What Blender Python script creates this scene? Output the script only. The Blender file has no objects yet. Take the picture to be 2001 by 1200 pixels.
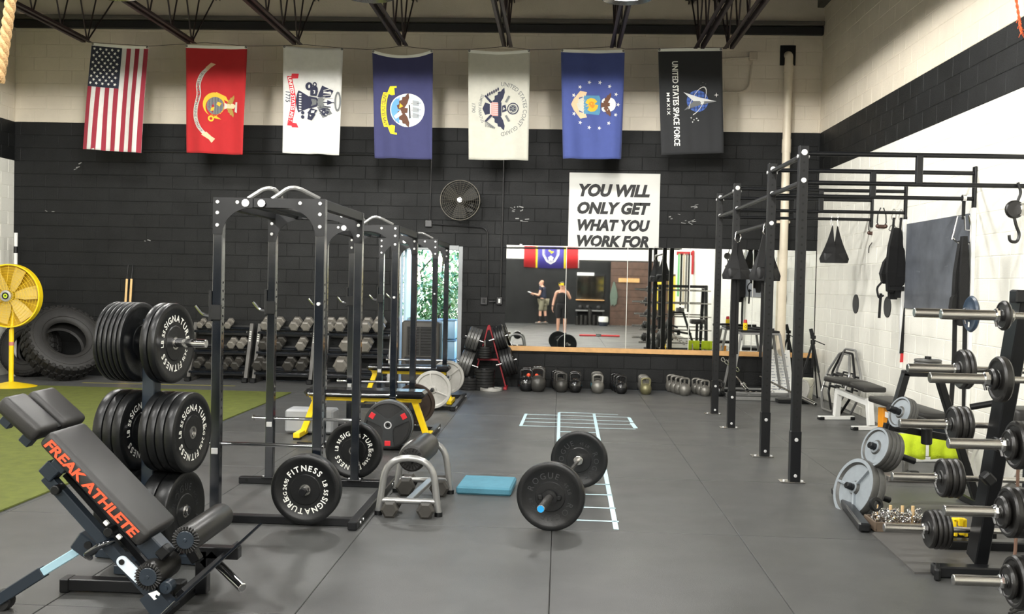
import bpy, bmesh, math, random
from mathutils import Vector, Matrix, Quaternion
random.seed(7)
SC = bpy.context.scene
COL = SC.collection
PI = math.pi
# ------------------------------------------------------------------ camera, world, lights, exposure
FOC, EYE = 1950.0, 1.62                      # focal length in pixels of the 2001 px wide frame, eye height
YAW, PITCH, ROLL = math.atan(93.5 / FOC), math.atan(49.0 / FOC), 0.0215
ROT = Matrix.Rotation(YAW, 3, 'Z') @ Matrix.Rotation(PI / 2 - PITCH, 3, 'X') @ Matrix.Rotation(ROLL, 3, 'Z')
cam_data = bpy.data.cameras.new('camera')
cam_data.sensor_width = 36.0
cam_data.lens = 36.0 * FOC / 2001.0
cam_data.clip_start = 0.05
cam = bpy.data.objects.new('camera', cam_data)
cam.matrix_world = Matrix.Translation((0, 0, EYE)) @ ROT.to_4x4()
COL.objects.link(cam)
SC.camera = cam
EYE_POINT = Vector((0, 0, EYE))

world = bpy.data.worlds.new('sky')
SC.world = world
world.use_nodes = True
wn = world.node_tree
sky = wn.nodes.new('ShaderNodeTexSky')
sky.sky_type = 'NISHITA'
sky.sun_disc = False
sky.sun_elevation = math.radians(52)
sky.sun_rotation = math.radians(200)
wn.links.new(sky.outputs[0], wn.nodes['Background'].inputs[0])
wn.nodes['Background'].inputs[1].default_value = 2.0

LAMP_X = (-5.12, -2.2, 0.66)
LAMP_Y = (11.1, 7.3, 3.4, -0.6, -4.4, -7.6)
LAMP_Z = 4.77
def bay_light(x, y, watts):
    d = bpy.data.lights.new('high_bay_light', 'SPOT')
    d.spot_size = math.radians(178.0); d.spot_blend = 0.05; d.shadow_soft_size = 0.17; d.energy = watts
    d.color = (1.0, 0.982, 0.94)
    o = bpy.data.objects.new('high_bay_light', d)
    o.location = (x, y, LAMP_Z - 0.03)
    COL.objects.link(o)
for _x in LAMP_X:
    for _y in LAMP_Y:
        bay_light(_x, _y, 410.0)
SC.view_settings.view_transform = 'Standard'
SC.view_settings.look = 'None'
SC.view_settings.gamma = 1.0
SC.view_settings.exposure = 0.0
SC.view_settings.use_curve_mapping = False

# ------------------------------------------------------------------ pixel of the photograph -> point of the room
def ray(x, y): return ROT @ Vector(((x - 1000.5) / FOC, -(y - 600.0) / FOC, -1.0))
def atY(x, y, v): d = ray(x, y); return EYE_POINT + d * (v / d.y)
def atX(x, y, v): d = ray(x, y); return EYE_POINT + d * (v / d.x)
def atZ(x, y, v=0.0): d = ray(x, y); return EYE_POINT + d * ((v - EYE) / d.z)

# ------------------------------------------------------------------ materials
MATS = {}
def mat(name, col, rough=0.5, metal=0.0, var=0.0, vscale=6.0, bump=0.0, bscale=60.0, emit=0.0, spec=0.5, coat=0.0,
        rvar=0.0, island=0.0, sheen=0.0, trans=0.0):
    if name in MATS: return MATS[name]
    m = bpy.data.materials.new(name); m.use_nodes = True
    nt = m.node_tree; N = nt.nodes; L = nt.links
    b = N['Principled BSDF']
    c = (col[0], col[1], col[2], 1.0)
    b.inputs['Base Color'].default_value = c
    b.inputs['Roughness'].default_value = rough
    b.inputs['Metallic'].default_value = metal
    b.inputs['Specular IOR Level'].default_value = spec
    b.inputs['Coat Weight'].default_value = coat
    b.inputs['Coat Roughness'].default_value = 0.12
    b.inputs['Sheen Weight'].default_value = sheen
    geo = N.new('ShaderNodeNewGeometry') if (var or bump or rvar) else None
    last = None
    if var:
        t = N.new('ShaderNodeTexNoise'); t.inputs['Scale'].default_value = vscale; t.inputs['Detail'].default_value = 6.0
        t.inputs['Roughness'].default_value = 0.62
        L.new(geo.outputs['Position'], t.inputs['Vector'])
        mp = N.new('ShaderNodeMapRange'); mp.inputs[1].default_value = 0.3; mp.inputs[2].default_value = 0.7
        mp.inputs[3].default_value = 1.0 - var; mp.inputs[4].default_value = 1.0 + var
        L.new(t.outputs[0], mp.inputs[0])
        last = mp.outputs[0]
    if island:
        oi = N.new('ShaderNodeObjectInfo')
        mp2 = N.new('ShaderNodeMapRange')
        mp2.inputs[3].default_value = 1.0 - island; mp2.inputs[4].default_value = 1.0 + island
        L.new(oi.outputs['Random'], mp2.inputs[0])
        if last is None: last = mp2.outputs[0]
        else:
            mm = N.new('ShaderNodeMath'); mm.operation = 'MULTIPLY'
            L.new(last, mm.inputs[0]); L.new(mp2.outputs[0], mm.inputs[1]); last = mm.outputs[0]
    if last is not None:
        vm = N.new('ShaderNodeVectorMath'); vm.operation = 'SCALE'
        vm.inputs[0].default_value = c[:3]
        L.new(last, vm.inputs['Scale'])
        L.new(vm.outputs[0], b.inputs['Base Color'])
    if rvar:
        t3 = N.new('ShaderNodeTexNoise'); t3.inputs['Scale'].default_value = vscale * 0.6; t3.inputs['Detail'].default_value = 4.0
        L.new(geo.outputs['Position'], t3.inputs['Vector'])
        mp3 = N.new('ShaderNodeMapRange'); mp3.inputs[1].default_value = 0.3; mp3.inputs[2].default_value = 0.7
        mp3.inputs[3].default_value = max(0.02, rough - rvar); mp3.inputs[4].default_value = min(1.0, rough + rvar)
        L.new(t3.outputs[0], mp3.inputs[0]); L.new(mp3.outputs[0], b.inputs['Roughness'])
    if bump:
        t2 = N.new('ShaderNodeTexNoise'); t2.inputs['Scale'].default_value = bscale; t2.inputs['Detail'].default_value = 3.0
        L.new(geo.outputs['Position'], t2.inputs['Vector'])
        bp = N.new('ShaderNodeBump'); bp.inputs['Strength'].default_value = bump; bp.inputs['Distance'].default_value = 0.01
        L.new(t2.outputs[0], bp.inputs['Height']); L.new(bp.outputs[0], b.inputs['Normal'])
    if emit:
        b.inputs['Emission Color'].default_value = c; b.inputs['Emission Strength'].default_value = emit
    if trans:
        b.inputs['Transmission Weight'].default_value = trans
    MATS[name] = m
    return m
def rgb(r, g, b):                            # sRGB 0..255 -> linear
    f = lambda v: (v / 255.0 / 12.92) if v <= 10 else ((v / 255.0 + 0.055) / 1.055) ** 2.4
    return (f(r), f(g), f(b))

BLACK_BLOCK = mat('black_block_paint', rgb(24, 25, 25), 0.55, var=0.25, vscale=3.0, bump=0.5, bscale=90, rvar=0.10, island=0.08, spec=0.25)
CREAM_BLOCK = mat('cream_block_paint', rgb(216, 206, 188), 0.55, var=0.05, vscale=3.0, bump=0.35, bscale=90, island=0.02)
WHITE_BLOCK = mat('white_block_paint', rgb(236, 234, 224), 0.45, var=0.04, vscale=2.5, bump=0.35, bscale=90, island=0.02)
RUBBER_MAT = mat('rubber_flooring', rgb(48, 49, 48), 0.40, var=0.24, vscale=2.6, bump=0.22, bscale=220, rvar=0.07, island=0.07, spec=0.6, sheen=0.08)
SEAM = mat('floor_seam_rubber', rgb(30, 30, 30), 0.8)  # dark slab rubber showing in the gaps between mats
TURF = mat('green_turf', rgb(98, 106, 36), 0.85, var=0.20, vscale=9.0, bump=1.0, bscale=260)
DARK_DECK = mat('dark_roof_deck', rgb(44, 44, 47), 0.6, var=0.15, vscale=2.0)
JOIST = mat('joist_primer_paint', rgb(50, 38, 38), 0.55, var=0.15)
DARK_STEEL = mat('dark_beam_steel', rgb(24, 24, 25), 0.5)
PALE_STEEL = mat('pale_ledge_steel', rgb(92, 88, 82), 0.5)
BLACK_GLOSS = mat('black_gloss_steel', rgb(13, 18, 25), 0.15, var=0.06, rvar=0.04, spec=0.9, coat=0.5)
BLACK_STEEL = mat('black_steel', rgb(19, 20, 22), 0.32, var=0.08, spec=0.35)
BLACK_SATIN = mat('black_satin_steel', rgb(16, 17, 18), 0.42, spec=0.35)
NAVY_STEEL = mat('slate_blue_steel', rgb(32, 41, 50), 0.35, var=0.06)
CHROME = mat('chrome', rgb(225, 225, 225), 0.12, 1.0)
STEEL = mat('brushed_steel', rgb(190, 188, 184), 0.26, 1.0, var=0.05)
SILVER_TUBE = mat('silver_painted_tube', rgb(150, 150, 148), 0.30, 0.55, var=0.04)
BOLT = mat('bright_bolt', rgb(214, 214, 214), 0.25, 0.35)
BLACK_RUBBER = mat('black_bumper_rubber', rgb(15, 16, 17), 0.36, var=0.08, vscale=14, bump=0.08, bscale=120, spec=0.4)
SOFT_RUBBER = mat('matte_black_rubber', rgb(22, 22, 22), 0.55, var=0.10, vscale=10, bump=0.12, bscale=100)
WHITE_PRINT = mat('white_print', rgb(238, 238, 230), 0.6)
GREY_PLATE = mat('grey_hammertone_iron', rgb(84, 84, 82), 0.42, 0.35, var=0.14, vscale=20, bump=0.15, bscale=140)
GREY_FACE = mat('pale_grey_iron_face', rgb(136, 143, 148), 0.42, 0.2, var=0.08, vscale=20)
BLACK_IRON = mat('black_cast_iron', rgb(24, 23, 22), 0.34, var=0.14, vscale=25, bump=0.12, bscale=120)
HEX_GREY = mat('grey_hex_head', rgb(122, 118, 110), 0.40, 0.15, var=0.12, vscale=16)
HEX_DARK = mat('dark_hex_head', rgb(56, 54, 50), 0.42, 0.1, var=0.12, vscale=16)
YELLOW = mat('yellow_paint', rgb(240, 206, 22), 0.35, var=0.04)
RED_PAINT = mat('red_paint', rgb(196, 36, 44), 0.4)
ORANGE_PRINT = mat('orange_print', rgb(246, 88, 52), 0.5)
VINYL = mat('black_vinyl_pad', rgb(38, 37, 36), 0.44, var=0.07, vscale=30, bump=0.12, bscale=300)
VINYL_EDGE = mat('black_vinyl_side', rgb(20, 20, 21), 0.5, var=0.06, vscale=30, bump=0.12, bscale=300)
FOAM = mat('black_foam_roller', rgb(28, 27, 25), 0.36, var=0.06, vscale=20, bump=0.08, bscale=200)
WEB_BLACK = mat('black_webbing', rgb(13, 13, 14), 0.75, bump=0.4, bscale=300, var=0.15, vscale=20)
WOOD = mat('pale_wood_ledge', rgb(214, 166, 108), 0.5, var=0.12, vscale=9)
MIRROR = mat('mirror_silvering', (0.90, 0.92, 0.90), 0.015, 1.0)
MIRROR_EDGE = mat('mirror_joint_strip', rgb(205, 205, 198), 0.4, 0.2)
PVC = mat('cream_pvc_pipe', rgb(226, 214, 192), 0.42, var=0.05)
WHITE_PAINT = mat('white_paint', rgb(232, 232, 228), 0.42, var=0.03)
PALE_BLUE = mat('pale_blue_paint', rgb(164, 200, 214), 0.35, 0.1)
TEAL_FOAM = mat('teal_foam', rgb(66, 118, 136), 0.85, var=0.08, vscale=20, bump=0.2, bscale=200)
TAPE = mat('pale_blue_tape', rgb(186, 214, 222), 0.6, var=0.06, vscale=30)
LIME = mat('lime_towel', rgb(206, 228, 44), 0.9, var=0.07, vscale=25, bump=0.6, bscale=180)
SLATE = mat('chalkboard_slate', rgb(82, 86, 93), 0.55, var=0.28, vscale=3.5)

# ------------------------------------------------------------------ mesh builder
def frame_of(axis):
    a = Vector(axis).normalized()
    h = Vector((0, 0, 1)) if abs(a.z) < 0.9 else Vector((0, 1, 0))
    u = h.cross(a).normalized()
    v = a.cross(u)
    return u, v, a
class B:
    def __init__(s): s.v = []; s.f = []; s.m = []; s.sm = []; s.mi = 0; s.smooth = False
    def face(s, idx): s.f.append(idx); s.m.append(s.mi); s.sm.append(s.smooth)
    def add(s, vs, fs, smooth=None):
        o = len(s.v); s.v += [tuple(p) for p in vs]
        for f in fs:
            s.f.append([i + o for i in f]); s.m.append(s.mi); s.sm.append(s.smooth if smooth is None else smooth)
        return s
    def box(s, c, size, rot=None, bev=0.0):
        x, y, z = size[0] / 2, size[1] / 2, size[2] / 2
        c = Vector(c)
        R = rot if rot is not None else Matrix.Identity(3)
        if bev <= 0:
            vs = [Vector((i * x, j * y, k * z)) for k in (-1, 1) for j in (-1, 1) for i in (-1, 1)]
            fs = [(0, 2, 3, 1), (4, 5, 7, 6), (0, 1, 5, 4), (2, 6, 7, 3), (0, 4, 6, 2), (1, 3, 7, 5)]
            return s.add([c + R @ v for v in vs], fs, False)
        b = min(bev, x * .95, y * .95, z * .95)
        vs = []; idx = {}
        for i in (-1, 1):
            for j in (-1, 1):
                for k in (-1, 1):
                    for a in range(3):
                        p = [i * (x - b), j * (y - b), k * (z - b)]
                        p[a] = (i * x, j * y, k * z)[a]
                        idx[(i, j, k, a)] = len(vs); vs.append(Vector(p))
        fs = []
        for sgn in (-1, 1):
            fs.append([idx[(sgn, j, k, 0)] for j, k in ((-1, -1), (1, -1), (1, 1), (-1, 1))][::sgn])
            fs.append([idx[(i, sgn, k, 1)] for k, i in ((-1, -1), (1, -1), (1, 1), (-1, 1))][::sgn])
            fs.append([idx[(i, j, sgn, 2)] for i, j in ((-1, -1), (1, -1), (1, 1), (-1, 1))][::sgn])
        for p in (-1, 1):
            for q in (-1, 1):
                g = p * q
                fs.append([idx[(p, q, -1, 0)], idx[(p, q, -1, 1)], idx[(p, q, 1, 1)], idx[(p, q, 1, 0)]][::g])
                fs.append([idx[(-1, p, q, 1)], idx[(-1, p, q, 2)], idx[(1, p, q, 2)], idx[(1, p, q, 1)]][::g])
                fs.append([idx[(q, -1, p, 2)], idx[(q, -1, p, 0)], idx[(q, 1, p, 0)], idx[(q, 1, p, 2)]][::g])
        for i in (-1, 1):
            for j in (-1, 1):
                for k in (-1, 1):
                    fs.append([idx[(i, j, k, 0)], idx[(i, j, k, 1)], idx[(i, j, k, 2)]][::i * j * k])
        return s.add([c + R @ v for v in vs], fs, False)
    def beam(s, p0, p1, w, h, up=(0, 0, 1), bev=0.004):
        p0 = Vector(p0); p1 = Vector(p1); d = p1 - p0; L = d.length; a = d.normalized()
        upv = Vector(up)
        if abs(a.dot(upv.normalized())) > 0.98: upv = Vector((0, 1, 0))
        x = upv.cross(a).normalized(); z = a.cross(x)
        R = Matrix((x, a, z)).transposed()          # local x = width, y = length, z = height
        return s.box((p0 + p1) / 2, (w, L, h), R, bev)
    def cyl(s, p0, p1, r, r2=None, n=16, caps=True, bev=0.0):
        p0 = Vector(p0); p1 = Vector(p1); r2 = r if r2 is None else r2
        L = (p1 - p0).length
        prof = [(r, 0), (r2, L)]
        if bev: prof = [(r - bev, 0), (r, bev), (r2, L - bev), (r2 - bev, L)]
        return s.lathe(prof, p0, p1 - p0, n, caps, sharp=True)
    def lathe(s, prof, o=(0, 0, 0), axis=(0, 0, 1), n=24, caps=False, closed=False, sharp=False):
        u, v, a = frame_of(axis); o = Vector(o)
        base = len(s.v)
        if sharp and len(prof) > 2: pass
        for r, z in prof:
            for i in range(n):
                t = 2 * PI * i / n
                s.v.append(tuple(o + u * (r * math.cos(t)) + v * (r * math.sin(t)) + a * z))
        m = len(prof)
        for k in range(m if closed else m - 1):
            k2 = (k + 1) % m
            for i in range(n):
                j = (i + 1) % n
                s.f.append([base + k * n + i, base + k * n + j, base + k2 * n + j, base + k2 * n + i]); s.m.append(s.mi); s.sm.append(True)
        if caps:
            s.f.append([base + i for i in range(n)][::-1]); s.m.append(s.mi); s.sm.append(False)
            s.f.append([base + (m - 1) * n + i for i in range(n)]); s.m.append(s.mi); s.sm.append(False)
        return s
    def tube(s, pts, r, n=8, closed=False, caps=True, rs=None):
        pts = [Vector(p) for p in pts]; m = len(pts)
        base = len(s.v); prev = None
        for i, p in enumerate(pts):
            if closed: t = pts[(i + 1) % m] - pts[i - 1]
            else: t = pts[min(i + 1, m - 1)] - pts[max(i - 1, 0)]
            t = t.normalized()
            if prev is None: u, v, _ = frame_of(t)
            else:
                u = prev - t * prev.dot(t)
                u = u.normalized() if u.length > 1e-6 else frame_of(t)[0]
                v = t.cross(u)
            prev = u
            rr = rs[i] if rs else r
            for k in range(n):
                q = 2 * PI * k / n
                s.v.append(tuple(p + (u * math.cos(q) + v * math.sin(q)) * rr))
        for i in range(m if closed else m - 1):
            i2 = (i + 1) % m
            for k in range(n):
                j = (k + 1) % n
                s.f.append([base + i * n + k, base + i * n + j, base + i2 * n + j, base + i2 * n + k]); s.m.append(s.mi); s.sm.append(True)
        if caps and not closed:
            s.f.append([base + k for k in range(n)][::-1]); s.m.append(s.mi); s.sm.append(False)
            s.f.append([base + (m - 1) * n + k for k in range(n)]); s.m.append(s.mi); s.sm.append(False)
        return s
    def ribbon(s, pts, side, w, t):               # a flat strap along pts, width along side
        pts = [Vector(p) for p in pts]; m = len(pts); side = Vector(side).normalized(); base = len(s.v)
        for i, p in enumerate(pts):
            d = (pts[min(i + 1, m - 1)] - pts[max(i - 1, 0)]).normalized()
            nn = d.cross(side)
            nn = nn.normalized() if nn.length > 1e-6 else Vector((0, 1, 0))
            ww = w[i] if isinstance(w, (list, tuple)) else w
            for a, b in ((-1, -1), (1, -1), (1, 1), (-1, 1)):
                s.v.append(tuple(p + side * (a * ww / 2) + nn * (b * t / 2)))
        for i in range(m - 1):
            for k in range(4):
                j = (k + 1) % 4
                s.f.append([base + i * 4 + k, base + i * 4 + j, base + i * 4 + 4 + j, base + i * 4 + 4 + k]); s.m.append(s.mi); s.sm.append(False)
        s.f.append([base + 3, base + 2, base + 1, base]); s.m.append(s.mi); s.sm.append(False)
        e = base + (m - 1) * 4
        s.f.append([e, e + 1, e + 2, e + 3]); s.m.append(s.mi); s.sm.append(False)
        return s
    def prism(s, poly, o, ux, uy, depth, bev=0.0):     # polygon in the plane (ux, uy) through o, extruded along ux x uy
        o = Vector(o); ux = Vector(ux); uy = Vector(uy); nn = ux.cross(uy).normalized()
        n = len(poly); base = len(s.v)
        for z in (0, depth):
            for x, y in poly: s.v.append(tuple(o + ux * x + uy * y + nn * z))
        s.f.append([base + i for i in range(n)][::-1]); s.m.append(s.mi); s.sm.append(False)
        s.f.append([base + n + i for i in range(n)]); s.m.append(s.mi); s.sm.append(False)
        for i in range(n):
            j = (i + 1) % n
            s.f.append([base + i, base + j, base + n + j, base + n + i]); s.m.append(s.mi); s.sm.append(False)
        return s
    def ball(s, c, r, n=12, m=8, sc=(1, 1, 1)):
        c = Vector(c); base = len(s.v)
        for k in range(1, m):
            a = PI * k / m
            for i in range(n):
                t = 2 * PI * i / n
                s.v.append((c.x + r * sc[0] * math.sin(a) * math.cos(t), c.y + r * sc[1] * math.sin(a) * math.sin(t), c.z + r * sc[2] * math.cos(a)))
        top = len(s.v); s.v.append((c.x, c.y, c.z + r * sc[2])); s.v.append((c.x, c.y, c.z - r * sc[2]))
        for i in range(n):
            j = (i + 1) % n
            s.f.append([top, base + i, base + j]); s.f.append([top + 1, base + (m - 2) * n + j, base + (m - 2) * n + i])
            s.m += [s.mi] * 2; s.sm += [True] * 2
            for k in range(m - 2):
                s.f.append([base + k * n + i, base + (k + 1) * n + i, base + (k + 1) * n + j, base + k * n + j]); s.m.append(s.mi); s.sm.append(True)
        return s
    def mesh(s, name, mats, off=None):
        me = bpy.data.meshes.new(name)
        vs = s.v if off is None else [(p[0] - off[0], p[1] - off[1], p[2] - off[2]) for p in s.v]
        me.from_pydata(vs, [], s.f)
        mats = mats if isinstance(mats, (list, tuple)) else [mats]
        for m in mats: me.materials.append(m)
        me.polygons.foreach_set('material_index', s.m)
        me.polygons.foreach_set('use_smooth', s.sm)
        me.update()
        if any(s.sm) and not all(s.sm) or any(s.sm):
            try: me.set_sharp_from_angle(angle=math.radians(38))
            except Exception: pass
        return me
def tag(o, label=None, cat=None, group=None, kind=None):
    if label: o['label'] = label
    if cat: o['category'] = cat
    if group: o['group'] = group
    if kind: o['kind'] = kind
    return o
def thing(name, label, cat, loc=(0, 0, 0), rotz=0.0, group=None):
    o = bpy.data.objects.new(name, None); o.empty_display_size = 0.1
    o.location = loc; o.rotation_euler = (0, 0, rotz)
    COL.objects.link(o)
    return tag(o, label, cat, group)
def part(name, b, mats, parent=None, world=False, label=None, kind=None):
    """one mesh object; world=True: b holds room coordinates, the parent has no rotation"""
    me = b if isinstance(b, bpy.types.Mesh) else b.mesh(name, mats, off=(_origin(parent) if world and parent else None))
    o = bpy.data.objects.new(name, me); COL.objects.link(o)
    if parent: o.parent = parent
    if label: o['label'] = label
    if kind: o['kind'] = kind
    return o
def _origin(p):
    v = Vector((0, 0, 0))
    while p is not None: v += p.location; p = p.parent
    return v
def dup(root, loc=None, rot=None, label=None, group=None, quat=None):
    r = root.copy(); COL.objects.link(r)
    if loc is not None: r.location = loc
    if rot is not None: r.rotation_euler = rot
    if quat is not None: r.rotation_mode = 'QUATERNION'; r.rotation_quaternion = quat
    if label: r['label'] = label
    if group: r['group'] = group
    for ch in list(root.children):
        c = ch.copy(); COL.objects.link(c); c.parent = r
        for g in list(ch.children):
            d = g.copy(); COL.objects.link(d); d.parent = c
    return r
def arc(c, r, a0, a1, n, ux=(1, 0, 0), uy=(0, 0, 1)):
    c = Vector(c); ux = Vector(ux); uy = Vector(uy)
    return [c + ux * (r * math.cos(a0 + (a1 - a0) * i / n)) + uy * (r * math.sin(a0 + (a1 - a0) * i / n)) for i in range(n + 1)]
def rounded(pts, r, n=4):                      # polyline with its inner corners rounded
    pts = [Vector(p) for p in pts]; out = [pts[0]]
    for i in range(1, len(pts) - 1):
        a, b, c = pts[i - 1], pts[i], pts[i + 1]
        d0 = (a - b); d1 = (c - b); k = min(r, d0.length * .49, d1.length * .49)
        p = b + d0.normalized() * k; q = b + d1.normalized() * k
        for t in range(n + 1):
            s = t / n
            out.append(p * (1 - s) ** 2 + b * 2 * s * (1 - s) + q * s * s)
    out.append(pts[-1])
    return out
# ------------------------------------------------------------------ flat lettering
_GL = {}
def glyphs(text, bold=0.0, shear=0.0):
    """2-D triangles of a text of cap height ~0.73, starting at x = 0"""
    key = (text, bold, shear)
    if key in _GL: return _GL[key]
    cu = bpy.data.curves.new('lettering', 'FONT'); cu.body = text; cu.size = 1.0; cu.offset = bold; cu.shear = shear
    cu.resolution_u = 3
    ob = bpy.data.objects.new('lettering', cu); COL.objects.link(ob)
    dg = bpy.context.evaluated_depsgraph_get(); dg.update()
    ev = ob.evaluated_get(dg); me = ev.to_mesh()
    vs = [(v.co.x, v.co.y) for v in me.vertices]; fs = [list(p.vertices) for p in me.polygons]
    ev.to_mesh_clear()
    bpy.data.objects.remove(ob); bpy.data.curves.remove(cu)
    x0 = min(v[0] for v in vs); x1 = max(v[0] for v in vs)
    _GL[key] = ([(v[0] - x0, v[1]) for v in vs], fs, x1 - x0)
    return _GL[key]
def glyph_add(b, text, place, size=1.0, bold=0.0, shear=0.0, flip=False):
    vs, fs, w = glyphs(text, bold, shear)
    b.add([place(x * size, y * size) for x, y in vs], [f[::-1] if flip else f for f in fs], False)
    return w * size
# ------------------------------------------------------------------ the room shell
D, XL, XR, YB = 15.4, -8.645, 3.885, -8.7
STRIPE_T, CRS, BL = 3.976, 0.2032, 0.4064
STRIPE_B = STRIPE_T - 3 * CRS
TOP = 5.44                                    # top of the block walls
DECK = 5.98
DOOR_X0, DOOR_X1, DOOR_H = -2.52, -1.53, 2.15

# floor: slab with one rubber mat per tile
b = B(); b.box(((XL + XR) / 2, (YB + D) / 2, -0.06), (XR - XL + 0.6, D - YB + 0.6, 0.08))
floor = tag(part('floor', b, SEAM), kind='structure')
def mat_mesh(w, l):
    g = 0.0018; c = 0.003; q = B(); x, y = w / 2 - g, l / 2 - g
    vs = [(-x + c, -y + c, 0), (x - c, -y + c, 0), (x - c, y - c, 0), (-x + c, y - c, 0), (-x, -y, -c), (x, -y, -c), (x, y, -c), (-x, y, -c), (-x, -y, -.02), (x, -y, -.02), (x, y, -.02), (-x, y, -.02)]
    q.add(vs, [(0, 1, 2, 3), (4, 5, 1, 0), (5, 6, 2, 1), (6, 7, 3, 2), (7, 4, 0, 3), (8, 9, 5, 4), (9, 10, 6, 5), (10, 11, 7, 6), (11, 8, 4, 7)], False)
    return q.mesh('rubber_mat', RUBBER_MAT)
_mm = {}
MATW, MATL, MX0, MY0 = 1.22, 1.83, -0.02, 4.70
xs = [XL] + [MX0 + MATW * k for k in range(-7, 4) if XL + .05 < MX0 + MATW * k < XR - .05] + [XR]
ys = [YB] + [MY0 + MATL * k for k in range(-7, 6) if YB + .05 < MY0 + MATL * k < D - .05] + [14.72, D]
for i in range(len(xs) - 1):
    for j in range(len(ys) - 1):
        w, l = xs[i + 1] - xs[i], ys[j + 1] - ys[j]
        key = (round(w, 3), round(l, 3))
        if key not in _mm: _mm[key] = mat_mesh(w, l)
        o = part('rubber_mat', _mm[key], None, floor)
        o.location = ((xs[i] + xs[i + 1]) / 2, (ys[j] + ys[j + 1]) / 2, 0.0)

# block walls ------------------------------------------------------
def block_mesh(w, h, m):                      # face at y = 0 looking towards -y, chamfered into the joint
    c = 0.005; g = 0.0015; x, z = w / 2 - g, h / 2 - g
    q = B(); vs = []
    for a, yy in ((c, 0.0), (0, 0.004), (0, 0.03)):
        vs += [(-x + a, yy, -z + a), (x - a, yy, -z + a), (x - a, yy, z - a), (-x + a, yy, z - a)]
    fs = [(0, 1, 2, 3)]
    for r in (0, 4):
        for k in range(4):
            fs.append((r + 4 + k, r + 4 + (k + 1) % 4, r + (k + 1) % 4, r + k))
    return q.add(vs, fs, False), m
_bm = {}
def lay_wall(wall, o, ux, length, z_top, rank, openings, paint, phase, limit=300):
    """courses of blocks on a wall: o = start at floor level, ux = unit direction along it; the largest in view are parts, the rest one stuff part"""
    ux = Vector(ux); items = []
    k0 = int((z_top - STRIPE_T) / CRS) + 1
    for k in range(-k0, int(STRIPE_T / CRS) + 1):
        zt = min(STRIPE_T - k * CRS, z_top); zb = max(STRIPE_T - (k + 1) * CRS, 0.0)
        if zt - zb < 0.03: continue
        cuts = [0.0]
        s = (phase + (BL / 2 if k % 2 else 0)) % BL
        while s < length - 1e-6:
            if s > 0.03: cuts.append(s)
            s += BL
        if length - cuts[-1] < 0.03: cuts.pop()
        cuts.append(length)
        for a, c in zip(cuts[:-1], cuts[1:]):
            segs = [(a, c)]
            for (p, q, h) in openings:
                if zb < h - 0.02:
                    ns = []
                    for (u0, u1) in segs:
                        if u1 <= p or u0 >= q: ns.append((u0, u1)); continue
                        if u0 < p - 0.02: ns.append((u0, p))
                        if u1 > q + 0.02: ns.append((q, u1))
                    segs = ns
            for (u0, u1) in segs: items.append((u0, u1, zb, zt))
    items.sort(key=lambda t: rank((t[0] + t[1]) / 2, (t[2] + t[3]) / 2))
    R = Matrix((ux, Vector((0, 0, 1)).cross(ux), Vector((0, 0, 1)))).transposed()
    rz = math.atan2(ux.y, ux.x)
    rest = B(); rm = []
    for n, (u0, u1, zb, zt) in enumerate(items):
        p = paint((zb + zt) / 2); w, h = u1 - u0, zt - zb
        ctr = Vector(o) + ux * ((u0 + u1) / 2) + Vector((0, 0, (zb + zt) / 2))
        key = (round(w, 3), round(h, 3), p.name)
        if n < limit:
            if key not in _bm: _bm[key] = block_mesh(w, h, p)[0].mesh('block', p)
            ob = part('block', _bm[key], None, wall); ob.location = ctr; ob.rotation_euler = (0, 0, rz)
        else:
            if p not in rm: rm.append(p)
            bb = block_mesh(w, h, p)[0]; rest.mi = rm.index(p)
            rest.add([ctr + R @ Vector(v) for v in bb.v], bb.f, False)
    if rest.v: part('block_courses', rest, rm, wall, kind='stuff')
def paint_back(z): return CREAM_BLOCK if z > STRIPE_T else BLACK_BLOCK
def paint_side(z): return CREAM_BLOCK if z > STRIPE_T else (BLACK_BLOCK if z > STRIPE_B else WHITE_BLOCK)
def backing(name, boxes, m=None):
    q = B(); mm = []
    for c0, c1, p in boxes:
        if p not in mm: mm.append(p)
        q.mi = mm.index(p)
        q.box([(c0[i] + c1[i]) / 2 for i in range(3)], [abs(c1[i] - c0[i]) for i in range(3)])
    return tag(part(name, q, mm), kind='structure')
T = 0.20
jb = 0.0045
wb = backing('wall_back', [((XL - T, D + jb, 0), (DOOR_X0, D + T, STRIPE_T), BLACK_BLOCK), ((DOOR_X1, D + jb, 0), (XR + T, D + T, STRIPE_T), BLACK_BLOCK),
                           ((DOOR_X0, D + jb, DOOR_H), (DOOR_X1, D + T, STRIPE_T), BLACK_BLOCK), ((XL - T, D + jb, STRIPE_T), (XR + T, D + T, DECK), CREAM_BLOCK)])
lay_wall(wb, (XL, D, 0), (1, 0, 0), XR - XL, TOP, lambda u, z: abs(u + XL + 2.2) * .55 + abs(z - 2.9), [(DOOR_X0 - XL, DOOR_X1 - XL, DOOR_H)], paint_back, 0.10)
wr = backing('wall_right', [((XR + jb, YB, 0), (XR + T, D, STRIPE_B), WHITE_BLOCK), ((XR + jb, YB, STRIPE_B), (XR + T, D, STRIPE_T), BLACK_BLOCK), ((XR + jb, YB, STRIPE_T), (XR + T, D, DECK), CREAM_BLOCK)])
lay_wall(wr, (XR, D, 0), (0, -1, 0), D - YB, DECK - 0.02, lambda u, z: (0 if 1.0 < u < 7.4 else 50) + u * -.5 + abs(z - 2.4) * 1.2, [], paint_side, 0.25)
wl = backing('wall_left', [((XL - T, YB, 0), (XL - jb, D, STRIPE_B), WHITE_BLOCK), ((XL - T, YB, STRIPE_B), (XL - jb, D, STRIPE_T), BLACK_BLOCK), ((XL - T, YB, STRIPE_T), (XL - jb, D, DECK), CREAM_BLOCK)])
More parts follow.
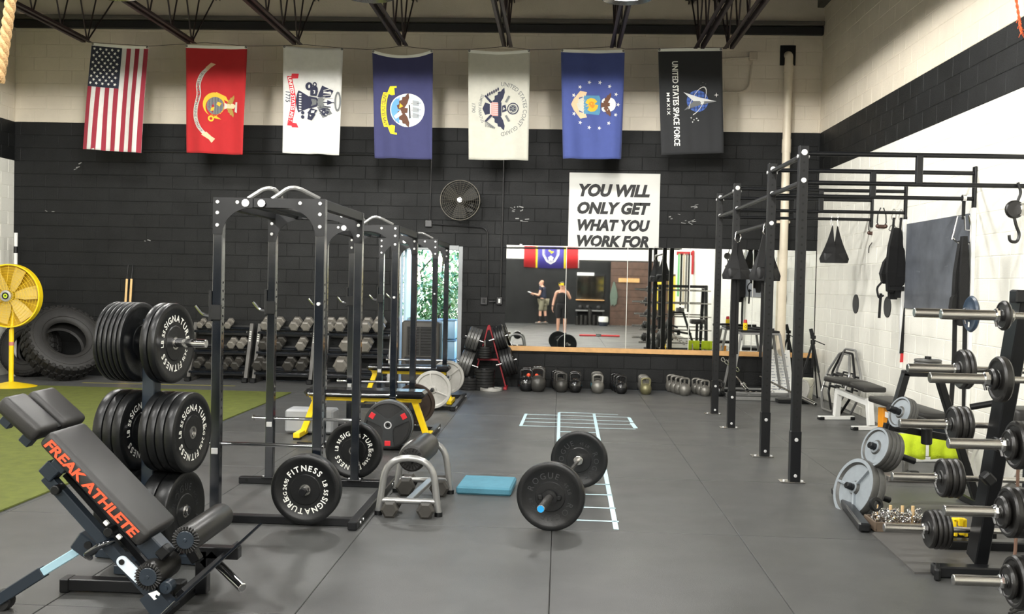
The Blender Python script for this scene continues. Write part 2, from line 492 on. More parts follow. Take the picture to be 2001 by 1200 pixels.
lay_wall(wl, (XL, YB, 0), (0, 1, 0), D - YB, DECK - 0.02, lambda u, z: -u, [], paint_side, 0.15, limit=54)
wf = backing('wall_front', [((XL - T, YB - T, 0), (XR + T, YB, 2.55), BLACK_BLOCK), ((XL - T, YB - T, 2.55), (XR + T, YB, DECK), WHITE_BLOCK)])

# door 1 : open doorway to the garden
d1 = tag(thing('door_1', None, None, (DOOR_X0, D, 0)), kind='structure')
FRAME = mat('grey_door_frame', rgb(150, 154, 156), 0.4)
for nm, c0, c1 in (('door_jamb', (DOOR_X0 - 0.015, D - 0.02, 0), (DOOR_X0 + 0.05, D + T, DOOR_H)), ('door_jamb', (DOOR_X1 - 0.05, D - 0.02, 0), (DOOR_X1 + 0.015, D + T, DOOR_H)),
                   ('door_head', (DOOR_X0 + 0.05, D - 0.02, DOOR_H - 0.06), (DOOR_X1 - 0.05, D + T, DOOR_H + 0.015)), ('door_sill', (DOOR_X0, D + 0.02, -0.02), (DOOR_X1, D + T + .1, 0.012))):
    q = B(); q.box([(c0[i] + c1[i]) / 2 for i in range(3)], [c1[i] - c0[i] for i in range(3)], bev=0.004)
    part(nm, q, FRAME, d1, world=True)
q = B(); q.box((DOOR_X0 + 0.085, D + 0.66, 1.06), (0.045, 0.94, 2.08), bev=0.004)
part('door_leaf', q, mat('pale_blue_door', rgb(196, 222, 230), 0.45, var=0.03), d1, world=True, label='pale blue door leaf swung open outwards')
q = B(); q.box((DOOR_X0 + 0.118, D + 0.55, 1.0), (0.03, 0.5, 0.05), bev=0.008)
part('push_bar', q, STEEL, d1, world=True)

# roof : corrugated deck on bar joists
q = B(); y = YB - 0.1; ysz = []
while y < D + 0.1:
    ysz += [(y, 0.0), (y + 0.07, 0.0), (y + 0.09, 0.045), (y + 0.15, 0.045), (y + 0.17, 0.0)]; y += 0.17
vs = []; fs = []
for (yy, dz) in ysz: vs += [(XL - .1, yy, DECK + dz), (XR + .1, yy, DECK + dz)]
for i in range(len(ysz) - 1): fs.append((2 * i, 2 * i + 1, 2 * i + 3, 2 * i + 2))
q.add(vs, fs, False); q.box(((XL + XR) / 2, (YB + D) / 2, DECK + .15), (XR - XL + .4, D - YB + .4, .1))
tag(part('ceiling', q, DARK_DECK), kind='structure')
q = B(); q.box(((XL + XR) / 2, D - 0.04, TOP + 0.06), (XR - XL - .02, 0.07, 0.12), bev=0.005); tag(part('trim_1', q, DARK_STEEL), kind='structure')
q = B(); q.box(((XL + XR) / 2, D - 0.07, TOP + 0.16), (XR - XL - .02, 0.13, 0.06), bev=0.005); tag(part('trim_2', q, PALE_STEEL), kind='structure')
q = B(); q.box((XR - 0.05, (YB + D) / 2, DECK - 0.06), (0.10, D - YB - .02, 0.12), bev=0.005); tag(part('trim_3', q, PALE_STEEL), kind='structure')
JZ = 4.97; JT = DECK - 0.03
_web = None
joist_spec = [(-6.96, 'over the striped flag'), (-5.41, 'over the red flag'), (-3.86, 'over the white flag with a red ribbon'), (-2.33, 'over the navy blue flag'), (-0.83, 'over the plain pale flag'),
              (0.70, 'over the mid blue flag'), (1.88, 'over the left part of the black flag'), (2.29, 'at the right corner of the black flag')]
for jx, where in joist_spec:
    t = thing('roof_joist', 'reddish brown steel bar joist ending ' + where, 'joist', (jx, 14.3, JZ), 0, 'bar joists under the roof deck')
    q = B()
    for s in (-1, 1): q.box((s * 0.028, -(14.3 - YB) / 2, 0.03), (0.012, 14.3 - YB, 0.06)); q.box((s * 0.05, -(14.3 - YB) / 2, 0.004), (0.05, 14.3 - YB, 0.008))
    part('bottom_chord', q, JOIST, t)
    q = B()
    for s in (-1, 1): q.box((s * 0.03, (D - YB) / 2 - (14.3 - YB) + .0, JT - JZ - 0.03), (0.012, D - YB - .04, 0.06)); q.box((s * 0.055, (D - YB) / 2 - (14.3 - YB), JT - JZ), (0.06, D - YB - .04, 0.008))
    part('top_chord', q, JOIST, t)
    hz = JT - JZ - 0.03
    if _web is None:
        _web = []
        for dy in (0.36, -0.36, 0.95):
            w_ = B(); w_.cyl((0, 0, 0.02), (0, dy, hz), 0.012, n=6); _web.append(w_.mesh('web_bar', JOIST))
    o = part('web_bar', _web[2], None, t)
    for k in range(16):
        o = part('web_bar', _web[0], None, t); o.location = (0, -0.75 * k, 0)
        o = part('web_bar', _web[1], None, t); o.location = (0, -0.75 * k, 0)
for i, yy in enumerate((13.2, 9.0, 5.0)):
    q = B(); q.cyl((XL, yy, JT - 0.10), (XR, yy, JT - 0.10), 0.016, n=6); tag(part('trim_%d' % (4 + i), q, DARK_STEEL), kind='structure')

# high bay lamps on the lamp grid (each with its own area light set at the top of the script)
GLOW = mat('lit_lamp_lens', (1.0, 0.97, 0.9), emit=14.0)
HOUSING = mat('lamp_housing', rgb(60, 60, 62), 0.4, 0.5)
lamp0 = None
for ix, lx in enumerate(LAMP_X):
    for iy, ly in enumerate(LAMP_Y):
        if iy > 1: continue
        lab = ['leftmost', 'middle', 'rightmost'][ix] + ' round high bay lamp hanging from the roof, ' + ('row nearest the flags' if iy == 0 else 'row above the racks')
        if lamp0 is None:
            lamp0 = thing('high_bay_lamp', lab, 'lamp', (lx, ly, LAMP_Z), 0, 'high bay lamps')
            q = B(); q.lathe([(0.05, 0.30), (0.12, 0.30), (0.13, 0.12), (0.14, 0.10)], n=20, caps=True); part('housing', q, HOUSING, lamp0)
            q = B(); q.lathe([(0.14, 0.10), (0.29, 0.0), (0.285, -0.005), (0.13, 0.09)], n=24, closed=True); part('reflector', q, STEEL, lamp0)
            q = B(); q.lathe([(0.002, 0.03), (0.24, 0.03), (0.24, 0.045), (0.002, 0.045)], n=20, closed=True); part('lens', q, GLOW, lamp0)
            q = B(); q.cyl((0, 0, 0.3), (0, 0, DECK - LAMP_Z), 0.008, n=6); part('hanger', q, DARK_STEEL, lamp0)
        else: dup(lamp0, (lx, ly, LAMP_Z), label=lab)

# conduits, boxes and the down pipe ---------------------------------
def pipe_run(name, label, cat, pts, r, m, rad=0.06):
    return tag(part(name, B().tube(rounded(pts, rad), r, 8), m), label, cat)
BLACK_PIPE = mat('black_painted_pipe', rgb(34, 34, 35), 0.35)
yc = D - 0.025
def W(px, py, y=yc): return atY(px, py, y)
pipe_run('conduit', 'thin black conduit running level under the red and white flags', 'conduit', [W(280, 296), W(740, 303)], 0.011, BLACK_PIPE)
pipe_run('conduit', 'black conduit dropping from the navy flag to the box beside the wall fan', 'conduit', [W(843, 306), W(840, 431)], 0.010, BLACK_PIPE)
pipe_run('conduit', 'black conduit bending from the box left of the wall fan down to a socket', 'conduit', [W(845, 438), W(953, 445), W(952, 580)], 0.012, BLACK_PIPE, 0.12)
pipe_run('conduit', 'black conduit dropping from the pale flag to the switch beside the mirror', 'conduit', [W(985, 312), W(978, 580)], 0.014, BLACK_PIPE)
pipe_run('conduit', 'short level black conduit between the socket and the switch by the mirror', 'conduit', [W(956, 590), W(968, 590)], 0.010, BLACK_PIPE)
CREAM_PIPE = mat('cream_painted_conduit', rgb(196, 186, 168), 0.45)
pipe_run('conduit', 'cream conduit crossing the upper wall behind the pale and blue flags then turning up', 'conduit', [W(1000, 176), W(1462, 180), W(1470, 122)], 0.012, CREAM_PIPE, 0.16)
pipe_run('conduit', 'cream conduit slanting from the upper wall box to behind the black flag', 'conduit', [W(1465, 112), W(1330, 119)], 0.011, CREAM_PIPE)
def wall_box(name, label, cat, px, py, w, h, m, d=0.05):
    p = atY(px, py, D); q = B(); q.box((p.x, D - d / 2, p.z), (w, d, h), bev=0.008); return tag(part(name, q, m), label, cat)
wall_box('junction_box', 'black junction box at the left of the wall fan', 'junction box', 838, 437, 0.11, 0.11, BLACK_PIPE)
wall_box('junction_box', 'cream junction box high on the wall beside the black flag', 'junction box', 1471, 110, 0.12, 0.12, CREAM_PIPE)
def faced_box(name, label, cat, px, py, face_m, w=.09, h=.12):
    p = atY(px, py, D); t = thing(name, label, cat, (p.x, D, p.z))
    q = B(); q.box((0, -0.02, 0), (w, .04, h), bev=0.006); part('housing', q, BLACK_PIPE, t)
    q = B(); q.box((0, -0.043, 0), (w * .35, .008, h * .55), bev=0.003); part('face', q, face_m, t)
    return t
faced_box('wall_socket', 'black wall socket left of the light switch', 'socket', 946, 588, BLACK_SATIN, .11, .12)
faced_box('light_switch', 'black wall switch with a white toggle beside the mirror', 'switch', 976, 588, WHITE_PAINT)
p0, p1 = atY(1541, 108, D - .09), atY(1524, 770, D - .09)
t = thing('down_pipe', 'cream plastic down pipe running down the back wall near the corner', 'pipe', (p1.x, D - .09, 0))
px_ = (p0.x + p1.x) / 2
q = B(); q.cyl((px_, D - .09, 0.0), (px_, D - .09, 4.86), 0.062, n=18); part('pipe', q, PVC, t, world=True)
q = B(); q.tube(rounded([(px_, D - .09, 4.84), (px_, D - .09, 5.12), (px_, D - .012, 5.14)], .08), 0.062, 16); part('elbow', q, PVC, t, world=True)
for z, l in ((3.66, .2), (4.86, .12)):
    q = B(); q.cyl((px_, D - .09, z), (px_, D - .09, z + l), 0.069, n=18); part('collar', q, PVC, t, world=True)
q = B(); q.box((px_, D - 0.02, 2.62), (0.20, 0.04, 0.04), bev=.004); part('bracket', q, PVC, t, world=True)
q = B(); q.box((px_, D - .004, 5.14), (0.23, 0.03, 0.30), bev=.002); tag(part('pipe_recess', q, mat('recess_black', rgb(18, 18, 18), .9)), 'dark square wall opening the down pipe leaves through', 'opening')
# ------------------------------------------------------------------ turf and marks on the floor
q = B(); x0, x1, y0, y1 = XL + 0.03, -3.72, -1.0, 13.75
q.add([(x0, y0, 0.002), (x1, y0, 0.002), (x1, y1, 0.002), (x0, y1, 0.002), (x0, y0, 0.014), (x1, y0, 0.014), (x1, y1, 0.014), (x0, y1, 0.014)],
      [(4, 5, 6, 7), (0, 1, 5, 4), (1, 2, 6, 5), (2, 3, 7, 6), (3, 0, 4, 7)], False)
tag(part('turf_strip', q, TURF), 'green artificial turf strip on the left of the rubber floor', 'turf', kind='stuff')
def strip(x0, y0, x1, y1, w, parent, m=TAPE, name='tape_strip', z=0.0015, h=0.001):
    a = Vector((x0, y0, 0)); c = Vector((x1, y1, 0)); q = B(); q.beam(a + Vector((0, 0, z)), c + Vector((0, 0, z)), w, h, bev=0)
    return part(name, q, m, parent, world=True)
t = thing('floor_line', 'thin yellow line along the back wall behind the turf', 'line', (-5.8, 14.35, 0))
strip(-7.0, 14.35, -4.75, 14.45, 0.03, t, mat('dull_yellow_line', rgb(176, 168, 60), .7), 'line')
t = thing('agility_ladder', 'pale blue taped agility ladder with side boxes on the rubber floor', 'floor ladder', (0.2, 9, 0))
RX0, RX1 = 0.02, 0.435
strip(RX0, 12.45, RX0 - .01, 6.62, 0.035, t); strip(RX1 + .02, 12.45, RX1 - .03, 6.58, 0.035, t)
for yy in (12.47, 10.85, 10.45, 10.05, 9.65, 9.25, 8.85, 8.45, 8.05, 7.65, 7.2, 6.8): strip(RX0, yy, RX1, yy, 0.03, t)
for yy in (12.2, 11.85, 11.55, 11.22): strip(-.40, yy, .88, yy - .02, 0.022, t)
strip(RX1, 12.43, .75, 12.40, .018, t)
strip(-.385, 12.25, -.41, 11.2, .035, t); strip(.87, 12.15, .875, 11.75, .04, t); strip(.87, 11.68, .885, 11.28, .05, t)

# ------------------------------------------------------------------ hanging flags
def circ(x, y, r, n=24, ry=None, a0=0, a1=2 * PI):
    ry = r if ry is None else ry
    full = abs(a1 - a0 - 2 * PI) < 1e-6
    return [(x + r * math.cos(a0 + (a1 - a0) * i / n), y + ry * math.sin(a0 + (a1 - a0) * i / n)) for i in range(n if full else n + 1)]
def star(x, y, r, rot=PI / 2, k=5, inner=0.4):
    return [(x + (r if i % 2 == 0 else r * inner) * math.cos(rot + PI * i / k), y + (r if i % 2 == 0 else r * inner) * math.sin(rot + PI * i / k)) for i in range(2 * k)]
class Flag:
    """cloth hung by its hoist; u = distance down from the header (0..1), v = 0 left edge .. 1 right edge"""
    def __init__(s, name, label, tl, tr, bl, br, cloth, sag=0.0, fold=0.02, header=True, creases=0, Y=14.45):
        s.P = [atY(*p, Y) for p in (tl, tr, bl, br)]
        s.sag, s.fold, s.Y = sag, fold, Y
        s.ph = random.random() * 6; s.cr = creases
        s.L = ((s.P[0] - s.P[2]).length + (s.P[1] - s.P[3]).length) / 2; s.Wd = (s.P[0] - s.P[1]).length
        top = (s.P[0] + s.P[1]) / 2
        s.t = thing('flag', label, 'flag', (top.x, Y, top.z), 0, 'flags hung along the back wall')
        nu, nv = 40, 24; q = B(); vs = [s.pos(i / nu, j / nv) for i in range(nu + 1) for j in range(nv + 1)]
        fs = [(i * (nv + 1) + j, i * (nv + 1) + j + 1, (i + 1) * (nv + 1) + j + 1, (i + 1) * (nv + 1) + j) for i in range(nu) for j in range(nv)]
        q.add(vs, fs, True)
        ob = part('cloth', q, cloth, s.t, world=True); sm = ob.modifiers.new('thickness', 'SOLIDIFY'); sm.thickness = 0.002; sm.offset = -1
        if header:
            q = B(); vs = []; n = 20
            for j in range(n + 1):
                for u, o in ((-0.001, .005), (0.026, .005), (0.026, -.006), (-0.001, -.006)):
                    p = s.pos(u, j / n); vs.append((p.x, p.y - o, p.z))
            fs = [(4 * j + k, 4 * j + (k + 1) % 4, 4 * j + 4 + (k + 1) % 4, 4 * j + 4 + k) for j in range(n) for k in range(4)] + [(0, 1, 2, 3), (4 * n + 3, 4 * n + 2, 4 * n + 1, 4 * n)]
            q.add(vs, fs, False); part('header_band', q, WHITE_PRINT, s.t, world=True)
        q = B()
        for v in (0.02, 0.98):
            p = s.pos(0.012, v); q.lathe([(.006, -.004), (.016, -.004), (.016, .004), (.006, .004)], p + Vector((0, -.008, 0)), (0, 1, 0), 10, closed=True)
        part('grommet', q, STEEL, s.t, world=True)
        s.layer = 0; s.prints = {}
    def pos(s, u, v, out=0.0):
        a, b, c, d = s.P
        p = (a * (1 - v) + b * v) * (1 - u) + (c * (1 - v) + d * v) * u
        p.z -= s.sag * 4 * v * (1 - v) * (1 - u)
        f = s.fold * (0.25 + 0.75 * u)
        w = math.sin(v * 9.0 + s.ph + u * 1.3) * .6 + math.sin(v * 17 + s.ph * 2 - u * 2.0) * .4
        p.y += f * w + 0.012 * math.sin(u * 5 + s.ph)
        if s.cr:
            k = abs(((v * 6.0) % 1) - .5) * 2; k2 = abs(((u * 9.0) % 1) - .5) * 2
            p.y += s.cr * (k ** 6 + k2 ** 6) * min(1, max(0, u - .35) * 2.5)
        p.y -= out
        return p
    # drawing in flag coordinates: x along the fly (m from the hoist), y up from the lower edge (flag's own landscape view)
    def xy(s, x, y, lift): return s.pos(x / s.L, y / s.Wd, 0.003 + lift + s.cr * .7)
    def poly(s, pts, m, dense=0.05):
        s.layer += 1; lift = 0.0004 * s.layer
        bm = bmesh.new(); vs = [bm.verts.new((x, y, 0)) for x, y in pts]
        try: bm.faces.new(vs)
        except ValueError: bm.free(); return
        bmesh.ops.triangulate(bm, faces=bm.faces[:])
        for _ in range(4):
            long = [e for e in bm.edges if e.calc_length() > dense * 1.6]
            if not long: break
            bmesh.ops.subdivide_edges(bm, edges=long, cuts=1); bmesh.ops.triangulate(bm, faces=bm.faces[:])
        bm.verts.index_update()
        q = s.prints.setdefault(m.name, (B(), m))[0]
        q.add([s.xy(v.co.x, v.co.y, lift) for v in bm.verts], [[v.index for v in f.verts] for f in bm.faces], False)
        bm.free()
    def text(s, txt, fn, size, m, bold=0.0):
        """fn(dx, dy) -> flag point for a letter offset along / above the baseline"""
        s.layer += 1; lift = 0.0004 * s.layer
        q = s.prints.setdefault(m.name, (B(), m))[0]
        return glyph_add(q, txt, lambda x, y: s.xy(*fn(x, y), lift), size, bold)
    def line_text(s, txt, cx, y, size, m, width=None, bold=0.0):
        w = glyphs(txt, bold)[2] * size; k = (width / w) if width else 1.0
        x0 = cx - w * k / 2
        s.text(txt, lambda dx, dy: (x0 + dx * k, y + dy), size, m, bold)
    def arc_text(s, txt, cx, cy, r, a_mid, span, size, m, inward=False, bold=0.0, sq=1.0):
        w = glyphs(txt, bold)[2] * size
        if inward: f = lambda dx, dy: (cx + (r - dy) * math.cos(a_mid - span / 2 + span * dx / w) * sq, cy + (r - dy) * math.sin(a_mid - span / 2 + span * dx / w))
        else: f = lambda dx, dy: (cx + (r + dy) * math.cos(a_mid + span / 2 - span * dx / w) * sq, cy + (r + dy) * math.sin(a_mid + span / 2 - span * dx / w))
        s.text(txt, f, size, m, bold)
    def done(s, names=None):
        for k, (q, m) in s.prints.items():
            part((names or {}).get(k, 'printed_emblem'), q, m, s.t, world=True)
def cloth(name, r, g, b, v=0.05): return mat(name, rgb(r, g, b), 0.85, var=v, vscale=12, sheen=0.1)
C_WHITE = cloth('flag_white', 204, 203, 198); C_RED = cloth('flag_red', 164, 22, 26); C_OLDRED = cloth('flag_stripe_red', 140, 36, 52)
C_NAVY = cloth('flag_navy', 52, 54, 94); C_BLUE = cloth('flag_blue', 62, 75, 134); C_PALE = cloth('flag_pale', 182, 180, 168)
C_BLACK = cloth('flag_black', 34, 35, 37); C_UNION = cloth('flag_union_blue', 34, 38, 52)
INK = cloth('ink_navy', 38, 40, 62); INKBLK = cloth('ink_black', 26, 26, 30); GOLD = cloth('ink_gold', 214, 168, 44); BRIGHT = cloth('ink_yellow', 240, 216, 40)
SILV = cloth('ink_silver', 206, 208, 206); BROWN = cloth('ink_brown', 92, 60, 44); SKYB = cloth('ink_sky', 96, 150, 196); TEALB = cloth('ink_teal', 76, 130, 160)
TAN = cloth('ink_tan', 206, 176, 140); ORBLUE = cloth('ink_globe', 66, 96, 168); GREYI = cloth('ink_grey', 104, 106, 106); CRIM = cloth('ink_red', 200, 40, 52); PINK = cloth('ink_stripe', 206, 120, 112)

# striped flag: stripes run down the cloth, the star field is at its upper left
F = Flag('us', 'red and white striped flag with a dark blue star field at its upper left', (179, 83), (290, 90), (161, 291), (276, 299), C_WHITE, 0.015, 0.035)
Lf, Wf = F.L, F.Wd
for k in range(0, 13, 2):                    # red stripes 0,2,..12 counted from the left edge
    a, c = k / 13 * Wf, (k + 1) / 13 * Wf
    F.poly([(0.04 if k > 6 else 0.41 * Lf, a), (Lf, a), (Lf, c), (0.04 if k > 6 else 0.41 * Lf, c)], C_OLDRED); F.done({'flag_stripe_red': 'red_stripe'}); F.prints = {}
F.poly([(0.04, 0), (0.41 * Lf, 0), (0.41 * Lf, 7 / 13 * Wf), (0.04, 7 / 13 * Wf)], C_UNION)
for i in range(11):
    for j in range(5 if i % 2 == 0 else 4):
        F.poly(star(0.04 + (i + 0.8) * (0.41 * Lf - 0.04) / 11.8, (j + .55 + (.5 if i % 2 else 0)) * 7 / 13 * Wf / 5.1, 0.026), WHITE_PRINT)
F.done({'flag_union_blue': 'star_field', 'white_print': 'stars'})

def ribbon_poly(fn, x0, x1, h, n=24):
    top = [(x0 + (x1 - x0) * i / n, fn((x0 + (x1 - x0) * i / n)) + h / 2) for i in range(n + 1)]
    return top + [(x, y - h) for x, y in reversed(top)]
def wing(F, cx, cy, sgn, s, m, n=6):            # feathered wing outline
    pts = [(0, 0.0), (0.10, 0.10), (0.26, 0.20), (0.46, 0.26), (0.62, 0.24), (0.56, 0.16), (0.50, 0.12), (0.48, 0.02), (0.38, 0.0), (0.34, -0.10), (0.22, -0.10), (0.16, -0.18), (0.04, -0.14)]
    F.poly([(cx + sgn * x * s, cy + y * s) for x, y in pts], m)

# red flag with globe and ribbon (scarlet field)
F = Flag('mc', 'red flag with a grey and gold globe emblem and a pale lettered ribbon', (362, 87), (483, 90), (364, 298), (476, 303), C_RED, 0.01, 0.04)
L, Wd = F.L, F.Wd
rc = L * 0.50
def spline(pts):
    def f(x):
        n = len(pts)
        if x <= pts[0][0]: return pts[0][1]
        for i in range(n - 1):
            if x <= pts[i + 1][0]:
                t = (x - pts[i][0]) / (pts[i + 1][0] - pts[i][0]); p0, p1, p2, p3 = [pts[min(max(k, 0), n - 1)][1] for k in (i - 1, i, i + 1, i + 2)]
                return .5 * (2 * p1 + (p2 - p0) * t + (2 * p0 - 5 * p1 + 4 * p2 - p3) * t * t + (3 * p1 - p0 - 3 * p2 + p3) * t ** 3)
        return pts[-1][1]
    return f
_rs = spline([(.18, .40), (.26, .28), (.36, .215), (.46, .225), (.58, .175), (.68, .175), (.76, .235), (.82, .33), (.86, .41)])
rib = lambda x: Wd * _rs(x / L)
rc = L * .52
F.poly(ribbon_poly(rib, L * .20, L * .84, 0.072, 40), C_PALE)
F.poly([(L * .17, Wd * .50), (L * .155, Wd * .42), (L * .20, Wd * .33), (L * .235, Wd * .36), (L * .20, Wd * .42)], TAN)
F.poly([(L * .90, Wd * .44), (L * .86, Wd * .50), (L * .84, Wd * .44), (L * .80, Wd * .36), (L * .83, Wd * .28), (L * .87, Wd * .40)], TAN)
w = L * .56
F.text('UNITED STATES MARINE CORPS', lambda dx, dy: (rc - w / 2 + dx * w / (glyphs('UNITED STATES MARINE CORPS', .012)[2] * .062), rib(rc - w / 2 + dx * w / (glyphs('UNITED STATES MARINE CORPS', .012)[2] * .062)) - .022 + dy), .062, GREYI, .012)
ex, ey = L * .555, Wd * .50
F.poly(circ(ex - .02, ey - .02, .175, 28, .165), GOLD); F.poly(circ(ex + .02, ey + .0, .150, 28, .145), C_RED)
F.poly([(ex - .2, ey + .02), (ex - .14, ey + .16), (ex - .06, ey + .2), (ex - .13, ey + .05), (ex - .15, ey - .1)], GOLD)
F.poly(circ(ex, ey, .130, 28), GREYI)
for k in (-.09, -.045, 0, .045, .09):
    hh = math.sqrt(max(.001, .125 ** 2 - k * k)); F.poly([(ex - hh, ey + k - .003), (ex + hh, ey + k - .003), (ex + hh, ey + k + .003), (ex - hh, ey + k + .003)], INK)
F.poly([(ex - .04, ey + .10), (ex - .06, ey + .04), (ex - .02, ey + .02), (ex + .01, ey + .07)], GOLD); F.poly([(ex + .02, ey - .01), (ex + .07, ey - .02), (ex + .08, ey - .07), (ex + .03, ey - .06)], GOLD)
F.poly([(ex - .05, ey + .14), (ex + .05, ey + .14), (ex + .02, ey + .20), (ex - .02, ey + .20)], C_PALE)
EAGLE = cloth('ink_old_gold', 150, 122, 54); wing(F, ex, ey + .22, 1, .26, EAGLE); wing(F, ex, ey + .22, -1, .26, EAGLE)
F.poly([(ex - .03, ey + .18), (ex + .03, ey + .18), (ex + .035, ey + .28), (ex - .005, ey + .32), (ex - .04, ey + .27)], TAN)
F.poly([(ex - .06, ey + .31), (ex + .08, ey + .30), (ex + .10, ey + .34), (ex - .06, ey + .34)], C_PALE)
F.poly(circ(ex + .19, ey - .06, .045, 16), GOLD); F.poly(circ(ex + .19, ey - .06, .022, 12), C_RED); F.poly([(ex + .1, ey + .09), (ex + .18, ey - .04), (ex + .2, ey + .1), (ex + .15, ey + .02)], GOLD)
F.done()

# white flag with red ribbon and dark shield of arms
F = Flag('army', 'white flag with a dark blue arms emblem and a red lettered ribbon', (554, 89), (671, 94), (553, 299), (662, 303), C_WHITE, 0.02, 0.05, header=False)
L, Wd = F.L, F.Wd; rc = L * .505
rib = lambda x: Wd * (0.145 + 0.035 * math.cos((x - rc) / (L * .22) * 2.6))
F.poly(ribbon_poly(rib, rc - L * .225, rc + L * .235, 0.075), CRIM)
F.poly([(rc - L * .255, rib(rc - L * .2) + .13), (rc - L * .25, rib(rc - L * .2) + .03), (rc - L * .2, rib(rc - L * .2) + .01), (rc - L * .21, rib(rc - L * .2) + .12)], CRIM)
F.poly([(rc + L * .25, rib(rc + L * .2) + .13), (rc + L * .25, rib(rc + L * .2) + .03), (rc + L * .2, rib(rc + L * .2) - .01), (rc + L * .21, rib(rc + L * .2) + .10)], CRIM)
w = L * .43; tx = 'UNITED STATES ARMY'; tw = glyphs(tx, .02)[2] * .072
F.text(tx, lambda dx, dy: (rc - w / 2 + dx * w / tw, rib(rc - w / 2 + dx * w / tw) - .026 + dy), .072, WHITE_PRINT, .02)
F.line_text('1775', L * .475, Wd * .045, .10, INK, width=.15, bold=.01)
ex, ey = L * .51, Wd * .545
def AP(pts, m): F.poly([(ex + (x - ex) * 1.22, ey + (y - ey) * 1.14) for x, y in pts], m)
AP([(ex - .13, ey - .20)] + [(ex - .13 + .26 * i / 10, ey - .22 - .03 * math.sin(PI * i / 10)) for i in range(11)] + [(ex + .06, ey - .06), (ex - .06, ey - .06)], INK)
for k in range(7): AP([(ex - .10 + k * .031, ey - .21), (ex - .085 + k * .031, ey - .21), (ex - .085 + k * .031, ey - .18), (ex - .10 + k * .031, ey - .18)], C_WHITE)
AP([(ex - .075, ey - .08), (ex + .075, ey - .08), (ex + .055, ey + .03), (ex, ey + .08), (ex - .055, ey + .03)], INK); AP([(ex - .045, ey - .05), (ex + .045, ey - .05), (ex + .03, ey + .02), (ex, ey + .05), (ex - .03, ey + .02)], GREYI)
AP([(ex - .06, ey + .04), (ex - .20, ey + .10), (ex - .14, ey + .25), (ex - .05, ey + .20)], INK); AP([(ex - .13, ey + .12), (ex - .12, ey + .22), (ex - .10, ey + .22), (ex - .11, ey + .12)], C_WHITE)
AP([(ex + .06, ey + .04), (ex + .19, ey + .12), (ex + .13, ey + .24), (ex + .04, ey + .16)], GREYI); AP([(ex + .09, ey + .07), (ex + .16, ey + .13), (ex + .12, ey + .2), (ex + .07, ey + .14)], INK)
for k in range(4): AP(circ(ex + .10 + .02 * k, ey + .10 + .03 * k, .011, 8), C_WHITE)
AP([(ex - .006, ey + .06), (ex + .006, ey + .06), (ex + .006, ey + .26), (ex - .006, ey + .26)], INK); AP([(ex - .03, ey + .17), (ex + .03, ey + .17), (ex, ey + .25)], INK)
for c_ in ((ex - .19, ey - .08, .05), (ex - .15, ey - .0, .045), (ex - .21, ey + .0, .03)): AP(circ(c_[0], c_[1], c_[2], 14), INK); AP(circ(c_[0], c_[1], c_[2] * .45, 10), C_WHITE)
for c_ in ((ex + .13, ey - .16), (ex + .18, ey - .16)): AP(circ(c_[0], c_[1], .022, 12), INK)
AP([(ex + .1, ey - .08), (ex + .2, ey - .1), (ex + .22, ey - .04), (ex + .15, ey + .02)], INK); AP(circ(ex + .15, ey - .05, .022, 10), C_WHITE)
for a in range(14):
    t0 = 2 * PI * a / 14; t1 = 2 * PI * (a + 1) / 14
    AP([(ex - .01 + .12 * math.cos(t0), ey + .31 + .045 * math.sin(t0)), (ex - .01 + .12 * math.cos(t1), ey + .31 + .045 * math.sin(t1)), (ex - .01 + .09 * math.cos(t1), ey + .31 + .022 * math.sin(t1)), (ex - .01 + .09 * math.cos(t0), ey + .31 + .022 * math.sin(t0))], GREYI)
AP([(ex - .05, ey + .05), (ex + .05, ey + .05), (ex + .07, ey + .15), (ex, ey + .12), (ex - .07, ey + .15)], GREYI)
AP([(ex - .16, ey - .06), (ex - .08, ey - .06), (ex - .07, ey + .03), (ex - .13, ey + .05), (ex - .18, ey + .01)], INK); AP([(ex - .14, ey - .03), (ex - .10, ey - .03), (ex - .10, ey + .01), (ex - .14, ey + .01)], C_WHITE)
AP([(ex + .07, ey - .05), (ex + .13, ey - .10), (ex + .17, ey - .02), (ex + .10, ey + .05)], INK); AP([(ex + .10, ey - .05), (ex + .13, ey - .05), (ex + .13, ey + .0), (ex + .10, ey + .01)], C_WHITE)
for k in range(5): AP([(ex + .05 + k * .028, ey + .22 - k * .012), (ex + .06 + k * .028, ey + .22 - k * .012), (ex + .05 + k * .022, ey + .08), (ex + .045 + k * .022, ey + .08)], INK)
for k in range(4): AP([(ex - .05 - k * .035, ey + .235 - k * .01), (ex - .06 - k * .035, ey + .235 - k * .01), (ex - .05 - k * .03, ey + .12), (ex - .045 - k * .03, ey + .12)], C_WHITE)
F.done()

# navy flag: round seascape seal with eagle and ship, yellow ribbon
F = Flag('navy', 'navy blue flag with a round ship and eagle seal and a yellow lettered ribbon', (727, 97), (846, 97), (732, 309), (845, 312), C_NAVY, 0.085, 0.045)
L, Wd = F.L, F.Wd; ex, ey = L * .53, Wd * .575; R_ = .255
F.poly(circ(ex, ey, R_, 40), SILV); F.poly(circ(ex, ey, R_ * .95, 40), cloth('ink_seal', 186, 200, 208))
th = [(ex + R_ * .94 * math.cos(a), ey + R_ * .94 * math.sin(a)) for a in [PI * 1.16 + (PI * .68) * i / 16 for i in range(17)]]
F.poly(th, SKYB)
F.poly([(ex - .17, ey + .08), (ex + .14, ey + .08), (ex + .11, ey + .01), (ex - .13, ey + .01)], C_WHITE); F.poly([(ex - .08, ey + .02), (ex + .13, ey + .03), (ex + .12, ey + .05), (ex - .08, ey + .04)], INKBLK)
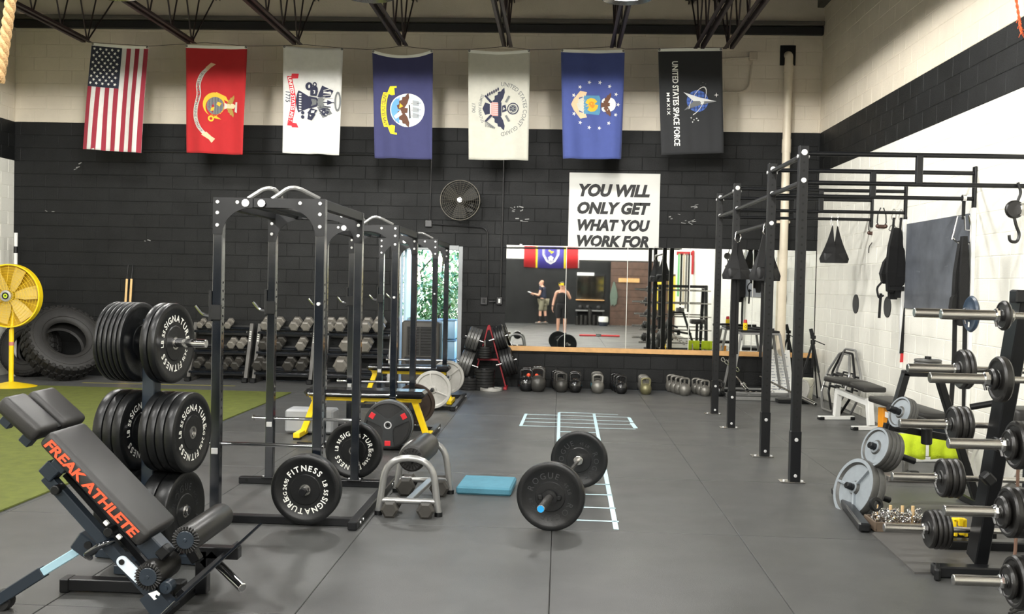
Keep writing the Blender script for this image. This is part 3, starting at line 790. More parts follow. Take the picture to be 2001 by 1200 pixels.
for m_x in (-.10, 0, .09):
    F.poly([(ex + m_x - .003, ey + .06), (ex + m_x + .003, ey + .06), (ex + m_x + .003, ey + .20), (ex + m_x - .003, ey + .20)], INKBLK)
    F.poly([(ex + m_x - .05, ey + .08), (ex + m_x + .03, ey + .08), (ex + m_x + .04, ey + .17), (ex + m_x - .03, ey + .17)], cloth('ink_sail', 150, 154, 156))
wing(F, ex, ey - .08, 1, .42, BROWN); wing(F, ex, ey - .08, -1, .42, BROWN)
F.poly([(ex - .05, ey - .10), (ex + .05, ey - .10), (ex + .04, ey + .0), (ex - .03, ey + .01)], BROWN); F.poly([(ex + .0, ey - .10), (ex + .1, ey - .20), (ex + .14, ey - .17), (ex + .06, ey - .07)], C_WHITE)
F.poly([(ex - .06, ey - .06), (ex - .11, ey - .11), (ex - .03, ey - .12)], GOLD)
rc = L * .535; rib = lambda x: Wd * (0.19 + 0.045 * ((x - rc) / (L * .15)) ** 2 - .02)
F.poly(ribbon_poly(rib, rc - L * .165, rc + L * .165, 0.088), BRIGHT)
for sg in (-1, 1):
    bx = rc + sg * L * .165
    F.poly([(bx - sg * .01, Wd * .24), (bx + sg * .10, Wd * .29), (bx + sg * .115, Wd * .40), (bx + sg * .085, Wd * .40), (bx + sg * .08, Wd * .36), (bx - sg * .02, Wd * .37), (bx - sg * .035, Wd * .32)], BRIGHT)
tx = 'UNITED STATES NAVY'; w = L * .305; tw = glyphs(tx, .015)[2] * .082
F.text(tx, lambda dx, dy: (rc - w / 2 + dx * w / tw, rib(rc - w / 2 + dx * w / tw) - .03 + dy), .082, INK, .015)
F.done()

# pale flag: dark eagle with striped shield and two arcs of lettering
F = Flag('cg', 'plain pale flag with a dark spread eagle and two arcs of lettering', (915, 97), (1036, 97), (916, 312), (1032, 313), C_PALE, 0.03, 0.03)
L, Wd = F.L, F.Wd; ex, ey = L * .53, Wd * .50
F.arc_text('UNITED STATES COAST GUARD', ex, ey + .02, .34, PI / 2, PI * .98, .085, GREYI, bold=.008, sq=.99)
F.arc_text('SEMPER PARATUS', ex, ey + .16, .46, -PI / 2, PI * .30, .062, GREYI, inward=True, bold=.008)
F.line_text('1790', ex, Wd * .06, .07, GREYI, width=.13, bold=.01)
wing(F, ex + .05, ey - .02, 1, .42, INK); wing(F, ex - .05, ey - .02, -1, .42, INK)
F.poly([(ex - .09, ey - .20), (ex, ey - .24), (ex + .09, ey - .20), (ex + .07, ey - .12), (ex - .07, ey - .12)], INK)
F.poly([(ex - .10, ey - .13), (ex + .10, ey - .13), (ex + .10, ey + .04), (ex - .10, ey + .04)], C_WHITE)
for k in range(7): F.poly([(ex - .095 + k * .029, ey - .12), (ex - .078 + k * .029, ey - .12), (ex - .078 + k * .029, ey - .01), (ex - .095 + k * .029, ey - .01)], PINK)
F.poly([(ex - .10, ey - .01), (ex + .10, ey - .01), (ex + .10, ey + .04), (ex - .10, ey + .04)], INK)
F.poly([(ex - .05, ey + .05), (ex + .05, ey + .05), (ex + .03, ey + .12), (ex - .06, ey + .10)], INK); F.poly([(ex - .03, ey + .07), (ex + .02, ey + .06), (ex + .0, ey + .10)], C_PALE)
F.poly(circ(ex, ey + .21, .085, 24), INK); F.poly(circ(ex, ey + .21, .070, 24), C_PALE); F.poly(circ(ex, ey + .21, .058, 24), GREYI)
for k in range(6): F.poly(circ(ex + .033 * math.cos(k * PI / 3), ey + .21 + .033 * math.sin(k * PI / 3), .012, 8), INK)
for sg in (-1, 1):
    F.poly([(ex + sg * .08, ey - .12), (ex + sg * .18, ey - .21), (ex + sg * .20, ey - .19), (ex + sg * .10, ey - .09)], INK)
    F.poly([(ex + sg * .10, ey + .09), (ex + sg * .19, ey + .14), (ex + sg * .18, ey + .17), (ex + sg * .09, ey + .12)], GREYI)
for k in range(6): F.poly(circ(ex - .20 - .018 * k, ey - .16 + .03 * k, .026, 8, .012), INK)
for k in range(6): F.poly([(ex + .17, ey - .2), (ex + .26 + .006 * k, ey - .20 + .028 * k), (ex + .27, ey - .19 + .028 * k)], GREYI)
F.done()

# mid blue flag: ring of stars round a shield and eagle
F = Flag('af', 'mid blue flag with a ring of white stars around a shield and eagle', (1096, 96), (1221, 97), (1100, 310), (1214, 311), C_BLUE, 0.012, 0.05)
L, Wd = F.L, F.Wd; ex, ey = L * .505, Wd * .52
for k in range(13):
    a = -PI / 2 + (k + 1) * 2 * PI / 14.0 if False else -PI * .5 + PI * .13 + k * (2 * PI - PI * .26) / 12
    F.poly(star(ex + .335 * math.cos(a), ey + .02 + .345 * math.sin(a), .032), C_WHITE)
F.poly([(ex - .18, ey - .10), (ex - .20, ey - .20), (ex - .08, ey - .30), (ex, ey - .34), (ex + .08, ey - .30), (ex + .20, ey - .20), (ex + .18, ey - .10), (ex + .13, ey - .12), (ex + .10, ey - .22), (ex, ey - .27), (ex - .10, ey - .22), (ex - .13, ey - .12)], TAN)
F.poly([(ex - .12, ey - .13), (ex - .08, ey - .22), (ex, ey - .26), (ex + .08, ey - .22), (ex + .12, ey - .13)], C_PALE)
F.poly([(ex - .13, ey - .15), (ex + .13, ey - .15), (ex + .14, ey + .08), (ex + .10, ey + .10), (ex - .10, ey + .10), (ex - .14, ey + .08)], TEALB)
for k in range(7): F.poly([(ex - .13 + k * .04, ey - .165), (ex - .11 + k * .04, ey - .165), (ex - .11 + k * .04, ey - .145), (ex - .13 + k * .04, ey - .145)], C_PALE)
F.poly(star(ex, ey - .03, .10, k=11, inner=.42), GOLD); F.poly(star(ex, ey - .03, .05, k=8, inner=.5), cloth('ink_bolt', 226, 130, 40))
F.poly(circ(ex, ey + .24, .10, 20, .09), SILV); F.poly(circ(ex - .05, ey + .17, .05, 14), C_WHITE); F.poly(circ(ex + .05, ey + .17, .05, 14), C_WHITE)
wing(F, ex + .01, ey + .19, 1, .26, BROWN); wing(F, ex - .01, ey + .19, -1, .26, BROWN)
F.poly([(ex - .035, ey + .11), (ex + .035, ey + .11), (ex + .025, ey + .23), (ex, ey + .27), (ex - .03, ey + .22)], BROWN); F.poly(circ(ex, ey + .26, .022, 10), C_WHITE)
F.done()

# black flag: delta over a globe
F = Flag('sf', 'black creased flag with a silver delta over a blue globe', (1286, 95), (1411, 94), (1292, 303), (1414, 299), C_BLACK, 0.0, 0.008, creases=0.007)
L, Wd = F.L, F.Wd
F.line_text('UNITED STATES SPACE FORCE', L * .52, Wd * .215, .115, WHITE_PRINT, width=L * .80, bold=.02)
F.line_text('M M X I X', L * .52, Wd * .115, .062, WHITE_PRINT, width=L * .21, bold=.02)
ex, ey = L * .50, Wd * .60
F.poly(circ(ex, ey, .155, 32), ORBLUE)
for k in (-.10, -.05, 0, .05, .10):
    hh = math.sqrt(.155 ** 2 - k * k) * .96
    F.poly([(ex - hh, ey + k - .004), (ex + hh, ey + k - .004), (ex + hh, ey + k + .004), (ex - hh, ey + k + .004)], C_UNION); F.poly([(ex + k - .004, ey - hh), (ex + k + .004, ey - hh), (ex + k + .004, ey + hh), (ex + k - .004, ey + hh)], C_UNION)
F.poly([(ex - .13, ey - .20), (ex, ey - .06), (ex + .13, ey - .20), (ex + .06, ey + .03), (ex + .01, ey + .27), (ex - .05, ey + .03)], SILV)
F.poly([(ex, ey - .06), (ex + .13, ey - .20), (ex + .06, ey + .03), (ex + .01, ey + .27)], GREYI)
for i in range(18):
    t0, t1 = [PI * .12 + (2 * PI * .82) * k / 18 for k in (i, i + 1)]
    def orb(tt, rr): x, y = rr * math.cos(tt), rr * .38 * math.sin(tt); c, s_ = math.cos(-.5), math.sin(-.5); return (ex + x * c - y * s_, ey + x * s_ + y * c)
    F.poly([orb(t0, .23), orb(t1, .23), orb(t1, .212), orb(t0, .212)], C_WHITE)
F.poly(star(ex - .08, ey + .27, .035, k=4, inner=.3), C_WHITE)
for a, c_ in ((.24, -.10), (.27, -.06), (.25, -.02), (.30, -.08), (.28, .0)): F.poly(star(ex + a, ey + c_, .014, k=4, inner=.4), SILV)
for a, c_ in ((-.24, .12), (-.26, .08), (-.22, .05)): F.poly(star(ex + a, ey + c_, .010, k=4, inner=.4), GREYI)
F.done()
q = B()
pts = [(171, 80), (179, 84), (290, 91), (362, 87), (400, 84), (483, 91), (553, 90), (595, 88), (671, 95), (727, 98), (787, 91), (846, 98), (915, 98), (985, 92), (1036, 98), (1096, 97), (1205, 92), (1221, 97), (1286, 96), (1364, 93), (1411, 94), (1420, 92)]
q.tube([atY(a, c - 1, 14.44) for a, c in pts], 0.004, 5)
tag(part('rope', q, mat('dark_cord', rgb(60, 52, 46), .8)), 'thin dark rope the row of flags is tied to', 'rope')

# ------------------------------------------------------------------ sign
p0 = atY(1113, 337, D - .02); p1 = atY(1287, 485, D - .02)
t = thing('wall_sign', 'white square wall sign reading YOU WILL ONLY GET WHAT YOU WORK FOR', 'sign', ((p0.x + p1.x) / 2, D, p1.z))
q = B(); q.box(((p0.x + p1.x) / 2, D - .012, (p0.z + p1.z) / 2), (p1.x - p0.x, 0.014, p0.z - p1.z), bev=.002); part('panel', q, mat('sign_white', rgb(216, 216, 210), .5), t, world=True)
q = B()
for txt, xl, xr, yb, yt in (('YOU WILL', 1131, 1270, 381, 359), ('ONLY GET', 1128, 1271, 415, 394), ('WHAT YOU', 1128, 1270, 448, 428), ('WORK FOR', 1127, 1268, 479, 459)):
    a = atY(xl, yb + 1, D - .021); c = atY(xr, yb + 1, D - .021); h = (atY(xl, yt, D - .021) - a).z
    vs, fs, w = glyphs(txt, .055, .24); ch = 0.74; n = len(vs)
    k = (c.x - a.x) / w; kz = h / ch
    q.add([(a.x + x * k, D - .0205, a.z + y * kz) for x, y in vs], fs, False)
part('lettering', q, mat('black_print', rgb(24, 24, 24), .6), t, world=True)

# ------------------------------------------------------------------ mirrors on the back wall and their ledge
MZ0, MZ1 = 0.635, 2.19
mt = thing('wall_mirror', 'long wall mirror of butted panes above a pale wooden ledge', 'mirror', ((-.85 + XR) / 2, D, MZ0))
edges = [-0.845, 0.085, 1.022, 1.975, 2.93, XR - 0.012]
for a, c in zip(edges[:-1], edges[1:]):
    q = B(); q.box(((a + c) / 2, D - 0.012, (MZ0 + MZ1) / 2), (c - a - 0.006, 0.010, MZ1 - MZ0), bev=.0015); part('mirror_pane', q, MIRROR, mt, world=True)
for x in edges[1:-1]:
    q = B(); q.box((x, D - 0.0165, (MZ0 + MZ1) / 2), (0.010, 0.007, MZ1 - MZ0)); part('joint_strip', q, MIRROR_EDGE, mt, world=True)
q = B(); q.box(((-.85 + XR) / 2, D - 0.0275, 0.597), (XR + .85 - .02, 0.055, 0.072), bev=.004)
tag(part('mirror_ledge', q, WOOD), 'pale wooden ledge under the wall mirror', 'ledge')
for x in (-.62, 0.5, 1.45):
    q = B(); q.box((x, D - 0.014, MZ1 + .006), (.04, .02, .025), bev=.003); part('clip', q, STEEL, mt, world=True)

# ------------------------------------------------------------------ wall fan
c = atY(900, 392, 15.2)
t = thing('wall_fan', 'dark caged fan mounted on the black wall left of the sign', 'fan', (c.x, 15.15, c.z))
CAGE = mat('dusty_black_wire', rgb(92, 88, 78), .6, .2)
R_ = .30; q = B()
for k in range(9): q.lathe([(R_ * (k + 1.2) / 10.2 + .002, -.05 * math.cos((k + 1.2) / 10.2 * PI / 2)), (R_ * (k + 1.2) / 10.2 - .002, -.05 * math.cos((k + 1.2) / 10.2 * PI / 2) + .003)], (0, -.03, 0), (0, 1, 0), 40, closed=False)
for k in range(28):
    a = 2 * PI * k / 28; q.tube([(math.cos(a) * R_ * s, -.03 - .05 * math.cos(s * PI / 2), math.sin(a) * R_ * s) for s in (.12, .4, .7, 1)], .0022, 4)
q.lathe([(R_ + .006, -.035), (R_ + .006, .07), (R_ - .004, .07), (R_ - .004, -.035)], (0, 0, 0), (0, 1, 0), 40, closed=True)
part('cage', q, CAGE, t)
for k in range(3):
    a = 2 * PI * k / 3 + .5; u = Vector((math.cos(a), 0, math.sin(a))); w = Vector((-math.sin(a), .35, math.cos(a))).normalized()
    q = B(); vs = [u * r_ + w * (s_ * ww) + Vector((0, d_, 0)) for r_, ww in ((.05, .04), (.15, .09), (.27, .10)) for s_ in (-1, 1) for d_ in (0.0, .006)]
    q.add(vs, [(0, 2, 6, 4), (4, 6, 10, 8), (1, 5, 7, 3), (5, 9, 11, 7), (0, 4, 5, 1), (4, 8, 9, 5), (2, 3, 7, 6), (6, 7, 11, 10), (8, 10, 11, 9), (0, 1, 3, 2)], False); part('blade', q, mat('grey_fan_blade', rgb(44, 43, 40), .5, .1), t)
q = B(); q.lathe([(.001, -.088), (.036, -.088), (.04, -.08), (.04, -.07), (.001, -.07)], (0, 0, 0), (0, 1, 0), 20); part('badge', q, STEEL, t)
q = B(); q.lathe([(.02, -.091), (.030, -.091), (.030, -.088)], (0, 0, 0), (0, 1, 0), 20); part('badge_ring', q, BLACK_SATIN, t)
q = B(); q.cyl((0, .0, 0), (0, .16, 0), .075, n=18, bev=.01); part('motor', q, BLACK_SATIN, t)
q = B(); q.tube([(R_ * .2, .12, -.05), (R_ * .75, .19, -.12), (R_ * 1.0, .23, -.02)], .014, 8); q.box((R_ * .35, .235, -.05), (.16, .025, .22), bev=.005); part('bracket', q, BLACK_SATIN, t)
# ------------------------------------------------------------------ pale scuffs on the black wall
q = B(); rnd = random.Random(21)
for cx_, cy_, n in ((1012, 408, 9), (1022, 432, 5), (1345, 432, 8), (1350, 400, 4), (150, 325, 3), (100, 418, 2), (290, 475, 2), (1320, 425, 3)):
    for k in range(n):
        p = atY(cx_ + rnd.uniform(-12, 12), cy_ + rnd.uniform(-6, 6), D); w = rnd.uniform(.015, .07)
        q.box((p.x, D - .0006, p.z), (w, .0012, rnd.uniform(.006, .016)), Matrix.Rotation(rnd.uniform(-.5, .5), 3, 'Y'))
part('paint_scuffs', q, mat('pale_scuff', rgb(150, 150, 148), .8), wb, kind='stuff')
# ------------------------------------------------------------------ plates
def ring_text(items, r, z, bold=0.02):
    """letters round a plate, tops outwards, clockwise; items = (text, middle angle clockwise from the top in degrees, letter size, tracking)"""
    b = B()
    for txt, mid, size, gap in items:
        ws = [(glyphs(c, bold)[2] * size if c != ' ' else size * .3) for c in txt]
        tot = sum(ws) + gap * (len(txt) - 1); s = -tot / 2
        for c, w in zip(txt, ws):
            if c != ' ':
                def place(x, y, s=s, w=w):
                    a = math.radians(mid) + (s + w / 2) / r
                    dx = x - w / 2
                    ca, sa = math.sin(a), math.cos(a)          # outward direction
                    return (ca * (r + y) + sa * dx, sa * (r + y) - ca * dx, z)
                glyph_add(b, c, place, size, bold)
            s += w + gap
    return b
_pl = {}
def plate_proto(kind, r, t):
    key = (kind, round(r, 3), round(t, 3))
    if key in _pl: return _pl[key]
    out = []; h = t / 2
    if kind in ('signature', 'relief', 'plain'):
        q = B()
        prof = [(.026, -h), (r * .42, -h), (r * .44, -h + .004), (r * .80, -h + .004), (r * .83, -h), (r - .012, -h), (r - .003, -h + .004), (r, -h + .012), (r, h - .012), (r - .003, h - .004), (r - .012, h), (r * .83, h), (r * .80, h - .005), (r * .44, h - .005), (r * .42, h - .001), (.026, h - .001)]
        q.lathe(prof, n=56, closed=True); out.append(('rubber_disc', q.mesh('rubber_disc', BLACK_RUBBER), None))
        q = B(); q.lathe([(.0255, -h - .001), (.036, -h - .001), (.036, h + .0005), (.0255, h + .0005)], n=24, closed=True); out.append(('hub_ring', q.mesh('hub_ring', STEEL if kind != 'plain' else BLACK_STEEL), None))
        if kind == 'signature':
            q = ring_text([('FITNESS', 0, r * .23, r * .035), ('LB 55', 86, r * .17, .002), ('SIGNATURE', 180, r * .23, r * .022), ('KG 24.95', 274, r * .15, .0)], r * .54, h - .0042)
            out.append(('lettering', q.mesh('lettering', WHITE_PRINT), None))
        if kind == 'relief':
            q = ring_text([('ROGUE', -40, r * .25, r * .05), ('ROGUE', 140, r * .25, r * .05), ('45 LB', 48, r * .14, .003), ('KG 20', 228, r * .14, .003)], r * .53, h - .0035, .0)
            me = q.mesh('lettering', mat('black_relief_letters', rgb(44, 45, 47), .3)); out.append(('lettering', me, None))
    elif kind in ('spoked', 'iron', 'greyiron'):
        m1, m2 = (BLACK_IRON, BLACK_IRON) if kind == 'iron' else (GREY_PLATE, GREY_FACE)
        q = B(); hub = min(.045, r * .3)
        prof = [(.026, -h), (hub, -h), (hub + .008, -h + t * .35), (r * .80, -h + t * .35), (r * .86, -h), (r - .004, -h), (r, -h + .006), (r, h - .006), (r - .004, h), (r * .86, h), (r * .80, h - t * .35), (hub + .008, h - t * .35), (hub, h), (.026, h)]
        q.lathe(prof, n=44, closed=True); out.append(('iron_disc', q.mesh('iron_disc', m1), None))
        if kind != 'iron':
            q = B(); q.lathe([(r * .855, h), (r - .006, h), (r - .006, h + .0015), (r * .855, h + .0015)], n=44, closed=True); q.lathe([(.026, h), (hub - .002, h), (hub - .002, h + .0015), (.026, h + .0015)], n=24, closed=True)
            q.lathe([(hub + .01, h - t * .35 + .0003), (r * .79, h - t * .35 + .0003)], n=44)
            out.append(('painted_face', q.mesh('painted_face', m2), None))
        if kind == 'spoked':
            q = B()
            for k in range(3):
                a = PI / 2 + k * 2 * PI / 3; q.beam((math.cos(a) * hub * .8, math.sin(a) * hub * .8, h - t * .2), (math.cos(a) * r * .85, math.sin(a) * r * .85, h - t * .2), r * .075, t * .5, bev=.002)
            out.append(('spokes', q.mesh('spokes', m2), None))
    _pl[key] = out
    return out
def plate(name, label, c, axis, r, t, kind, roll=0.0, group=None, parent=None):
    """a plate centred at c, its printed face towards axis; a thing, or (with parent) a part of a loaded bar"""
    qt = Vector(axis).to_track_quat('Z', 'Y') @ Quaternion((0, 0, 1), roll)
    if parent is None:
        o = thing(name, label, 'weight plate', c, 0, group)
    else:
        o = bpy.data.objects.new(name, None); COL.objects.link(o); o.parent = parent; o.location = Vector(c) - _origin(parent)
    o.rotation_mode = 'QUATERNION'; o.rotation_quaternion = qt
    if parent is not None:                        # thing > plate > disc, lettering
        subs = plate_proto(kind, r, t)
        for nm, me, _ in subs: part(nm, me, None, o)
        return o
    for nm, me, _ in plate_proto(kind, r, t): part(nm, me, None, o)
    return o

# ------------------------------------------------------------------ power racks
RXL, RXR, RTOP, PW = -2.24, -1.565, 2.13, 0.062
def bolt_at(q, p, axis, r=.011, t=.008): q.cyl(Vector(p), Vector(p) + Vector(axis) * t, r, n=10, bev=.002)
def make_rack(ya, yb, label):
    t = thing('power_rack', label, 'power rack', ((RXL + RXR) / 2, (ya + yb) / 2, 0), 0, 'black power racks in a row')
    for x, y, sx in ((RXL, ya, -1), (RXR, ya, 1), (RXL, yb, -1), (RXR, yb, 1)):
        q = B(); q.box((x, y, (.05 + RTOP) / 2), (PW, PW, RTOP - .05), bev=.004)
        up = part('upright', q, BLACK_GLOSS, t, world=True)
        q = B()
        for k in range(22):
            z = .42 + k * .055
            q.cyl((x + PW / 2 + .0004, y, z), (x + PW / 2 + .0012, y, z), .009, n=8)
        part('pin_holes', q, mat('hole_black', rgb(8, 8, 8), .9), up, world=True)
        q = B(); q.box((x, y, .054), (.11, .11, .008), bev=.002); part('foot_plate', q, BLACK_STEEL, t, world=True)
        q = B()
        for a in (-.042, .042): bolt_at(q, (x + a, y - .02, .058), (0, 0, 1), .008, .01)
        part('foot_bolts', q, BOLT, t, world=True)
    for y in (ya, yb):
        f = -1 if y == ya else -1
        q = B(); q.box(((RXL + RXR) / 2, y, RTOP - .032), (RXR - RXL - PW, PW * .9, .064), bev=.004); beam = part('top_beam', q, BLACK_STEEL, t, world=True)
        for sx, x in ((1, RXL + PW / 2), (-1, RXR - PW / 2)):
            g = .20
            poly = [(-PW * sx, 0), (g * sx, 0), (g * sx, -.062)] + [((g - g * math.sin(a)) * sx * 1.0, -.062 - (g * .9) * (1 - math.cos(a))) for a in [PI / 2 * k / 8 for k in range(1, 9)]] + [(0, -.24), (-PW * sx, -.24)]
            q = B(); q.prism(poly if sx > 0 else poly[::-1], (x, y - PW / 2 - .0015, RTOP), (1, 0, 0), (0, 0, 1), .006)
            gs = part('gusset', q, BLACK_STEEL, t, world=True)
            q = B()
            for px_, pz in ((-PW / 2 * sx, -.03), (-PW / 2 * sx, -.10), (-PW / 2 * sx, -.18), (.10 * sx, -.03)): bolt_at(q, (x + px_, y - PW / 2 - .007, RTOP + pz), (0, -1, 0), .0125)
            part('gusset_bolts', q, BOLT, gs, world=True)
    for x in (RXL, RXR):
        q = B(); q.box((x, (ya + yb) / 2, RTOP - .032), (PW * .9, yb - ya - PW, .064), bev=.004); part('side_beam', q, BLACK_STEEL, t, world=True)
    for y, xe in ((ya, -1.31), (yb, -1.31)):
        q = B(); q.box(((RXL - .25 + xe) / 2, y, .026), (xe - RXL + .25 - .03, .07, .05), bev=.004); part('base_beam', q, BLACK_STEEL, t, world=True)
        q = B(); q.cyl((RXL - .17, y - .036, .03), (RXL - .17, y - .0355, .03), .012, n=10); part('beam_hole', q, mat('hole_black', rgb(8, 8, 8), .9), t, world=True)
    q = B(); q.box((-1.30, (ya + yb) / 2 + .02, .03), (.06, yb - ya + .32, .055), bev=.006); sr = part('side_rail', q, BLACK_STEEL, t, world=True)
    q = B()
    for y in (ya - .03, ya + .06, yb - .03, yb + .06): bolt_at(q, (-1.27, y, .03), (1, 0, 0), .010)
    part('rail_bolts', q, BOLT, sr, world=True)
    # safety pipes across each side
    for y in (ya, yb):
        q = B(); q.cyl((RXL - .13, y, .515), (RXR + .04, y, .515), .013, n=12); q.cyl((RXL - .14, y, .515), (RXL - .125, y, .515), .022, n=12, bev=.003); part('safety_pipe', q, CHROME, t, world=True)
        q = B(); q.box((RXL, y - PW / 2 - .004, .47), (PW * .7, .01, .04), bev=.003); part('pipe_latch', q, BOLT, t, world=True)
    # hooks on the left posts
    for y in (ya, yb):
        q = B(); q.box((RXL - PW / 2 - .012, y, 1.42), (.02, .07, .20), bev=.003); q.box((RXL, y - .038, 1.38), (PW * 1.1, .012, .10), bev=.003)
        hk = part('bar_hook', q, BLACK_SATIN, t, world=True)
        q = B(); q.tube(rounded([(RXL - .04, y, 1.36), (RXL - .10, y, 1.36), (RXL - .15, y, 1.42)], .03), .011, 8); part('prong', q, CHROME, hk, world=True)
    q = B(); q.cyl((RXR, ya - .05, 1.45), (RXR, ya - .03, 1.45), .012, n=10); part('pin_knob', q, BOLT, t, world=True)
    # pull-up station on top: two long pipes and bent grip handles
    for x in (-2.055, -1.95):
        q = B(); q.cyl((x, ya - .045, RTOP - .035), (x, yb + .02, RTOP - .035), .021, n=14); part('pull_up_pipe', q, BLACK_STEEL, t, world=True)
        q = B(); bolt_at(q, (x, ya - PW / 2 - .008, RTOP - .035), (0, -1, 0), .026, .010); part('pipe_cap', q, BOLT, t, world=True)
    for x0, dx, h in ((-2.07, .10, .12), (-1.91, .20, .13)):
        for yy in (ya + .06,):
            q = B()
            for k, sh in enumerate((0, .022)):
                q.tube(rounded([(x0, yy + sh, RTOP), (x0 + .10, yy + sh + .03, RTOP + h * .62), (x0 + .16, yy + sh + .04, RTOP + h * .62), (x0 + dx + .08, yy + sh + .12, RTOP + .02)], .05), .015, 8)
            part('grip_handle', q, SILVER_TUBE, t, world=True)
    return t
RACKS = [(6.45, 7.68), (9.40, 10.64), (12.42, 13.66)]
for (ya, yb), lb in zip(RACKS, ('nearest black power rack with safety pipes, behind the incline bench', 'middle black power rack of the row, holding the first yellow legged bench', 'farthest black power rack of the row, in front of the open door')): make_rack(ya, yb, lb)
def peg(label, p, d, L=.2, r=.024, m=BLACK_STEEL):
    q = B(); q.cyl(p, Vector(p) + Vector(d) * L, r, n=16, bev=.003)
    t = tag(part('storage_peg', q, m), label, 'peg'); return t
# plates parked on the racks' posts
NY = (0, -1, 0)
plate('bumper_plate', 'lettered bumper plate on the near post of the nearest rack', (-1.60, 6.32, .262), NY, .225, .085, 'signature', 0.05, 'plates parked on the racks')
peg('black storage peg poking through the nearest lettered plate', (-1.60, 6.417, .262), NY, .22)
plate('bumper_plate', 'lettered bumper plate behind the back post of the nearest rack', (-1.60, 7.81, .262), NY, .225, .085, 'signature', 2.75, 'plates parked on the racks')
peg('black storage peg behind the back post of the nearest rack', (-1.60, 7.90, .262), NY, .12)
# tri-grip plate with red inlays
c = Vector((-1.575, 9.215, .262))
t = thing('grip_plate', 'black tri-grip plate with three red inlays and a bright hub', 'weight plate', c, 0, 'plates parked on the racks')
t.rotation_mode = 'QUATERNION'; t.rotation_quaternion = Vector(NY).to_track_quat('Z', 'Y')
r = .225; q = B(); q.lathe([(.03, -.02), (r - .01, -.02), (r, -.012), (r, .012), (r - .012, .02), (r * .90, .02), (r * .88, .008), (.03, .008)], n=56, closed=True); part('rubber_disc', q, SOFT_RUBBER, t)
q = B()
for k in range(3):
    a0 = PI / 2 + PI / 3 + k * 2 * PI / 3
    pts = [(math.cos(a0 + d) * rr, math.sin(a0 + d) * rr) for d, rr in ((-.30, r * .91), (-.1, r * .93), (.1, r * .93), (.30, r * .91), (.42, r * .55), (.75, r * .30), (1.05, r * .28), (1.05, .02), (-1.05, .02), (-1.05, r * .28), (-.75, r * .30), (-.42, r * .55))]
    q.prism(pts, (0, 0, .006), (1, 0, 0), (0, 1, 0), .013)
part('spokes', q, mat('dark_grey_rubber', rgb(34, 36, 37), .45), t)  # disc darker than the spokes: shade of the cutouts put into its colour
q = B()
for k in range(3):
    a = PI / 2 + PI / 3 + k * 2 * PI / 3; R3 = Matrix.Rotation(a, 3, 'Z'); q.box((math.cos(a) * r * .76, math.sin(a) * r * .76, .0195), (.048, .055, .006), R3, bev=.01)
part('red_inlay', q, RED_PAINT, t, label='red square inlays')
q = B(); q.lathe([(.026, -.021), (.036, -.021), (.036, .022), (.026, .022)], n=28, closed=True); part('hub_ring', q, BOLT, t, label='bright hub ring')
plate('iron_plate', 'grey rimmed plate behind the tri-grip plate', (-1.575, 9.28, .262), NY, .232, .04, 'greyiron', 0, 'plates parked on the racks')
peg('black storage peg on the near post of the middle rack', (-1.575, 9.37, .262), NY, .145)
RUST = mat('rusty_dark_iron', rgb(58, 46, 38), .6, .3, var=.3, vscale=14)
q0 = plate('iron_plate', 'dark rusty plate on the back post of the middle rack', (-1.56, 10.80, .262), NY, .225, .05, 'iron', 0.4, 'plates parked on the racks')
for ch in q0.children: ch.data = ch.data.copy(); ch.data.materials[0] = RUST
peg('black storage peg on the back post of the middle rack', (-1.56, 10.90, .262), NY, .20)
PALE_IRON = mat('pale_grey_iron', rgb(176, 174, 168), .45, .2, var=.08, vscale=18)
for (lb, cc, rl) in (('pale grey spoked plate on the near post of the farthest rack', (-1.545, 12.22, .27), .15), ('pale grey plate on the back post of the farthest rack', (-1.545, 13.86, .27), 1.2)):
    q0 = plate('spoked_plate', lb, cc, NY, .235, .04, 'spoked', rl, 'plates parked on the racks')
    for ch in q0.children: ch.data = ch.data.copy(); ch.data.materials[0] = PALE_IRON
    peg('storage peg holding the ' + lb.split(' plate')[0] + ' plate, ' + ('near' if cc[1] < 13 else 'back') + ' post', (cc[0], cc[1] + .16, cc[2]) if cc[1] < 13 else (cc[0], cc[1] + .14, cc[2]), NY, .26, .02)

# ------------------------------------------------------------------ yellow legged benches inside the racks
def yellow_bench(y, label, xs=(-2.55, -1.33)):
    x0, x1 = xs
    t = thing('flat_bench', label, 'bench', ((x0 + x1) / 2, y, 0), 0, 'yellow legged benches')
    q = B(); q.box(((x0 + x1) / 2, y, .465), (x1 - x0, .30, .075), bev=.028); part('pad', q, mat('glossy_black_vinyl', rgb(22, 22, 24), .22, coat=.3), t, world=True)
    q = B(); q.box(((x0 + x1) / 2, y, .405), (x1 - x0 - .1, .07, .05), bev=.004); part('spine', q, YELLOW, t, world=True)
    for sx, xx in ((-1, x0 + .10), (1, x1 - .12)):
        q = B(); q.beam((xx, y, .40), (xx + sx * .13, y, .05), .06, .06, (0, 1, 0)); part('leg', q, YELLOW, t, world=True)
        q = B(); q.box((xx - sx * .02, y, .425), (.14, .22, .02), bev=.003); part('pad_bracket', q, YELLOW, t, world=True)
        q = B(); q.box((xx + sx * .14, y - .02, .045), (.065, .44, .05), bev=.004); ft = part('foot', q, YELLOW, t, world=True)
        q = B(); q.box((xx + sx * .14, y - .20, .012), (.07, .06, .022), bev=.003); q.box((xx + sx * .14, y + .16, .012), (.07, .06, .022), bev=.003); part('foot_pad', q, BLACK_SATIN, ft, world=True)
    return t
yellow_bench(10.02, 'black padded bench with yellow legs inside the middle rack')
yellow_bench(13.02, 'black padded bench with yellow legs inside the farthest rack', (-2.5, -1.42))
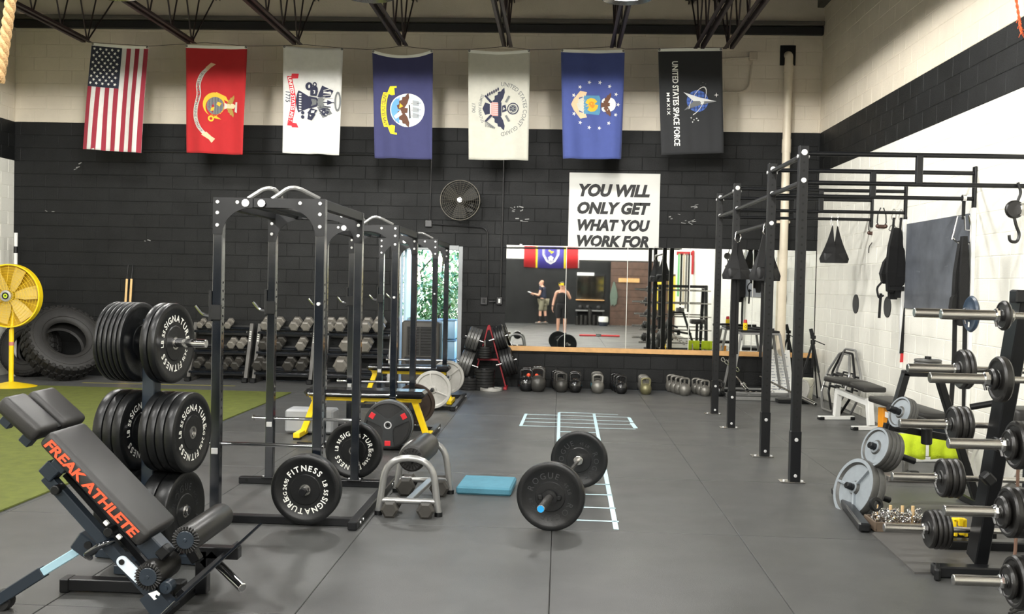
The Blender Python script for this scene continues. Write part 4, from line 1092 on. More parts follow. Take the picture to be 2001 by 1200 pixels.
q = B(); q.box((-2.55, 10.25, .14), (.5, .28, .24), bev=.02); t = tag(part('storage_box', q, mat('pale_grey_plastic', rgb(150, 152, 154), .5)), 'pale grey box on the floor left of the middle rack bench', 'box')

# ------------------------------------------------------------------ roller stand with its dumbbells, foam pad
def hex_dumbbell(r, L, m_head, m_grip=STEEL):
    """mesh pair: a hexagonal head (axis y, centre 0) and a grip"""
    q = B(); hl = L * .30; pts = [(r * math.cos(PI / 3 * k + PI / 6 * 0), r * math.sin(PI / 3 * k)) for k in range(6)]
    b = r * .16; n0 = len(q.v)
    rings = [(r * .74, -hl / 2), (r, -hl / 2 + b), (r, hl / 2 - b), (r * .74, hl / 2)]
    for rr, yy in rings:
        for k in range(6): q.v.append((rr * math.cos(PI / 3 * k), yy, rr * math.sin(PI / 3 * k)))
    for i in range(3):
        for k in range(6): q.face([i * 6 + k, i * 6 + (k + 1) % 6, i * 6 + 6 + (k + 1) % 6, i * 6 + 6 + k])
    q.face([5, 4, 3, 2, 1, 0]); q.face([18 + k for k in range(6)])
    hm = q.mesh('head', m_head)
    g = B(); g.cyl((0, -L * .22, 0), (0, L * .22, 0), .015, n=10); gm = g.mesh('grip', m_grip)
    return hm, gm
_hx = {}
def dumbbell(label, p, r, L, dark, group, rotz=0.0, tilt=0.0):   # tilt raises the far head
    key = (round(r, 3), round(L, 3), dark)
    if key not in _hx: _hx[key] = hex_dumbbell(r, L, HEX_DARK if dark else HEX_GREY)
    hm, gm = _hx[key]
    t = thing('hex_dumbbell', label, 'dumbbell', p, rotz, group); t.rotation_euler = (tilt, 0, rotz)
    for s in (-1, 1): o = part('head', hm, None, t); o.location = (0, s * L * .35, 0)
    part('grip', gm, None, t)
    return t
t = thing('roller_stand', 'silver tube roller stand with a black foam roller, beside the nearest rack', 'roller stand', (-1.0, 7.1, 0))
for yy, nm in ((6.78, 'front_hoop'), (7.52, 'back_hoop')):
    xa, xb, zt = (-1.215, -.80, .395)
    pts = rounded([(xa, yy, .012), (xa + .05, yy, zt), (xb - .05, yy, zt), (xb, yy, .012)], .15, 6)
    q = B(); q.tube(pts, .024, 12); hp = part(nm, q, SILVER_TUBE, t, world=True)
    q = B()
    for x in (xa, xb): q.cyl((x, yy, 0), (x, yy, .03), .028, n=12)
    part('foot_cap', q, BLACK_SATIN, hp, world=True)
    q = B(); q.cyl((xa + .012, yy, .10), (xb - .012, yy, .10), .020, n=10); part('cross_tube', q, SILVER_TUBE, t, world=True)
q = B(); q.beam((-1.01, 6.78, .10), (-.95, 7.52, .10), .05, .03); part('spine', q, SILVER_TUBE, t, world=True)
q = B(); a = Vector((-1.01, 6.88, .372)); c = Vector((-.975, 7.46, .380)); q.lathe([(.03, 0), (.078, 0), (.092, .012), (.095, .03), (.095, (c - a).length - .03), (.088, (c - a).length), (.03, (c - a).length)], a, c - a, 32, closed=True); part('foam_roller', q, FOAM, t, world=True)
q = B()
u, v, ax = frame_of(c - a)
for k in range(18):
    d = 2 * PI * k / 18; q.box(a + (u * math.cos(d) + v * math.sin(d)) * .064 - ax * .002, (.008, .012, .03), Matrix((u, ax, v)).transposed() @ Matrix.Rotation(-d + PI / 2, 3, 'Y'), bev=.003)
part('gathered_end', q, SOFT_RUBBER, t, world=True)
q = B(); q.cyl(a - ax * .07, c + ax * .05, .022, n=12); part('axle', q, BLACK_SATIN, t, world=True)
for lb, x, y, r in (('worn grey hex dumbbell at the front left of the roller stand', -1.13, 6.80, .062), ('worn grey hex dumbbell at the front right of the roller stand', -.885, 6.80, .062), ('worn grey hex dumbbell at the back left under the foam roller', -1.13, 7.50, .075), ('worn grey hex dumbbell at the back right of the roller stand', -.875, 7.50, .075)):
    dumbbell(lb, (x, y, r * .87), r, .24 if y < 7 else .26, True, 'dumbbells weighing down the roller stand', 0.05)
q = B(); q.box((0, 0, .032), (.42, .46, .062), bev=.014)
o = tag(part('foam_pad', q, TEAL_FOAM), 'teal foam balance pad on the floor left of the loaded barbell', 'foam pad'); o.location = (-.535, 7.72, 0); o.rotation_euler = (0, 0, -.05)

# ------------------------------------------------------------------ loaded barbell in the middle of the floor
Pn = atY(1075, 968, 6.47); Pf = atY(1131, 896, 7.86); Pn.z = Pf.z = .226
ax = (Pn - Pf).normalized()
t = thing('loaded_barbell', 'barbell with one black bumper plate at each end, in the middle of the floor', 'barbell', ((Pn + Pf) / 2).to_tuple()[:2] + (0,))
q = B(); q.cyl(Pn - ax * .10, Pf - ax * .03, .0145, n=14); part('bar', q, STEEL, t, world=True)
for c, d, nm in ((Pn - ax * .06, ax, 'near'), (Pf + ax * .0, -ax, 'far')):
    q = B(); q.cyl(c, c + d * (.42 if nm == 'near' else .42), .025, n=18, bev=.003); q.cyl(c - d * .035, c - d * .002, .037, n=18, bev=.004)
    part('sleeve', q, STEEL, t, world=True)
plate('bumper_plate', None, Pn - ax * .03, ax, .226, .06, 'relief', -.25, parent=t)
plate('bumper_plate', None, Pf - ax * .03, ax, .226, .06, 'relief', .5, parent=t)
q = B(); e = Pn - ax * .06 + ax * .421; q.cyl(e, e + ax * .002, .0215, n=18); part('end_cap', q, mat('blue_cap', rgb(30, 150, 214), .4), t, world=True, label='blue sleeve end cap')
q = B(); q.lathe([(.026, 0), (.05, .0), (.05, .03), (.026, .03)], Pn + ax * .004, ax, 20, closed=True); q.box(Pn + ax * .02 + Vector((.06, 0, .0)), (.03, .03, .03), bev=.004); q.box(Pn + ax * .02 - Vector((.06, 0, .0)), (.03, .03, .03), bev=.004); part('clamp', q, BLACK_SATIN, t, world=True)
# ------------------------------------------------------------------ weight tree with bumper plates (left)
WT = Vector((-2.285, 5.50, 0)); WA = -math.radians(8); wx = Vector((math.cos(WA), math.sin(WA), 0))
t = thing('weight_tree', 'slate blue weight tree with chrome pegs behind the incline bench', 'weight tree', WT)
q = B(); q.box(WT + Vector((0, 0, .70)), (.075, .075, 1.34), Matrix.Rotation(WA, 3, 'Z'), bev=.005); part('post', q, NAVY_STEEL, t, world=True)
q = B(); wy = Vector((-wx.y, wx.x, 0)); q.beam(WT - wx * .32 + Vector((0, 0, .03)), WT + wx * .32 + Vector((0, 0, .03)), .07, .05); q.beam(WT - wy * .30 + Vector((0, 0, .031)), WT + wy * .30 + Vector((0, 0, .031)), .07, .05); part('base', q, NAVY_STEEL, t, world=True)
for z, rr in ((1.24, .33), (.745, .25), (.30, .24)):
    for s in (-1, 1):
        q = B(); q.cyl(WT + wx * (s * .038) + Vector((0, 0, z)), WT + wx * (s * (rr if s > 0 else rr + .02)) + Vector((0, 0, z)), .0245, n=16, bev=.003); part('peg', q, CHROME, t, world=True)
ordn = ['first', 'second', 'third', 'fourth', 'fifth', 'sixth', 'seventh', 'eighth']
def stack(z, s, ts, r, kinds, where, start=.05, gap=.001):
    x = start
    for i, (tt, kd) in enumerate(zip(ts, kinds)):
        plate('bumper_plate', '%s bumper plate from the post, %s peg of the weight tree' % (ordn[i], where), WT + wx * (s * (x + tt / 2)) + Vector((0, 0, z - .0 + .0)), wx, r, tt, kd, PI + random.uniform(-.2, .2) - .15, 'bumper plates on the left weight tree')
        x += tt + gap
stack(1.236, -1, [.028] * 6, .225, ['plain'] * 6, 'upper left', .055)
stack(1.236, 1, [.046, .046], .225, ['plain', 'signature'], 'upper right', .052)
stack(.741, -1, [.055, .055, .06], .225, ['signature', 'plain', 'plain'], 'middle left', .052)
stack(.741, 1, [.05, .05, .05, .055], .225, ['plain', 'plain', 'plain', 'signature'], 'middle right', .05)
stack(.296, -1, [.08, .08], .225, ['plain', 'plain'], 'lower left', .05)
stack(.296, 1, [.085, .085], .225, ['plain', 'relief'], 'lower right', .05)
# ------------------------------------------------------------------ incline bench with leg rollers (left foreground)
BY0, BY1 = 4.42, 4.75
def bq(x, y, Y=BY0): return atY(x, y, Y)
A, Bp = bq(76, 872), bq(263, 1068)
al = (Bp - A); al.y = 0; PL = al.length; al.normalize()
nm_ = Vector((-al.z, 0, al.x))                 # up-right normal of the pad
t = thing('incline_bench', 'black incline exercise bench with foam leg rollers and FREAK ATHLETE lettering', 'exercise bench', (-2.1, 4.6, 0))
RP = Matrix((al, Vector((0, 1, 0)), nm_)).transposed()
TH = .088
def soft_box(q, c, size, R, r, seg=3):          # pad with well rounded edges
    bm = bmesh.new(); bmesh.ops.create_cube(bm, size=1.0)
    for v in bm.verts: v.co = Vector((v.co.x * size[0], v.co.y * size[1], v.co.z * size[2]))
    bmesh.ops.bevel(bm, geom=bm.edges[:], offset=r, segments=seg, profile=.5, affect='EDGES')
    bm.verts.index_update()
    q.add([Vector(c) + R @ v.co for v in bm.verts], [[v.index for v in f.verts] for f in bm.faces], True); bm.free()
q = B(); soft_box(q, A + al * (PL / 2) + Vector((0, (BY1 - BY0) / 2, 0)) + nm_ * (TH / 2), (PL + .03, BY1 - BY0, TH), RP, .026, 4)
bp = part('back_pad', q, VINYL, t, world=True)
q = B()
tw = glyphs('FREAK ATHLETE', .035, .12); k = (PL * .93) / tw[2]
q.add([A + al * (PL * .02 + x * k) + nm_ * (.020 + y * k * .80) + Vector((0, -.0025, 0)) for x, y in tw[0]], tw[1], False)
part('lettering', q, ORANGE_PRINT, bp, world=True, label='orange lettering on the pad side')
# split head pad
H0, H1 = bq(-12, 804), bq(54, 864)
hl = (H1 - H0); hl.y = 0; HL = hl.length; hl.normalize(); hn = Vector((-hl.z, 0, hl.x))
RH = Matrix((hl, Vector((0, 1, 0)), hn)).transposed()
for ya, yb in ((4.42, 4.605), (4.655, 4.87)):
    q = B(); soft_box(q, H0 + hl * (HL / 2) + Vector((0, (ya + yb) / 2 - BY0, 0)) + hn * .045, (HL + .03, yb - ya, .085), RH, .026, 4); part('head_pad', q, VINYL, t, world=True)
q = B(); soft_box(q, H0 + hl * (HL / 2) + Vector((0, 4.63 - BY0, 0)) + hn * .025, (HL + .01, .11, .07), RH, .012, 2); part('head_pad_bridge', q, VINYL_EDGE, t, world=True)
for f in (.25, .85):
    for yy in (4.50, 4.72):
        q = B(); q.box(H0 + hl * (HL * f) - hn * .022 + Vector((0, yy - BY0, 0)), (.055, .05, .06), RH, bev=.004); part('pad_bracket', q, NAVY_STEEL, t, world=True)
# main rails under the pad
def bar(nm, p, q_, w, h, m, yy, up=None, **kw):
    a = atY(*p, yy); c = atY(*q_, yy); q = B(); q.beam(a, c, w, h, up or (0, 1, 0)); return part(nm, q, m, t, world=True, **kw)
for yy in (4.50, 4.70):
    bar('main_rail', (92, 930), (330, 1196), .05, .055, NAVY_STEEL, yy)
bar('inner_rail', (128, 925), (300, 1120), .03, .03, BLACK_STEEL, 4.60)
for (px, py) in ((104, 918), (128, 903)):
    c = atY(px, py, 4.50); q = B(); q.box(c, (.075, .09, .07), RP, bev=.005); part('rail_bracket', q, NAVY_STEEL, t, world=True)
for (px, py, nm) in ((108, 958, 'rubber_stop'), (212, 1040, 'adjust_knob')):
    c = atY(px, py, 4.45); q = B(); q.cyl(c + Vector((0, -.01, 0)), c + Vector((0, .06, 0)), .022, n=14, bev=.004); part(nm, q, BLACK_SATIN, t, world=True)
for (px, py) in ((208, 1022), (233, 1049)):
    c = atY(px, py, 4.44); q = B(); q.box(c, (.024, .02, .018), RP, bev=.003); part('scale_tab', q, WHITE_PAINT, t, world=True)
# telescopic prop to the left foot
bar('prop_sleeve', (-40, 1196), (86, 1116), .055, .055, NAVY_STEEL, 4.60)
bar('prop_tube', (74, 1124), (176, 1062), .04, .042, PALE_BLUE, 4.60, label='pale blue inner tube of the prop')
c = atY(172, 1062, 4.58); q = B(); q.box(c, (.10, .10, .09), Matrix.Rotation(.6, 3, 'Y'), bev=.006); part('prop_clevis', q, NAVY_STEEL, t, world=True)
c = atY(171, 1066, 4.52); q = B(); q.cyl(c, c + Vector((0, .02, 0)), .018, n=12); part('pivot_bolt', q, BLACK_SATIN, t, world=True)
q = B(); q.tube(rounded([atY(222, 1056, 4.47), atY(196, 1066, 4.42), atY(168, 1084, 4.44), atY(176, 1090, 4.62)], .03), .014, 10); part('pull_handle', q, BLACK_GLOSS, t, world=True)
c = atY(-6, 1172, 4.62)
q = B(); q.cyl(c + Vector((.03, -.03, -.0)), c + Vector((.03, .03, -.0)), .05, n=20, bev=.006); part('wheel', q, SOFT_RUBBER, t, world=True)
c0 = atZ(128, 1152, .0); yb_ = 4.93
q = B(); q.box((-2.18, yb_, .04), (.58, .07, .06), bev=.004); part('cross_foot', q, BLACK_STEEL, t, world=True)
for s in (-1, 1):
    q = B(); q.box((-2.18 + s * .29, yb_, .036), (.05, .085, .072), bev=.006); part('foot_cap', q, BLACK_SATIN, t, world=True)
q = B(); q.box((-1.72, 4.95, .22), (.26, .06, .06), bev=.004); q.box((-1.78, 4.95, .12), (.06, .06, .22), bev=.004); part('rear_arm', q, BLACK_STEEL, t, world=True)
# foam rollers
def roller(px, py, rr, ya, yb, nm='leg_roller'):
    a = atY(px, py, ya); d = Vector((0, 1, 0)); L = yb - ya; q = B()
    q.lathe([(.02, .004), (rr * .70, .004), (rr * .74, -.004), (rr * .93, .0), (rr, .014), (rr, L - .014), (rr * .93, L), (.02, L)], a, d, 40, closed=True)
    ob = part(nm, q, FOAM, t, world=True)
    q = B()
    for k in range(26):
        an = 2 * PI * k / 26; q.box(a + Vector((math.cos(an) * rr * .80, -.003, math.sin(an) * rr * .80)), (rr * .42, .012, rr * .10), Matrix.Rotation(-an, 3, 'Y'), bev=.003)
    part('gathers', q, SOFT_RUBBER, ob, world=True)
    q = B(); q.cyl(a + Vector((0, -.010, 0)), a + Vector((0, .004, 0)), rr * .66, n=32, bev=.003); q.cyl(a + Vector((0, -.014, 0)), a + Vector((0, -.009, 0)), rr * .14, n=12, bev=.002)
    part('end_disc', q, NAVY_STEEL, ob, world=True)
    return ob
roller(363, 1055, .063, 4.42, 4.90); roller(290, 1127, .064, 4.42, 4.66)
a = atY(290, 1127, 4.70); c = atY(363, 1055, 4.70)
q = B(); q.beam(a, c, .05, .05, (0, 1, 0)); q.beam(c, c + Vector((.06, 0, -.10)), .05, .05, (0, 1, 0)); part('roller_arm', q, BLACK_STEEL, t, world=True)
q = B(); q.cyl(a + Vector((0, -.04, 0)), a + Vector((0, .16, 0)), .02, n=12); part('axle', q, BLACK_STEEL, t, world=True)
c = atY(305, 1070, 4.55); q = B(); q.box(c, (.13, .10, .09), RP, bev=.006); part('carriage', q, NAVY_STEEL, t, world=True)
c = atY(322, 1078, 4.50); q = B(); q.box(c, (.05, .06, .06), RP, bev=.006); part('carriage_cap', q, BLACK_SATIN, t, world=True)
# pale link plate and its bolt
a = atY(240, 1097, 4.455); c = atY(276, 1132, 4.455); d = (c - a).normalized(); pn = Vector((-d.z, 0, d.x)); w = .026; L = (c - a).length
poly = [(-w * math.sin(PI * i / 10), w * math.cos(PI * i / 10)) for i in range(11)] + [(L, -w), (L, w)]
q = B(); q.prism(poly, a, d, pn, .01); part('link_plate', q, mat('white_link_paint', rgb(214, 226, 236), .35), t, world=True, label='pale link plate')
q = B(); q.cyl(a + Vector((0, -.016, 0)), a + Vector((0, .01, 0)), .013, n=12); part('link_bolt', q, BLACK_SATIN, t, world=True)
# foot plate block with the pale mark
pts = [(272, 1172), (302, 1150), (340, 1188), (300, 1210)]
a = atY(272, 1172, 4.44); q = B(); q.prism([((atY(*p, 4.44) - a).x, (atY(*p, 4.44) - a).z) for p in pts], a, (1, 0, 0), (0, 0, 1), -.07); part('foot_block', q, NAVY_STEEL, t, world=True)
a = atY(289, 1162, 4.436); mk = [(289, 1160), (306, 1154), (313, 1160), (311, 1165), (305, 1162), (303, 1167), (307, 1170), (301, 1173), (295, 1166)]
q = B(); q.add([atY(x, y, 4.366) + Vector((0, 0, 0)) for x, y in mk], [list(range(len(mk)))], False); part('mark', q, WHITE_PAINT, t, world=True, label='pale angular mark')
c = atY(325, 1148, 4.43); q = B(); q.cyl(c + Vector((0, -.012, 0)), c + Vector((0, .05, 0)), .03, n=18, bev=.004); q.cyl(c + Vector((0, -.022, 0)), c, .012, n=10); part('pivot_hub', q, NAVY_STEEL, t, world=True)
# long foot plate seen along its edge
f0, f1 = atY(322, 1196, 4.36), atY(493, 1040, 5.22)
q = B(); q.beam(f0, f1, .16, .014, Vector((.70, 0, -.71)), bev=.003); part('foot_plate', q, BLACK_GLOSS, t, world=True)
q = B(); q.beam(atY(352, 1160, 4.5), atY(462, 1066, 5.08), .05, .03, Vector((.7, 0, -.7)), bev=.003); part('foot_plate_rib', q, BLACK_STEEL, t, world=True)
a, c = atY(422, 1098, 4.95), atY(474, 1149, 4.80); q = B(); q.cyl(a, c, .0235, n=18, bev=.003); part('weight_horn', q, CHROME, t, world=True)
q = B(); q.box(a + Vector((-.02, .0, .01)), (.07, .06, .09), RP, bev=.004); part('horn_plate', q, BLACK_STEEL, t, world=True)
q = B(); q.box(atY(345, 1180, 4.75) * 1.0, (.05, .5, .05), bev=.004); part('base_bar', q, BLACK_STEEL, t, world=True)
for yy in (4.55, 4.95):
    c = atY(345, 1180, 4.75); q = B(); q.box((c.x, yy, c.z / 2), (.05, .05, max(.05, c.z)), bev=.004); part('base_leg', q, BLACK_STEEL, t, world=True)

# ------------------------------------------------------------------ climbing rope
t = thing('climbing_rope', 'thick beige twisted climbing rope hanging at the left edge', 'rope', atY(24, -5, 4.0))
ROPE = mat('manila_rope', rgb(196, 160, 112), .85, var=.15, vscale=60, bump=.6, bscale=200)
p0, p1 = atY(30, -60, 4.0), atY(-2, 160, 4.0); q = B()
for s in range(3):
    pts = []
    for i in range(64):
        f = i / 63; a = s * 2 * PI / 3 + f * 26
        pts.append(p0.lerp(p1, f) + Vector((math.cos(a) * .0105, math.sin(a) * .0105, 0)))
    q.tube(pts, .0125, 7)
part('strands', q, ROPE, t, world=True)
# ------------------------------------------------------------------ yellow pedestal fan
c = atY(20, 578, 13.5); R_ = .43
t = thing('pedestal_fan', 'yellow pedestal fan with a caged head in front of the tires', 'fan', (c.x, 13.5, 0))
YW = mat('yellow_wire', rgb(226, 190, 40), .4); YBLADE = mat('pale_yellow_blade', rgb(212, 184, 96), .5)
q = B()
for k in range(10): rr = R_ * (k + 1.5) / 11.5; q.lathe([(rr + .0022, 0), (rr, -.003), (rr - .0022, 0), (rr, .003)], (c.x, 13.5 - .04 - .06 * math.cos(rr / R_ * PI / 2), c.z), (0, 1, 0), 44, closed=True)
for k in range(20):
    a = 2 * PI * k / 20; q.tube([(c.x + math.cos(a) * R_ * s, 13.5 - .04 - .06 * math.cos(s * PI / 2), c.z + math.sin(a) * R_ * s) for s in (.16, .45, .75, 1)], .0026, 4)
part('front_cage', q, YW, t, world=True)
q = B(); q.lathe([(R_ + .012, -.05), (R_ + .012, .05), (R_ - .006, .05), (R_ - .006, -.05)], (c.x, 13.5, c.z), (0, 1, 0), 48, closed=True); part('rim', q, YELLOW, t, world=True)
q = B(); q.lathe([(.02, .06), (R_ * .5, .075), (R_, .05)], (c.x, 13.5, c.z), (0, 1, 0), 44); part('back_shroud', q, mat('shroud_yellow', rgb(196, 160, 30), .45), t, world=True)
for k in range(6):
    a = 2 * PI * k / 6 + .15; u = Vector((math.cos(a), 0, math.sin(a))); w = Vector((-math.sin(a), .3, math.cos(a))).normalized(); q = B()
    vs = [c + Vector((0, .0 + d_, 0)) + u * r_ + w * (s_ * ww) for r_, ww in ((.07, .045), (.22, .085), (R_ * .92, .10)) for s_ in (-1, 1) for d_ in (0.0, .006)]
    q.add(vs, [(0, 2, 6, 4), (4, 6, 10, 8), (1, 5, 7, 3), (5, 9, 11, 7), (0, 4, 5, 1), (4, 8, 9, 5), (2, 3, 7, 6), (6, 7, 11, 10), (8, 10, 11, 9)], False); part('blade', q, YBLADE, t, world=True)
q = B(); q.lathe([(.05, -.125), (.078, -.12), (.078, -.06), (.05, -.06)], (c.x, 13.5, c.z), (0, 1, 0), 28, closed=True); hub = part('hub_ring', q, STEEL, t, world=True)
q = B(); q.lathe([(.001, -.124), (.051, -.124), (.051, -.10)], (c.x, 13.5, c.z), (0, 1, 0), 24); part('badge', q, BLACK_SATIN, hub, world=True)
q = B(); q.lathe([(.012, -.127), (.030, -.127), (.030, -.124)], (c.x, 13.5, c.z), (0, 1, 0), 20); part('badge_disc', q, mat('lime_badge', rgb(190, 210, 40), .4), hub, world=True)
q = B(); q.cyl((c.x, 13.5 + .06, c.z), (c.x, 13.5 + .26, c.z), .10, n=20, bev=.02); part('motor', q, YELLOW, t, world=True)
q = B(); q.cyl((c.x, 13.54, .06), (c.x, 13.54, c.z - R_ - .04), .032, n=16); q.cyl((c.x, 13.54, c.z - R_ - .12), (c.x, 13.60, c.z - .08), .026, n=14); pole = part('pole', q, YELLOW, t, world=True)
q = B(); q.cyl((c.x, 13.54, .585), (c.x, 13.54, .635), .0335, n=16); part('pole_clamp', q, mat('dusty_pink_clamp', rgb(190, 116, 108), .5), pole, world=True, label='dusty pink clamp')
q = B(); q.lathe([(.02, .08), (.06, .075), (.27, .03), (.345, .012), (.345, 0), (.02, 0)], (c.x, 13.54, 0), (0, 0, 1), 36, closed=True); part('base', q, YELLOW, t, world=True)

# ------------------------------------------------------------------ tires
def tire(label, c, axis, R0, W):
    t = thing('tire', label, 'tire', c, 0, 'big used tires')
    t.rotation_mode = 'QUATERNION'; t.rotation_quaternion = Vector(axis).to_track_quat('Z', 'Y')
    h = W / 2; ri = R0 * .50
    prof = [(ri, h * .62), (ri + .015, h * .80), (R0 * .58, h * .90), (R0 * .72, h * 1.0), (R0 * .86, h * .97), (R0 * .95, h * .86), (R0 * .975, h * .70), (R0 * .98, 0), (R0 * .975, -h * .70), (R0 * .95, -h * .86), (R0 * .86, -h * .97), (R0 * .72, -h), (R0 * .58, -h * .9), (ri + .015, -h * .8), (ri, -h * .62), (ri + .03, -h * .5), (R0 * .86, -h * .72), (R0 * .88, 0), (R0 * .86, h * .72), (ri + .03, h * .5)]
    q = B(); q.lathe(prof, n=64, closed=True); part('casing', q, mat('dusty_tire_rubber', rgb(44, 43, 42), .62, var=.16, vscale=9, bump=.2, bscale=60), t)
    q = B(); n = 34
    for k in range(n):
        a = 2 * PI * k / n
        for s in (-1, 1):
            aa = a + (PI / n if s > 0 else 0); R3 = Matrix.Rotation(aa, 3, 'Z')
            q.box((math.cos(aa) * R0 * .972, math.sin(aa) * R0 * .972, s * h * .50), (.04, .078, h * .74), R3, bev=.008)
            q.box((math.cos(aa) * R0 * .95, math.sin(aa) * R0 * .95, s * h * .86), (.05, .055, h * .14), R3 @ Matrix.Rotation(s * .6, 3, 'Y'), bev=.008)
        q.box((math.cos(a + .05) * R0 * .985, math.sin(a + .05) * R0 * .985, 0), (.04, .06, h * .22), Matrix.Rotation(a + .05, 3, 'Z'), bev=.006)
    part('tread_blocks', q, mat('tread_rubber', rgb(28, 27, 26), .7, var=.2, vscale=14), t, kind='stuff')
    q = B()
    for rr in (.62, .84): q.lathe([(R0 * rr, h * .965), (R0 * (rr + .01), h * 1.0), (R0 * (rr + .02), h * .965)], n=48)
    part('sidewall_ridges', q, mat('dusty_tire_rubber', (0, 0, 0)), t)
    return t
tire('big black tire leaning on the back wall beside the yellow fan', (-7.42, 14.62, .565), (.60, -.56, .57), .57, .36)
tire('second black tire mostly hidden behind the yellow fan pole', (-8.16, 15.02, .44), (-.05, -.95, .22), .44, .28)
for lb, x in (('left pale wooden pole with a thin dark tip behind the stacked plates', 248), ('right pale wooden pole with a thin dark tip behind the stacked plates', 257)):
    a = atY(x, 545, 15.25); t = thing('wooden_pole', lb, 'pole', (a.x - .03, 15.2, 0), 0, 'wooden poles')
    tz = atY(x, 545, 15.25).z; tt = atY(x, 517, 15.25).z
    q = B(); q.cyl((a.x - .03, 15.15, 0), (a.x, 15.25, tz), .022, .018, n=10); part('shaft', q, mat('pale_ash_wood', rgb(228, 190, 130), .5, var=.08), t, world=True)
    q = B(); q.cyl((a.x, 15.25, tz), (a.x + .01, 15.27, tt), .008, n=8); part('tip', q, BLACK_SATIN, t, world=True)
t = thing('wall_edge_pole', 'added pale pole with a dark band, standing for the white left wall edge', 'pole', (-8.5, 15.0, 0))  # added pole standing in for the white edge of the left wall
a = atY(31, 455, 15.0)
q = B(); q.cyl((a.x, 15.0, 0), (a.x, 15.0, a.z), .028, n=12); part('shaft', q, WHITE_PAINT, t, world=True)
z = atY(31, 488, 15.0).z; q = B(); q.cyl((a.x, 15.0, z - .05), (a.x, 15.0, z + .05), .031, n=12); part('band', q, BLACK_SATIN, t, world=True)

# ------------------------------------------------------------------ dumbbell racks on the back wall
RACK_BLACK = mat('black_rack_paint', rgb(26, 26, 27), .5)  # black paint of the rack back panels
RACKG = mat('grey_rack_upright', rgb(92, 90, 86), .45, var=.12)
def db_rack(x0, x1, label, m=RACKG):
    t = thing('dumbbell_rack', label, 'dumbbell rack', ((x0 + x1) / 2, 15.1, 0), 0, 'three tier dumbbell racks')
    for x in (x0, x1):
        q = B(); q.beam((x, 14.98, .03), (x, 15.27, .88), .055, .07, (0, 1, 0)); q.box((x, 15.12, .02), (.06, .44, .04), bev=.004); fr = part('side_frame', q, m, t, world=True)
        q = B(); q.box((x, 14.93, .035), (.085, .09, .07), bev=.01); part('foot', q, BLACK_SATIN, fr, world=True)
        q = B(); d = Vector((0, .29, .85)).normalized()
        for k in range(5): p = Vector((x, 14.98, .03)) + d * (.62 + .035 * k) + Vector((0, -.037, .012)); q.box(p, (.028, .006, .02), bev=.002)
        part('decal', q, WHITE_PRINT, fr, world=True, label='row of white decal marks')
    for z, y in ((.775, 15.13), (.475, 15.06), (.165, 14.97)):
        for dy, dz in ((-.06, -.012), (.12, .035)):
            q = B(); q.box(((x0 + x1) / 2, y + dy, z + dz), (x1 - x0 - .05, .05, .03), Matrix.Rotation(.25, 3, 'X'), bev=.004); part('rail', q, BLACK_GLOSS, t, world=True)
        q = B(); q.box(((x0 + x1) / 2, y + .17, z + .0), (x1 - x0 - .05, .012, .16), bev=.002); part('back_panel', q, RACK_BLACK, t, world=True)
    return t
RK = [(atY(370, 740, 15.0).x, atY(481, 742, 15.0).x), (atY(497, 742, 15.0).x, atY(607, 746, 15.0).x), (atY(632, 742, 15.0).x, atY(760, 745, 15.0).x)]
for (a, c), lb in zip(RK, ('left dumbbell rack beside the stacked bumper plates', 'middle dumbbell rack behind the nearest power rack', 'right dumbbell rack between the power racks and the cooler')): db_rack(a, c, lb, RACKG if 'right' not in lb else mat('pale_rack_upright', rgb(150, 148, 144), .4))
tier_y = {0: 15.12, 1: 15.05, 2: 14.96}; tn = ['top', 'middle', 'bottom']; rn = ['left', 'middle', 'right']
DB = {(0, 0): [(387, .052), (404, .054), (420, .056), (441, .058)], (0, 1): [(448, .066), (467, .068)], (0, 2): [(382, .070), (407, .072), (437, .072), (458, .074)],
      (1, 0): [(514, .076), (538, .078), (572, .080), (595, .082)], (1, 1): [(512, .082), (541, .082), (585, .082)], (1, 2): [(501, .088), (519, .088), (561, .092), (587, .094)],
      (2, 0): [(640, .086), (661, .088), (712, .092), (737, .104)], (2, 1): [(674, .104), (712, .100)], (2, 2): [(664, .118)]}
tz = (.80, .50, .19)
for (rk, ti), lst in DB.items():
    for i, (px, r) in enumerate(lst):
        y = tier_y[ti]; base = (.795, .495, .185)[ti] + .012
        x = atY(px, 690, y - .12).x
        lb = '%s dumbbell from the left, %s tier of the %s rack' % (ordn[i], tn[ti], rn[rk])
        dumbbell(lb, (x, y + .03, base + r * .87 + .03), r, .27 if r > .07 else .22, (ti == 2 and rk != 2) or (ti == 1 and rk == 1 and i < 2), 'hex dumbbells on the wall racks', random.uniform(-.06, .06), .33)  # lower tiers get darker heads: shade on the shelves put into the colour
# ------------------------------------------------------------------ evaporative cooler in the doorway
xa, xb = atY(783, 690, 14.75).x, atY(857, 690, 14.75).x; zt = atY(820, 627, 14.75).z
t = thing('portable_cooler', 'dark portable air cooler with a louvred front standing in the doorway', 'cooler', ((xa + xb) / 2, 15.0, 0))
CB = mat('cooler_plastic', rgb(72, 69, 64), .5, var=.04)
q = B(); soft_box(q, ((xa + xb) / 2, 15.0, zt / 2 + .04), (xb - xa, .46, zt - .08), Matrix.Identity(3), .05, 3); part('body', q, CB, t, world=True)
q = B(); q.box(((xa + xb) / 2, 14.768, zt * .70), ((xb - xa) * .70, .012, zt * .42), bev=.004); lv = part('louvre_frame', q, mat('cooler_black', rgb(14, 14, 14), .5), t, world=True)
q = B()
for k in range(9): q.box(((xa + xb) / 2, 14.758, zt * .53 + k * zt * .042), ((xb - xa) * .68, .008, .003), Matrix.Rotation(.5, 3, 'X'))
